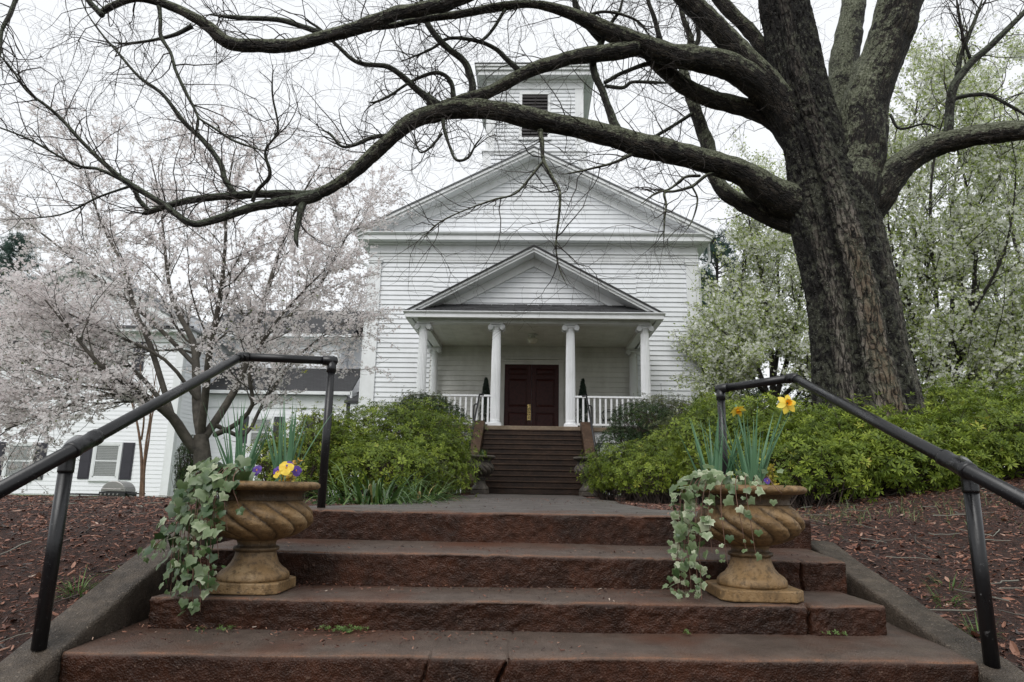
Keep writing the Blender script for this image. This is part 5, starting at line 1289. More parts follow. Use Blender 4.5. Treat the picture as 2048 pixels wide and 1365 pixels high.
pear((1530, 830), D, [
    [(1545, 850, 30, D), (1545, 740, 24, D), (1535, 640, 18, D), (1520, 540, 13, D+.3), (1500, 450, 8, D+.5), (1490, 390, 4, D+.5)],
    [(1550, 800, 24, D), (1580, 700, 19, D-.4), (1600, 600, 14, D-.6), (1600, 500, 9, D-.8), (1580, 400, 5, D-1)],
    [(1540, 800, 22, D), (1510, 720, 18, D+.4), (1490, 640, 13, D+.8), (1485, 550, 9, D+1), (1490, 480, 5, D+1)],
    [(1545, 780, 20, D), (1560, 650, 16, D+.8), (1555, 540, 11, D+1.1), (1560, 440, 7, D+1.3), (1540, 350, 4, D+1.4)],
    [(1540, 800, 18, D), (1500, 750, 14, D-.6), (1475, 710, 10, D-1), (1465, 670, 6, D-1.2)],
    [(1545, 825, 16, D), (1590, 800, 12, D-.5), (1612, 750, 8, D-.8), (1615, 700, 4, D-1)], [(1540, 830, 14, D), (1505, 800, 10, D-.5), (1475, 775, 7, D-.8), (1462, 745, 4, D-1)], [(1560, 830, 14, D), (1610, 815, 10, D-.6), (1650, 780, 7, D-.9), (1680, 730, 4, D-1)],
    [(1560, 800, 18, D), (1630, 720, 15, D), (1670, 620, 12, D+.3), (1690, 500, 8, D+.5), (1700, 380, 5, D+.6)]],
    'flowering pear seen between the church corner and the oak trunk, pale green and white', 0.6, 22, 11, (0.9, 2.5), (0.35, 1.0), 7.5, 1.15)
D = 23.0
pear((1450, 800), D, [
    [(1450, 820, 24, D), (1448, 760, 20, D), (1440, 700, 14, D), (1430, 650, 8, D), (1425, 610, 4, D)],
    [(1452, 800, 18, D), (1490, 740, 14, D-.4), (1515, 690, 9, D-.8), (1530, 650, 5, D-1)],
    [(1450, 800, 18, D), (1415, 760, 13, D-.5), (1400, 720, 8, D-.7), (1392, 690, 4, D-.9)],
    [(1452, 790, 16, D), (1475, 720, 12, D+.6), (1470, 660, 7, D+.9), (1480, 620, 4, D+1)]],
    'small white flowering pear low against the church corner', 1.0, 16, 10, (0.7, 1.6), (0.3, 0.8), 9.0, 1.2)
D = 21.0
pear((2080, 840), D, [
    [(2080, 850, 34, D), (2080, 700, 26, D), (2070, 560, 19, D), (2060, 420, 12, D), (2050, 300, 6, D)],
    [(2075, 800, 26, D), (2020, 680, 20, D+.5), (1985, 560, 14, D+.8), (1975, 430, 9, D+1), (1980, 320, 5, D+1)],
    [(2082, 760, 26, D), (2055, 600, 20, D-.4), (2020, 440, 14, D-.6), (2000, 280, 9, D-.7), (2005, 150, 4, D-.7)],
    [(2085, 760, 24, D), (2090, 560, 18, D+.4), (2070, 380, 12, D+.8), (2060, 220, 7, D+1), (2065, 110, 3, D+1)],
    [(2085, 800, 26, D), (2140, 680, 20, D+.5), (2180, 560, 14, D+.8), (2190, 430, 8, D+1)],
    [(2075, 780, 22, D), (2030, 740, 17, D-.5), (1975, 700, 12, D-.9), (1930, 650, 7, D-1.2)],
    [(2075, 820, 20, D), (2000, 800, 15, D-.8), (1940, 770, 10, D-1.2), (1890, 730, 6, D-1.5)]],
    'flowering pear at the far right behind the shrubs', 0.6, 20, 10, (1.0, 2.5), (0.4, 1.0), 7.0, 1.25)

# pines
def pine(px, base_py, top_py, depth, w, label, n=26, group='pines beyond the buildings'):
    b, tp = at(px, base_py, depth), at(px, top_py, depth)
    t = thing('pine_tree', label, 'tree', (b[0], depth, b[2]), group)
    g = Grow(); H = tp[2]-b[2]
    P = np.array([(b[0]+0.1*math.sin(k), depth, b[2]+H*k/9) for k in range(10)]); g.add(0, P, np.linspace(0.22, 0.03, 10))
    for k in range(n*3):
        f = 0.22+0.78*k/(n*3); q = np.array((b[0], depth, b[2]+H*f)); a = rng.random()*6.28
        l = w*(1.08-f)*rng.uniform(0.6, 1.1); d = np.array((math.cos(a), math.sin(a), 0.18)); 
        pts = [q+d*l*s+np.array((0, 0, 0.18*l*s*s)) for s in np.linspace(0, 1, 7)]
        g.add(1, pts, np.linspace(0.045, 0.012, 7))
    g.sprout(2, 6, (0.5, 1.1), 0.5, (0.4, 0.9), (0, 0, 0.2), 4, 0.3, 0.1, 0.1)
    g.wood('trunk', M['pear_bark'], t, (8, 4, 3))
    A = np.vstack((g.sample((2,), 9, 0.05), g.sample((1,), 4, 0.05, 0.5)))
    A4 = np.repeat(A, 9, 0)
    N = rng.normal(size=(len(A4), 3))+np.array((0, 0, 0.7))
    blade = (np.array([(-0.05, 0, 0), (0.05, 0, 0), (0, 0, 1.0)]), [np.array([(0, 1, 2)])])
    V, Pl, T = scatter(blade[0], blade[1], A4, frames(N), rng.uniform(0.18, 0.34, len(A4)))
    link('needles', mesh_np('needles', V, Pl, M['pine'], False, {'tint': T}), t, kind='stuff')
pine(1445, 830, 470, 33.0, 4.2, 'blue-green pine beside the church corner behind the white pear')
pine(1415, 830, 640, 38.0, 3.6, 'lower dark pine tucked against the church wall behind the pear')
pine(2, 700, 480, 44.0, 4.0, 'dark pine top above the roof of the shuttered house')
pine(-60, 700, 520, 48.0, 4.5, 'pine at the extreme left edge behind the roof of the shuttered house')

# crape myrtle
cm = at(284, 990, 17.0)
cmt = thing('crape_myrtle', 'bare tan multi-stemmed crape myrtle standing before the white house wall', 'tree', (cm[0], 17, cm[2]))
g = Grow(); D = 17.0
for s in ([(282, 995, 13, D), (284, 950, 11, D), (282, 900, 9, D), (275, 850, 7, D), (262, 800, 5, D), (240, 740, 3, D)], [(286, 995, 12, D), (288, 940, 9, D), (292, 890, 7, D), (300, 840, 6, D), (306, 790, 4, D), (315, 730, 2.5, D)],
          [(284, 990, 10, D), (290, 930, 8, D + .1), (298, 880, 6, D+.2), (305, 830, 5, D+.3), (322, 770, 3, D+.3)], [(283, 880, 7, D), (288, 840, 6, D-.1), (286, 790, 4, D-.2), (280, 730, 3, D-.2)]):
    stem(g, 1, s)
g.sprout(2, 4, (0.5, 1.0), 0.45, (0.3, 0.7), (0, 0, 0.3), 5, 0.6, 0.1, 0.1)
g.wood('trunk', M['crape_bark'], cmt, (8, 8, 4))
# ------------------------------------------------------------------ shrubs
def rosette(n=8, tilt=0.5, L=1.0, w=0.125):
    V, F, t = [], [], []
    for k in range(n):
        a = 2*math.pi*k/n+0.3*(k % 2); e = tilt*(0.55 if k % 2 else 1.0)
        d = np.array((math.cos(a)*math.cos(e), math.sin(a)*math.cos(e), math.sin(e))); s = np.array((-math.sin(a), math.cos(a), 0)); u = np.cross(d, s)
        b = len(V); ll = L*(0.8+0.2*((k*7) % 3)/2)
        V += [d*0.05, d*ll*0.55+s*w-u*0.04, d*ll-np.array((0, 0, 0.10)), d*ll*0.55-s*w-u*0.04]; F.append((b, b+1, b+2, b+3))
        t += [-0.22, 0.07*((k % 3)-1), 0.14, 0.07*((k % 3)-1)]
    return np.array(V), [np.array(F)], np.array(t)
ROS = [rosette(8, 0.55), rosette(6, 0.85, 1.0, 0.11), rosette(9, 0.3, 1.0, 0.12)]
def shrub(name, label, cat, blobs, n, size, mat, group=None, shell=(0.5, 1.0), lump=0.38, lump_s=2.6, stems=26, tip=0.0, rag=0.05, tint_r=(0.1, 0.95), red=0.012, seed=0, up=0.35):
    """blobs: (centre, radii); leaves in whorls through the outer part of the crown, woody stems inside"""
    c0 = np.mean([b[0] for b in blobs], 0); zg = float(ground_z(c0[0], c0[1]))
    t = thing(name, label, cat, (c0[0], c0[1], zg), group)
    n = int(n*1.3); size = size*(0.9 if mat != 'azalea' else 0.98); rag = rag if mat == 'boxwood' else rag+0.07
    vol = np.array([b[1][0]*b[1][1]+b[1][0]*b[1][2]*1.5 for b in blobs]); cnt = (n*vol/vol.sum()).astype(int)
    Pos, Nor = [], []
    for (c_, r_), m in zip(blobs, cnt):
        d = norm(rng.normal(size=(m*2, 3))); d[:, 2] = np.where(d[:, 2] < -0.7, -d[:, 2]*0.5, d[:, 2]); d = norm(d)
        rr = shell[0]+(shell[1]-shell[0])*rng.random(m*2)**0.45
        bump = 1+lump*2*fbm(d*lump_s+np.array(c_)*0.7, 3, seed+2)+rag*np.maximum(0, rng.normal(size=m*2))
        p = np.array(c_)+d*np.array(r_)*(rr*bump)[:, None]
        keep = p[:, 2] > ground_z(p[:, 0], p[:, 1])+0.03
        p, d = p[keep][:m], d[keep][:m]
        Pos.append(p); Nor.append(norm(d/np.array(r_)*np.mean(r_)+np.array((0, 0, up))+rng.normal(size=p.shape)*0.35))
    Pos, Nor = np.vstack(Pos), np.vstack(Nor)
    cl = np.clip(0.5+1.4*fbm(Pos*3.3, 3, seed+8), 0, 1)
    tn = np.clip(tint_r[0]+(tint_r[1]-tint_r[0])*(0.50*cl+0.50*rng.random(len(Pos))), 0, 0.93); tn[rng.random(len(tn)) < red] = 1.0
    parts = []; pick = rng.integers(0, 3, len(Pos))
    for v in range(3):
        k = pick == v
        if k.any(): parts.append(scatter(ROS[v][0], ROS[v][1], Pos[k], frames(Nor[k]), size*1.12*rng.uniform(0.6, 1.35, k.sum()), tn[k], ROS[v][2]))
    V, Pl, T = join(parts)
    link('foliage', mesh_np('foliage', V, Pl, M[mat], False, {'tint': T}), t, kind='stuff')
    # stems from the ground to some of the whorls
    sel = rng.choice(len(Pos), min(len(Pos), stems*14), replace=False); Ps = []
    for i in sel:
        p = Pos[i]; b = min(blobs, key=lambda q: np.linalg.norm((p-np.array(q[0]))/np.array(q[1])))
        g = np.array((b[0][0]+rng.normal()*b[1][0]*0.25, b[0][1]+rng.normal()*b[1][1]*0.25, 0.0)); g[2] = ground_z(g[0], g[1])-0.03
        mid = g*0.45+p*0.55+np.array((0, 0, 0.08))+rng.normal(size=3)*0.05
        Ps.append(spline(np.array([g, mid, p]), 4))
    Ps = np.array(Ps); n_ = Ps.shape[1]
    V, Q = tubes_batch(Ps, np.repeat(np.linspace(0.008, 0.0025, n_)[None], len(Ps), 0), 4)
    link('stems', mesh_np('stems', V, [Q], M['stem'], True), t, kind='stuff')
    return t
def blob(px, py, D, rx, ry, rz):
    """crown centre from the photograph at depth D, radii in metres"""
    return (at(px, py, D), (rx, ry, rz))
shrub('azalea', 'broad bright green azalea left of the walk with its crown against the porch railing', 'shrub',
      [blob(790, 890, 10.0, 1.15, 1.0, 0.62), blob(700, 925, 9.2, 0.75, 0.8, 0.48), blob(850, 935, 9.4, 0.65, 0.7, 0.45), blob(760, 945, 8.3, 0.75, 0.6, 0.36)], 5200, 0.058, 'azalea', 'azaleas beside the walk', seed=1)
shrub('azalea', 'thin small-leaved azalea at the left edge of the walk beside the dark urn', 'shrub',
      [blob(880, 945, 11.4, 0.62, 0.7, 0.40), blob(840, 955, 8.8, 0.45, 0.5, 0.28)], 2300, 0.036, 'azalea_dull', 'azaleas beside the walk', seed=2, rag=0.10)
shrub('boxwood', 'dark rounded evergreen shrub in front of the left porch railing', 'shrub',
      [blob(850, 870, 14.0, 0.95, 0.9, 0.80), blob(900, 915, 13.6, 0.42, 0.6, 0.52)], 4200, 0.040, 'boxwood', 'dark evergreens before the porch', shell=(0.75, 1.0), lump=0.1, seed=3)
shrub('boxwood', 'brownish twiggy shrub top showing behind the azalea at the left porch column', 'shrub',
      [blob(845, 812, 15.0, 0.55, 0.5, 0.30)], 900, 0.045, 'azalea_dull', None, seed=4, rag=0.15)
shrub('azalea', 'loose leggy azalea behind the left handrail post with pinkish buds', 'shrub',
      [blob(625, 905, 8.6, 0.40, 0.5, 0.50), blob(590, 935, 8.0, 0.40, 0.4, 0.32), blob(655, 870, 8.8, 0.18, 0.3, 0.32), blob(555, 915, 8.9, 0.35, 0.4, 0.35)], 1100, 0.055, 'azalea', 'azaleas beside the walk', seed=5, rag=0.25, red=0.05, shell=(0.4, 1.05))
shrub('boxwood', 'narrow dark clipped shrub beside the cherry trunk at the house corner', 'shrub',
      [blob(378, 930, 18.0, 0.34, 0.4, 0.75), blob(378, 970, 18.0, 0.34, 0.4, 0.5)], 1500, 0.045, 'boxwood', None, shell=(0.7, 1.0), lump=0.1, seed=6)
shrub('boxwood', 'dark rounded evergreen shrub in front of the right porch railing', 'shrub',
      [blob(1285, 852, 13.6, 0.66, 0.7, 0.46), blob(1245, 905, 13.4, 0.55, 0.6, 0.50), blob(1320, 915, 13.2, 0.7, 0.7, 0.52)], 4600, 0.040, 'boxwood', 'dark evergreens before the porch', shell=(0.75, 1.0), lump=0.14, seed=7)
shrub('boxwood', 'thin olive twiggy shrub behind the dark evergreen at the right porch column', 'shrub',
      [blob(1325, 830, 15.0, 0.80, 0.5, 0.42)], 1500, 0.040, 'azalea_dull', None, seed=8, rag=0.15)
shrub('azalea', 'low small-leaved azalea spilling toward the walk right of the church stairs', 'shrub',
      [blob(1275, 940, 10.4, 0.75, 0.8, 0.42), blob(1215, 955, 10.8, 0.38, 0.5, 0.30), blob(1350, 915, 10.8, 0.62, 0.6, 0.46), blob(1330, 955, 9.2, 0.6, 0.5, 0.30)], 4200, 0.046, 'azalea', 'azaleas beside the walk', seed=9)
shrub('azalea', 'dull olive azalea between the dark evergreen and the daffodil urn', 'shrub',
      [blob(1385, 880, 11.6, 0.65, 0.6, 0.50)], 1300, 0.042, 'azalea_dull', 'azaleas beside the walk', seed=10, rag=0.1)
shrub('azalea', 'bright green azalea directly behind the daffodil urn on the right', 'shrub',
      [blob(1440, 895, 8.6, 0.62, 0.7, 0.60), blob(1550, 890, 8.2, 0.72, 0.7, 0.55), blob(1500, 945, 7.4, 0.6, 0.5, 0.34), blob(1420, 840, 9.2, 0.30, 0.4, 0.34)], 3900, 0.058, 'azalea', 'azaleas beside the walk', seed=11)
shrub('azalea', 'sprawling azalea in front of the oak trunk with a few orange leaves', 'shrub',
      [blob(1690, 905, 7.3, 0.85, 0.7, 0.44), blob(1620, 940, 6.6, 0.55, 0.45, 0.30), blob(1780, 930, 6.9, 0.75, 0.6, 0.36), blob(1690, 872, 7.8, 0.60, 0.4, 0.26)], 4700, 0.058, 'azalea', 'azaleas beside the walk', seed=12, rag=0.12, red=0.01)
shrub('azalea', 'tall azalea at the right edge above the handrail tee', 'shrub',
      [blob(1940, 893, 7.6, 0.80, 0.8, 0.46), blob(2045, 865, 8.2, 0.8, 0.8, 0.58), blob(1860, 905, 7.2, 0.6, 0.6, 0.36), blob(1990, 915, 7.3, 0.8, 0.5, 0.26), blob(1900, 820, 10.2, 0.7, 0.5, 0.42)], 5200, 0.058, 'azalea', 'azaleas beside the walk', seed=13, rag=0.10)

shrub('evergreen_shrubs', 'dim far-off row of evergreen shrubs under the flowering pears', 'shrub',
      [blob(1440, 830, 27.0, 2.2, 1.2, 1.5), blob(1560, 830, 27.5, 2.4, 1.2, 1.3), blob(1760, 840, 27.0, 2.6, 1.2, 1.2), blob(1900, 835, 28.0, 2.8, 1.2, 1.6), blob(2060, 830, 27.0, 3.0, 1.2, 1.9)], 5200, 0.13, 'boxwood', None, shell=(0.6, 1.0), seed=21)
# strap-leaved clump at the corner of the walk
def blade_verts(base, d, L, w, droop, n=6, twist=0.0):
    """one arching strap leaf: folded strip"""
    d = norm(np.asarray(d, float)); side = norm(np.cross(d, (0, 0, 1.0))); V = []; p = np.array(base, float); dd = d.copy()
    for k in range(n+1):
        ww = w*min(1.0, 1.25*(1-k/n)+0.02)
        s = side*math.cos(twist*k/n)+np.cross(dd, side)*math.sin(twist*k/n)
        V += [p-s*ww/2, p+np.cross(s, dd)*(-0.25*ww), p+s*ww/2]
        dd = norm(dd+np.array((0, 0, -droop/n))); p = p+dd*L/n
    F = []
    for k in range(n):
        b = 3*k; F += [(b, b+1, b+4, b+3), (b+1, b+2, b+5, b+4)]
    return np.array(V), np.array(F)
def clump(name, label, cat, centre, spread, n, L, w, mat, part='blade', droop=(1.2, 2.6), group=None, stuff=False, lean=(0.2, 1.1)):
    t = thing(name, label, cat, tuple(centre), group)
    acc = []
    for k in range(n):
        a = rng.random()*2*math.pi; rr = rng.random()**0.6
        b = np.array(centre)+np.array((math.cos(a)*spread[0], math.sin(a)*spread[1], 0))*rr
        b[2] = ground_z(b[0], b[1])-0.01 if not stuff == 'abs' else centre[2]
        th = rng.uniform(*lean); d = np.array((math.cos(a)*math.sin(th), math.sin(a)*math.sin(th), math.cos(th)))
        V, F = blade_verts(b, d, L*rng.uniform(0.6, 1.1), w*rng.uniform(0.7, 1.2), rng.uniform(*droop))
        tn = rng.random()*0.8; T = np.full(len(V), tn); T[-3:] += 0.18
        if rng.random() < 0.03: T[:] = 0.95+0.05*rng.random()
        if stuff: acc.append((V, [F], T))
        else: link(part, mesh_np(part, V, [F], M[mat], True, {'tint': T}), t)
    if stuff:
        V, Pl, T = join(acc); link('foliage', mesh_np('foliage', V, Pl, M[mat], True, {'tint': T}), t, kind='stuff')
    return t
lc = at(745, 1000, 6.0)
clump('strap_leaf_clump', 'arching clump of strap leaves at the left corner of the walk', 'plant', (lc[0], 6.0, 0.0), (0.46, 0.35), 298, 0.64, 0.019, 'blade', droop=(2.0, 3.4), lean=(0.15, 1.15))
lc = at(835, 985, 7.2)
clump('strap_leaf_clump', 'smaller yellowing strap-leaf clump behind the large one by the walk', 'plant', (lc[0], 7.2, 0.0), (0.30, 0.3), 170, 0.46, 0.018, 'blade', droop=(1.0, 2.6), stuff=True)
# tufts of grass in the mulch
for px, py, D, n, L, lab in ((160, 1155, 3.2, 60, 0.13, 'grass tuft in the mulch just above the steep kerb'), (250, 1085, 3.4, 14, 0.12, 'thin grass tuft in the mulch near the ivy tips'),
                             (1884, 1165, 3.5, 50, 0.13, 'grass tuft in the mulch beside the gently sloping kerb'), (1950, 1220, 3.15, 46, 0.11, 'broad-leaved grass tuft beside the right handrail post'),
                             (1890, 1105, 3.7, 24, 0.12, 'wispy grass tuft up the mulch slope behind the right post')):
    c_ = at(px, py, D); c_[2] = ground_z(c_[0], D)
    clump('grass_tuft', lab, 'grass', c_, (0.06, 0.05), n, L, 0.005, 'grass', stuff=True, droop=(0.5, 2.0), group='grass tufts in the mulch')
acc = []
for k in range(900):
    x = rng.uniform(1.8, 5.4); y = 5.3+0.25*(x-2)*0.3+rng.normal()*0.35
    if fbm(np.array([[x*1.7, y*1.7, 0]]), 2, 44)[0] < -0.02: continue
    a = rng.random()*6.28; th = rng.uniform(0.1, 0.9)
    V, F = blade_verts((x, y, ground_z(x, y)-0.01), (math.cos(a)*math.sin(th), math.sin(a)*math.sin(th), math.cos(th)), rng.uniform(0.06, 0.16), 0.005, rng.uniform(0.4, 1.8), 3)
    acc.append((V, [F], np.full(len(V), rng.random())))
V, Pl, T = join(acc); put(link('grass', mesh_np('grass', V, Pl, M['pale_grass'], True, {'tint': T}), kind='stuff'), 'thin pale grass along the foot of the azaleas under the oak', 'grass')
acc = []
for k in range(5000):
    x = rng.uniform(-12, -3.0); y = rng.uniform(9.2, 16)
    a = rng.random()*6.28; th = rng.uniform(0.0, 0.5)
    V, F = blade_verts((x, y, ground_z(x, y)-0.01), (math.cos(a)*math.sin(th), math.sin(a)*math.sin(th), math.cos(th)), rng.uniform(0.05, 0.11), 0.006, rng.uniform(0.2, 1.0), 2)
    acc.append((V, [F], np.full(len(V), rng.random())))
V, Pl, T = join(acc); put(link('lawn_grass', mesh_np('lawn_grass', V, Pl, M['grass'], True, {'tint': T}), kind='stuff'), 'strip of green lawn between the mulch bed and the white house', 'grass')

# ------------------------------------------------------------------ mulch, fallen twigs, debris
CHIP = (np.array([(-0.5, -0.14, 0), (0.5, -0.10, 0.03), (0.46, 0.12, 0.03), (-0.44, 0.15, 0), (-0.45, -0.10, 0.11), (0.42, -0.07, 0.14), (0.40, 0.08, 0.14), (-0.40, 0.11, 0.11)]),
        [np.array([(4, 5, 6, 7), (0, 1, 5, 4), (1, 2, 6, 5), (2, 3, 7, 6), (3, 0, 4, 7)])])
FLAKE = (np.array([(-0.5, 0, 0.02), (-0.1, -0.24, 0.0), (0.5, 0.02, 0.08), (0.05, 0.22, 0.03)]), [np.array([(0, 1, 2, 3)])])
def strew(n, xr, yr, tpl, size, mask=None, tr=(0, 0.97), tilt=0.35, lift=0.0):
    y = yr[0]+(yr[1]-yr[0])*rng.random(n)**1.7; x = rng.uniform(xr[0], xr[1], n)
    k = np.abs(x) < 0.9*y+1.2
    if mask is not None: k &= mask(x, y)
    x, y = x[k], y[k]; m = len(x)
    N = np.stack((rng.normal(size=m)*tilt, rng.normal(size=m)*tilt, np.ones(m)), -1)
    return scatter(tpl[0], tpl[1], np.stack((x, y, ground_z(x, y)+lift), -1), frames(N), rng.uniform(size[0], size[1], m)*(0.6+0.8*rng.random(m)**3), tr[0]+(tr[1]-tr[0])*rng.random(m)**1.35)
side_l = lambda x, y: x < np.where(y < 4.1, -1.91, -path_half(y, 0)-0.02)
side_r = lambda x, y: x > np.where(y < 4.1, 1.91, path_half(y, 2)+0.02)
parts = [strew(95000, (-8.5, -1.0), (1.9, 9.5), CHIP, (0.014, 0.042), side_l), strew(80000, (1.0, 8.0), (1.9, 9.0), CHIP, (0.014, 0.042), side_r),
         strew(5000, (-8, -1.0), (1.9, 9), FLAKE, (0.03, 0.07), side_l, (0.35, 0.99), 0.5), strew(5000, (1.0, 8), (1.9, 9), FLAKE, (0.03, 0.075), side_r, (0.35, 0.99), 0.5),
         strew(7000, (-3.2, 3.4), (8, 16), CHIP, (0.02, 0.05), lambda x, y: side_l(x, y) | side_r(x, y))]
V, Pl, T = join(parts)
put(link('mulch_chips', mesh_np('mulch_chips', V, Pl, M['mulch_chip'], False, {'tint': T}), kind='stuff'), 'red-brown bark mulch chips covering both beds', 'mulch')
# dry leaves by the right-hand kerb
LV = (np.array([(-0.5, 0, 0.05), (-0.2, -0.17, 0.0), (0.2, -0.15, 0.02), (0.5, 0, 0.10), (0.2, 0.14, 0.08), (-0.2, 0.16, 0.10), (0, 0, -0.02)]), [np.array([(0, 1, 6), (1, 2, 6), (2, 3, 6), (3, 4, 6), (4, 5, 6), (5, 0, 6)])])
parts = [strew(500, (1.9, 4.2), (2.2, 5.0), LV, (0.03, 0.07), side_r, (0.72, 0.98), 0.5, 0.012), strew(260, (-5, -1.8), (2.1, 5.5), LV, (0.03, 0.06), side_l, (0.72, 0.98), 0.5, 0.012)]
V, Pl, T = join(parts)
put(link('fallen_leaves', mesh_np('fallen_leaves', V, Pl, M['mulch_chip'], False, {'tint': T}), kind='stuff'), 'curled dry brown leaves lying on the mulch', 'leaves')
Ps = []
for k in range(330):
    s = -1 if rng.random() < 0.5 else 1
    y = 2.1+5*rng.random()**1.5; x = s*rng.uniform(1.93, 4.2); a = rng.random()*6.28; l = rng.uniform(0.06, 0.28)
    pts = []
    for q in np.linspace(-0.5, 0.5, 6):
        xx, yy = x+math.cos(a)*l*q+rng.normal()*0.006, y+math.sin(a)*l*q+rng.normal()*0.006
        if s*xx < 1.9: xx = s*1.9
        pts.append((xx, yy, float(ground_z(xx, yy))+0.018))
    Ps.append(pts)
rr = rng.uniform(0.0015, 0.005, (len(Ps), 1))*np.linspace(1, 0.5, 6)[None]
V, Q = tubes_batch(np.array(Ps), rr, 5)
put(link('fallen_twigs', mesh_np('fallen_twigs', V, [Q], M['twiglet'], True, {'tint': np.repeat(rng.random(len(Ps))**1.5, 30)}), kind='stuff'), 'broken lichen-grey twigs scattered over the mulch', 'twigs')
# specks, acorn bits and chips lying on treads and walk
treads = [(-0.466, 2.78, 3.12, 1.65, 700), (-0.334, 3.16, 3.55, 1.5, 420), (-0.174, 3.62, 4.02, 1.5, 300), (0.012, 4.08, 9.0, 1.0, 320)]
parts = []
for z, ya, yb, hw, n in treads:
    e = rng.random(n); x = rng.uniform(-hw, hw, n); y = ya+(yb-ya)*np.where(e < 0.5, 1-rng.random(n)**2*0.5, rng.random(n))
    m = n; N = np.stack((rng.normal(size=m)*.4, rng.normal(size=m)*.4, np.ones(m)), -1)
    parts.append(scatter(CHIP[0], CHIP[1], np.stack((x, y, np.full(m, z)+0.002), -1), frames(N), rng.uniform(0.006, 0.021, m), rng.random(m)**1.4))
V, Pl, T = join(parts)
put(link('step_debris', mesh_np('step_debris', V, Pl, M['mulch_chip'], False, {'tint': T}), kind='stuff'), 'small dark chips and specks lying on the treads and walk', 'debris')
# moss and seedlings in the joints of the steps
parts = []
for px, py, D, w, n in ((690, 1258, 3.11, 0.045, 60), (452, 1245, 3.10, 0.02, 16), (405, 1249, 3.10, 0.01, 4), (1370, 1265, 3.11, 0.015, 6), (1660, 1278, 3.10, 0.03, 8)):
    c_ = at(px, py, D); m = n
    p = np.stack((c_[0]+rng.normal(size=m)*w, np.full(m, 3.085)+rng.normal(size=m)*0.012, np.full(m, -0.456)+c_[0]*0.014+rng.random(m)*0.018), -1)
    parts.append(scatter(ROS[0][0], ROS[0][1], p, frames(rng.normal(size=(m, 3))*0.4+np.array((0, -0.3, 1))), rng.uniform(0.008, 0.018, m), rng.uniform(0.4, 0.9, m)))
V, Pl, T = join(parts)
put(link('moss', mesh_np('moss', V, Pl, M['grass'], False, {'tint': T}), kind='stuff'), 'tiny green seedlings and moss in the joint behind the lowest tread', 'moss')

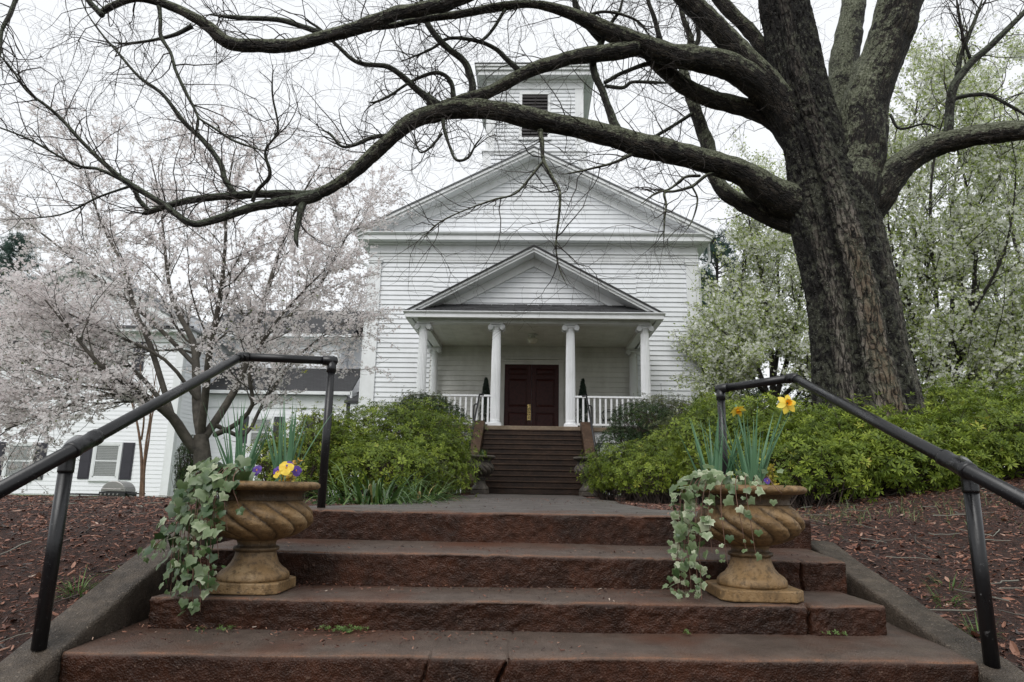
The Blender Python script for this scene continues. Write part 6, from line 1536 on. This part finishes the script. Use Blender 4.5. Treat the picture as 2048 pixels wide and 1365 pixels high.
# ------------------------------------------------------------------ urns
def urn(name, label, cx, cy, z0, H, R, mat, group, gadroon=True, ps=0.60):
    """garden urn: square plinth, stem, gadrooned bowl and rolled rim"""
    u = thing(name, label, 'urn', (cx, cy, z0), group)
    k = 224; a = np.arange(k)*2*math.pi/k
    def turned(part, prof, fn=None, dirt=None):
        prof = np.array(prof, float); n = len(prof)
        r = np.repeat(prof[:, 0:1], k, 1)*R; z = np.repeat(prof[:, 1:2], k, 1)*H; A = np.repeat(a[None], n, 0); dt = np.zeros_like(r)
        if fn: r, z, dt = fn(r, z, A, prof)
        P = np.stack((cx+r*np.cos(A), cy+r*np.sin(A), z0+z), -1)
        d = 0.007*fbm(P*26, 4, 2)+0.004*fbm(P*80, 2, 7); P[..., 0] += d*np.cos(A); P[..., 1] += d*np.sin(A)
        dt = np.clip(dt+0.9*np.maximum(0, fbm(P*7, 3, 5)), 0, 1)
        i = np.arange(n-1)[:, None]*k; j = np.arange(k)[None]; j2 = (j+1) % k
        Q = np.stack((i+j, i+j2, i+k+j2, i+k+j), -1).reshape(-1, 4)
        return link(part, mesh_np(part, P.reshape(-1, 3), [Q, np.arange(k)[None, ::-1], np.arange(k*(n-1), k*n)[None]], M[mat], True, {'tint': dt.ravel()}), u)
    # plinth: square with clipped corners
    s = ps*R; c_ = 0.26*s; h = 0.098*H
    oct_ = [(-s+c_, -s), (s-c_, -s), (s, -s+c_), (s, s-c_), (s-c_, s), (-s+c_, s), (-s, s-c_), (-s, -s+c_)]
    V = [(cx+x, cy+y, z0) for x, y in oct_]+[(cx+x, cy+y, z0+h) for x, y in oct_]
    MB().add(V, [tuple(range(7, -1, -1)), tuple(range(8, 16))]+[(i, (i+1) % 8, (i+1) % 8+8, i+8) for i in range(8)], 0.05).build('plinth', M[mat], u, bevel=0.006)
    turned('stem', [(0.585, 0.0985), (0.60, 0.12), (0.585, 0.155), (0.53, 0.185), (0.46, 0.21), (0.40, 0.25), (0.355, 0.30), (0.335, 0.345), (0.335, 0.355), (0.375, 0.362), (0.385, 0.378), (0.37, 0.394), (0.325, 0.40), (0.315, 0.42), (0.335, 0.455), (0.36, 0.468)],
           lambda r, z, A, p: (r, z, np.clip(np.exp(-((p[:, 1:2]-0.40)/0.03)**2)*0.8+np.exp(-((p[:, 1:2]-0.355)/0.012)**2)*0.6+0*A, 0, 1)))
    tt = np.linspace(0, 1, 34)
    # bowl: bulge from stem to neck
    zz = 0.455+0.365*tt
    rr = np.interp(tt, [0, .06, .16, .3, .45, .6, .74, .86, .94, 1], [.36, .50, .68, .82, .895, .905, .87, .80, .745, .715])
    def gad(r, z, A, p):
        t = (p[:, 1:2]-0.455)/0.365
        ph = 6.0*(A+1.15*t)
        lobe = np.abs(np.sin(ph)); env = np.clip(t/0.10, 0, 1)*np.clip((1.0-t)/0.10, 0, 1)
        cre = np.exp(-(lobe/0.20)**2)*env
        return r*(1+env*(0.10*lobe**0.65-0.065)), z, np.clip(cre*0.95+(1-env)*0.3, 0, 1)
    turned('bowl', np.stack((rr, zz), -1), gad if gadroon else None)
    turned('neck', [(0.715, 0.819), (0.73, 0.825), (0.715, 0.835), (0.705, 0.86), (0.715, 0.885), (0.76, 0.905), (0.80, 0.915)], lambda r, z, A, p: (r, z, np.clip(0.75-0*A+0*z, 0, 1)))
    def lip(r, z, A, p):
        e = np.abs(np.sin(15*A))**0.6; w = np.exp(-((p[:, 0:1]-0.97)/0.06)**2)
        return r*(1+0.012*w*e), z-0.006*H*w*(1-e), np.clip(0.25*w*(1-e), 0, 1)
    turned('rim', [(0.795, 0.9155), (0.90, 0.925), (0.965, 0.935), (0.995, 0.95), (1.0, 0.965), (0.985, 0.982), (0.945, 0.992), (0.89, 1.0), (0.83, 0.998), (0.80, 0.985), (0.785, 0.94)], lip)
    MB().lathe([(0.78*R, -0.02), (0.78*R, 0.0), (0.3*R, 0.012)], cx, cy, 32, z0+0.955*H).build('soil', M['soil'], u)
    return u
UL = at(513, 1095, 3.345); UR = at(1500, 1100, 3.345)
ZT = -0.344
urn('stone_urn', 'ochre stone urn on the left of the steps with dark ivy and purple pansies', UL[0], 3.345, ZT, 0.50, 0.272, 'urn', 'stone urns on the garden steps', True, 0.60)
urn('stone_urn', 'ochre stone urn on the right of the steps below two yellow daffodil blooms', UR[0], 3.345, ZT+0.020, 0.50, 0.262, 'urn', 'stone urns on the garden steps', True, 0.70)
for px, lab in ((960, 'dark weathered urn at the foot of the church stairs, left side'), (1176, 'dark weathered urn half hidden by azalea at the right foot of the church stairs')):
    c_ = at(px, 985, 15.2); urn('stone_urn', lab, c_[0], 15.2, 0.0, 0.83, 0.32, 'urn_dark', 'dark urns at the church stairs', True)
    t = thing('fern', 'small fern growing in the dark urn %s of the church stairs' % ('left' if px < 1000 else 'right'), 'plant', (c_[0], 15.2, 0.8), 'ferns in the dark urns')
    acc = []
    for q in range(60):
        a = rng.random()*6.28; th = rng.uniform(0.2, 1.2)
        V, F = blade_verts((c_[0]+rng.normal()*0.06, 15.2+rng.normal()*0.06, 0.79), (math.cos(a)*math.sin(th), math.sin(a)*math.sin(th), math.cos(th)), rng.uniform(0.1, 0.26), 0.03, rng.uniform(0.6, 2), 4)
        acc.append((V, [F], np.full(len(V), 0.3+0.5*rng.random())))
    V, Pl, T = join(acc); link('fronds', mesh_np('fronds', V, Pl, M['blade'], True, {'tint': T}), t, kind='stuff')

# ------------------------------------------------------------------ ivy
def ivy_tpl(seed):
    r = random.Random(seed)
    out = [(0.0, 0.10), (-0.24, -0.06), (-0.52, 0.02), (-0.52, 0.24), (-0.68, 0.46), (-0.46, 0.60), (-0.30, 0.72), (0.0, 1.05), (0.30, 0.72), (0.46, 0.60), (0.68, 0.46), (0.52, 0.24), (0.52, 0.02), (0.24, -0.06)]
    V = [(0, 0.38, 0.05), (0, 0.72, 0.03), (-0.24, 0.40, 0.055), (0.24, 0.40, 0.055)]; T = [0.30, 0.26, 0.22, 0.24]
    for x, y in out:
        V.append((x*r.uniform(0.9, 1.1), y*r.uniform(0.95, 1.05), -0.05*abs(x)+0.03*math.sin(4*x+seed)-0.10*max(0, y-0.7))); T.append(0.40+r.uniform(-0.12, 0.16))
    n = len(out); F = []
    own = [0, 2, 2, 2, 2, 2, 1, 1, 1, 3, 3, 3, 3, 3]
    for i in range(n):
        j = (i+1) % n; F.append((own[i], 4+i, 4+j))
        if own[i] != own[j]: F.append((own[i], 4+j, own[j]))
    F += [(0, 2, 1), (0, 1, 3)]
    return np.array(V), np.array(F), np.array(T)
IVY, IVYG = [], []
for sd in range(12):
    V, F, T = ivy_tpl(sd)
    IVYG.append((V, F, np.clip(T*(0.45+0.08*sd)+0.16*(sd % 4)-0.22+0.025*sd, 0, 1)))
    IVY.append(mesh_np('ivy_leaf', V, [F], M['ivy'], True, {'tint': np.clip(T*(0.45+0.08*sd)+0.16*(sd % 4)-0.22+0.025*sd, 0, 1)}))
def ivy(label, strands, loc, size, pale):
    t = thing('ivy', label, 'ivy', tuple(loc), 'ivy in the stone urns')
    cnt = 0; acc, n = [], 0; ctr = np.array(loc); rest = []
    total = sum(int(np.linalg.norm(np.diff(np.array(p_), axis=0), axis=1).sum()*d_) for p_, d_, _ in strands); single = 290.0/max(total, 290)
    for pts, dens, sz in strands:
        P = spline(np.array(pts), 10); P = P+0.012*np.stack([fbm(P*9+q*7, 2, q) for q in range(3)], -1)
        V, Q, _ = tube(P, np.linspace(0.0026, 0.0012, len(P)), 5); acc.append((V, [Q], np.zeros(len(V))))
        s = np.concatenate(([0], np.cumsum(np.linalg.norm(np.diff(P, axis=0), axis=1)))); L = s[-1]; m = int(L*dens)
        for q in range(m):
            tpos = L*(q+rng.random())/m; i = min(np.searchsorted(s, tpos), len(P)-1); p = P[i]
            out = norm(np.array((p[0]-ctr[0], p[1]-ctr[1], 0.0))*np.array((0.8, 1, 1))+np.array((0, -0.12, 0)))
            nrm_ = norm(out+np.array((0, -0.35, 0.25+0.9*math.exp(-tpos/0.15)))+rng.normal(size=3)*0.60)
            tip = norm(np.array((rng.normal()*0.5, rng.normal()*0.3-0.1, -1.0+0.8*math.exp(-tpos/0.12)))+out*0.3); tip = norm(tip-np.dot(tip, nrm_)*nrm_)
            x = np.cross(tip, nrm_)
            f = 1-0.40*(tpos/L)**2; sc = sz*rng.choice((0.5, 0.7, 0.9, 1.1, 1.3))*rng.uniform(0.9, 1.1)*f
            kind_ = int(np.clip((pale+rng.normal()*0.28)*12, 0, 11))
            pp = Vector(p+nrm_*0.012+rng.normal(size=3)*0.020)
            if cnt >= 298 or rng.random() > single:                  # past the 300 single leaves: joined
                Rm = np.stack((x, tip, nrm_), -1)*sc
                rest.append((IVYG[kind_][0]@Rm.T+np.array(pp), [IVYG[kind_][1]], IVYG[kind_][2])); continue
            o = link('leaf', IVY[kind_], t)
            o.matrix_parent_inverse = Matrix.Translation(-world_loc(t))
            o.matrix_basis = Matrix(((x[0]*sc, tip[0]*sc, nrm_[0]*sc, pp[0]), (x[1]*sc, tip[1]*sc, nrm_[1]*sc, pp[1]), (x[2]*sc, tip[2]*sc, nrm_[2]*sc, pp[2]), (0, 0, 0, 1)))
            cnt += 1
    if rest:
        V, Pl, T = join(rest); link('leaves', mesh_np('leaves', V, Pl, M['ivy'], True, {'tint': T}), t, kind='stuff')
    V, Pl, T = join(acc); link('vines', mesh_np('vines', V, Pl, M['vine'], True), t)
    print('ivy leaves', cnt)
ZR = ZT+0.508
def hang(cx, cy, R, ang, drop, swing, sw2=0.0, start=0.55, arch=0.03):
    """strand from the soil over the rim at an angle, then hanging down"""
    d = np.array((math.cos(ang), math.sin(ang), 0.0)); c_ = np.array((cx, cy, ZR))
    return [c_+d*R*start+(0, 0, -0.01), c_+d*R*0.85+(0, 0, 0.02+arch), c_+d*(R+0.03)+(0, 0, 0.0+arch*0.5), c_+d*(R+0.05)+np.array((swing*0.3, -0.01, -drop*0.3)), c_+d*(R+0.04)+np.array((swing*0.7, -0.02+sw2*0.5, -drop*0.65)), c_+d*(R+0.02)+np.array((swing, -0.03+sw2, -drop))]
R_ = math.radians
S = []
for ang, drop, sw in ((165, 0.44, -0.08), (180, 0.50, -0.10), (192, 0.36, -0.16), (200, 0.52, -0.05), (207, 0.44, -0.06), (213, 0.54, -0.02), (219, 0.50, 0.0), (224, 0.56, 0.02), (229, 0.44, 0.0), (234, 0.54, 0.02),
                      (239, 0.48, 0.0), (243, 0.56, 0.03), (248, 0.42, 0.03), (252, 0.34, 0.05), (256, 0.46, 0.0), (262, 0.22, 0.03), (268, 0.14, 0.05), (150, 0.3, -0.1)):
    S.append((hang(UL[0], 3.345, 0.272, R_(ang), drop, sw), 34 if drop > 0.3 else 28, 0.050))
c_ = at(330, 1095, 3.15); S.append(([np.array((UL[0]-0.30, 3.25, ZR-0.2)), np.array((UL[0]-0.40, 3.18, ZR-0.30)), np.array((UL[0]-0.42, 3.22, -0.16)), at(330, 1090, 3.34), at(285, 1108, 3.28)], 36, 0.046))
ivy('dark green ivy spilling over the left urn and down onto the steep kerb', S, (UL[0], 3.345, ZR-0.02), 0.05, 0.38)
S = []
for ang, drop, sw, dn in ((170, 0.50, -0.03, 40), (182, 0.54, -0.06, 44), (190, 0.36, -0.02, 40), (196, 0.56, -0.05, 46), (203, 0.44, -0.05, 44), (208, 0.55, -0.03, 44), (216, 0.48, -0.05, 40), (222, 0.28, -0.02, 30), (232, 0.34, 0.0, 20), (244, 0.26, 0.02, 22), (252, 0.30, 0.02, 16), (150, 0.12, -0.04, 30), (262, 0.06, 0.0, 22), (275, 0.03, 0.03, 16)):
    S.append((hang(UR[0], 3.345, 0.262, R_(ang), drop, sw), int(dn*1.15), 0.040))
ivy('pale variegated ivy trailing from the right urn almost to the tread', S, (UR[0], 3.345, ZR-0.02), 0.046, 0.66)

# ------------------------------------------------------------------ daffodils, pansies, golden foliage in the urns
def daffodil(label, cx, cy, z, n, L, lean, extra=(), dy=0.0):
    t = thing('daffodil', label, 'daffodil', (cx, cy, z), 'daffodils in the stone urns')
    for k in range(n):
        f = (k+0.5)/n*2-1; a = rng.uniform(-0.5, 0.5)
        d = np.array((f*lean+rng.normal()*0.07, rng.normal()*0.18+dy, 1.0))
        V, F = blade_verts((cx+f*0.035+rng.normal()*0.012, cy+rng.normal()*0.02, z), d, L*rng.uniform(0.68, 1.06), rng.uniform(0.016, 0.024), rng.uniform(0.0, 0.25)*(1+abs(f)), 6, rng.normal()*0.5)
        T = np.full(len(V), 0.2+0.6*rng.random()); T[:6] = 0.9
        link('leaf', mesh_np('leaf', V, [F], M['daffodil_leaf'], True, {'tint': T}), t)
    for d, L_ in extra:
        V, F = blade_verts((cx, cy, z+0.02), d, L_, 0.012, 0.5, 8); link('leaf', mesh_np('leaf', V, [F], M['daffodil_leaf'], True, {'tint': np.full(len(V), 0.5)}), t)
    return t
def bloom(t, base, head, face, R, old=False):
    """flower: stalk, six tepals, ruffled trumpet"""
    base, head, face = np.array(base), np.array(head), norm(np.array(face, float))
    st_ = MB().tube(spline(np.array([base, base*0.5+head*0.5+(0.01, 0.01, 0.02), head+(0, 0.015, 0.01), head]), 6), 0.0045, 8).build('stalk', M['daffodil_leaf'], t, True)
    up = norm(np.array((0, 0, 1.0))-face*face[2]); sx = np.cross(up, face)
    for k in range(6):
        a = 2*math.pi*k/6+0.25; d = sx*math.cos(a)+up*math.sin(a); s = -sx*math.sin(a)+up*math.cos(a); back = -face*(0.25 if not old else -0.45)*R
        V, F = [], []
        for q, (l, w, bz) in enumerate(((0.12, 0.10, 0), (0.35, 0.25, 0.1), (0.6, 0.30, 0.35), (0.82, 0.20, 0.6), (1.0, 0.02, 0.9))):
            for e in (-1, 0, 1): V.append(head+d*l*R+s*e*w*R+back*bz+face*(0.05*R if e else 0.0)*(1 if k % 2 else -0.6))
        for q in range(4):
            for e in (0, 1): b = q*3+e; F.append((b, b+1, b+4, b+3))
        link('tepal', mesh_np('tepal', np.array(V), [np.array(F)], M['yellow_petal'], True, {'tint': np.clip(np.tile((0.55, 0.8, 0.65), 5)+0.2*rng.normal(), 0, 1)}), t)
    V, F = [], []; kk = 24
    for q, (r, h) in enumerate(((0.10, 0.0), (0.17, 0.14), (0.21, 0.32), (0.26, 0.46), (0.32, 0.52))):
        for i in range(kk):
            a = 2*math.pi*i/kk; w = 1+0.10*math.sin(8*a)*(q >= 3); V.append(head+face*h*R+(sx*math.cos(a)+up*math.sin(a))*r*R*w)
    for q in range(4):
        for i in range(kk): F.append((q*kk+i, q*kk+(i+1) % kk, (q+1)*kk+(i+1) % kk, (q+1)*kk+i))
    link('trumpet', mesh_np('trumpet', np.array(V), [np.array(F)], M['orange_petal'], True, {'tint': np.repeat((0.0, 0.3, 0.6, 0.9, 1.0), kk)}), t)
zs = ZR-0.03
daffodil('daffodil leaves on the cherry side of the left urn, not in bloom', UL[0]-0.13, 3.36, zs, 20, 0.45, 0.34, (((1.0, -0.3, 0.10), 0.22),))
daffodil('daffodil leaves beside the pansies in the left urn, not in bloom', UL[0]+0.10, 3.38, zs, 21, 0.45, 0.22)
daffodil('daffodil clump of short leaves above the pale ivy, in front of the right handrail post', UR[0]-0.14, 3.38, zs, 22, 0.38, 0.34)
dd = daffodil('daffodil clump with two yellow blooms at the centre of the right urn', UR[0]+0.03, 3.36, zs, 26, 0.47, 0.42)
b0 = (UR[0]+0.03, 3.36, zs)
bloom(dd, b0, at(1574, 808, 3.24), (0.02, -0.95, 0.15), 0.050)
bloom(dd, b0, at(1474, 819, 3.38), (0.15, -0.55, -0.75), 0.040, True)
def pansy(label, P, face, R, mats):
    t = thing('pansy', label, 'pansy', tuple(P), 'pansies in the stone urns')
    P, face = np.array(P), norm(np.array(face, float)); up = norm(np.array((0, 0, 1.0))-face*face[2]); sx = np.cross(up, face)
    for k, (ang, rr, off) in enumerate(((60, 0.9, -0.10), (120, 0.9, -0.12), (10, 0.85, 0.0), (170, 0.85, 0.02), (270, 1.0, 0.06))):
        a = math.radians(ang); c_ = (sx*math.cos(a)+up*math.sin(a)); V = [P+face*off*R]; F = []
        kk = 14
        for i in range(kk):
            b = 2*math.pi*i/kk; q = c_*0.52*R+(c_*math.cos(b)*0.52+np.cross(face, c_)*math.sin(b)*0.62)*R*rr
            V.append(P+q+face*R*(off+0.10*math.sin(3*b+k)))
        V.append(P+c_*0.5*R+face*R*(off+0.05))
        for i in range(kk): F.append((kk+1, 1+i, 1+(i+1) % kk))
        T = np.full(len(V), 0.6); T[-1] = 0.2
        link('petal', mesh_np('petal', np.array(V), [np.array(F)], M[mats[k]], True, {'tint': T}), t)
    MB().lathe([(0.12*R, -0.002), (0.10*R, 0.004), (0.02*R, 0.006)], P[0], P[1]-0.1*R, 8, P[2]).build('eye', M['orange_petal'], t)
    MB().tube([P-face*0.1*R, P-face*0.5*R-up*0.5*R, P-up*1.6*R], 0.0018, 6).build('stalk', M['daffodil_leaf'], t)
Yp, Vp = 'yellow_petal', 'violet_petal'
pansy('large clear yellow pansy at the rim of the left urn', at(573, 936, 3.13), (0.1, -0.9, 0.35), 0.036, [Vp, Yp, Yp, Yp, Yp])
pansy('yellow pansy with violet upper petals beside the clear yellow one', at(556, 944, 3.15), (-0.3, -0.8, 0.3), 0.030, [Vp, Vp, Yp, Vp, Yp])
pansy('deep violet pansy behind the clear yellow one at the rim', at(593, 942, 3.18), (0.5, -0.8, 0.2), 0.026, [Vp]*5)
pansy('violet pansy between the two daffodil clumps of the left urn', at(514, 941, 3.20), (-0.2, -0.9, 0.3), 0.026, [Vp]*5)
pansy('violet pansy half hidden at the foot of the daffodil blooms in the right urn', at(1534, 962, 3.14), (0.1, -0.9, 0.3), 0.016, [Vp]*5)
def sprig(label, P0, n, hgt, spread, tr, ns=7):
    t = thing('golden_foliage', label, 'plant', tuple(P0), 'golden-leaved plants in the stone urns'); Ps = []
    for s in range(ns):
        e = np.array(P0)+np.array((rng.normal()*spread, rng.normal()*spread*0.6, hgt*rng.uniform(0.5, 1.0))); Ps.append(spline(np.array([P0, np.array(P0)*0.5+e*0.5+rng.normal(size=3)*0.01, e]), 6))
    Ps = np.array(Ps); V, Q = tubes_batch(Ps, np.repeat(np.linspace(0.0025, 0.001, Ps.shape[1])[None], ns, 0), 5); link('stems', mesh_np('stems', V, [Q], M['vine'], True), t)
    k = rng.integers(0, ns, n); i = rng.integers(3, Ps.shape[1], n); A = Ps[k, i]+rng.normal(size=(n, 3))*0.008
    lt = (np.array([(0, 0, 0), (0.3, 0.5, 0.08), (0, 1, 0), (-0.3, 0.5, 0.08)]), [np.array([(0, 1, 2, 3)])])
    V, Pl, T = scatter(lt[0], lt[1], A, frames(rng.normal(size=(n, 3))+np.array((0, -0.5, 0.4))), rng.uniform(0.016, 0.030, n), rng.uniform(*tr, n))
    link('foliage', mesh_np('foliage', V, Pl, M['golden_leaf'], False, {'tint': T}), t, kind='stuff')
sprig('orange-tipped golden sprig behind the pansies in the left urn', np.array((at(580, 940, 3.3)[0], 3.3, zs)), 110, 0.13, 0.022, (0.5, 1.0), 4)
sprig('yellow-green golden foliage among the daffodil leaves in the right urn', np.array((at(1540, 950, 3.42)[0], 3.42, zs)), 260, 0.17, 0.06, (0.0, 0.75), 9)

# ------------------------------------------------------------------ porch furniture
def topiary(px, label):
    b = at(px, 850, 21.6); t = thing('potted_topiary', label, 'potted plant', (b[0], 21.6, PF), 'potted topiaries by the church door')
    MB().lathe([(0.14, 0), (0.17, 0.28), (0.19, 0.32), (0.16, 0.32)], b[0], 21.6, 20, PF).build('pot', M['black'], t, True)
    MB().tube([(b[0], 21.6, PF+0.3), (b[0], 21.6, PF+1.5)], 0.015, 8).build('trunk', M['stem'], t)
    h = rng.random(900)**0.8; prof = np.interp(h, [0, .12, .3, .42, .55, .7, 0.85, 1], [.24, .28, .22, .15, .17, .12, 0.08, .02]); a = rng.random(900)*6.28; rr = prof*rng.random(900)**0.4
    A = np.stack((b[0]+rr*np.cos(a), 21.6+rr*np.sin(a), PF+0.34+h*1.42), -1)
    V, Pl, T = scatter(ROS[0][0], ROS[0][1], A, frames(np.stack((np.cos(a), np.sin(a), 0.3+0*a), -1)), rng.uniform(0.04, 0.075, 900))
    link('foliage', mesh_np('foliage', V, Pl, M['topiary'], False, {'tint': T}), t, kind='stuff')
topiary(970, 'slim dark potted topiary left of the church door'); topiary(1166, 'slim dark potted topiary right of the church door')
def chair(px, label, flip):
    b = at(px, 845, 21.0); x, y = b[0], 21.0; t = thing('garden_chair', label, 'chair', (x, y, PF), 'black metal chairs on the porch')
    s = flip
    MB().box(x-0.24, x+0.24, y-0.24, y+0.24, PF+0.42, PF+0.445).build('seat', M['black'], t)
    for dx in (-0.22, 0.22):
        for dy in (-0.22, 0.22): MB().tube([(x+dx*1.1, y+dy*1.1, PF), (x+dx, y+dy, PF+0.42)], 0.014, 8).build('leg', M['black'], t, True)
    m = MB(); bx = x-s*0.24
    m.tube(spline(np.array([(bx, y-0.22, PF+0.42), (bx-s*0.10, y-0.24, PF+0.95), (bx-s*0.12, y, PF+1.05), (bx-s*0.10, y+0.24, PF+0.95), (bx, y+0.22, PF+0.42)]), 6), 0.014, 8)
    for q in np.linspace(-0.16, 0.16, 5): m.tube([(bx, y+q, PF+0.44), (bx-s*0.11, y+q, PF+0.99)], 0.008, 6)
    m.build('backrest', M['black'], t, True)
    for dy in (-0.25, 0.25):
        P = spline(np.array([(bx-s*0.05, y+dy, PF+0.70), (x, y+dy, PF+0.72), (x+s*0.24, y+dy, PF+0.68), (x+s*0.27, y+dy, PF+0.58), (x+s*0.22, y+dy, PF+0.44)]), 6)
        MB().tube(P, 0.013, 8).build('armrest', M['black'], t, True)
chair(912, 'black metal armchair behind the left porch railing', 1); chair(1222, 'black metal armchair behind the right porch railing, mostly hidden', -1)
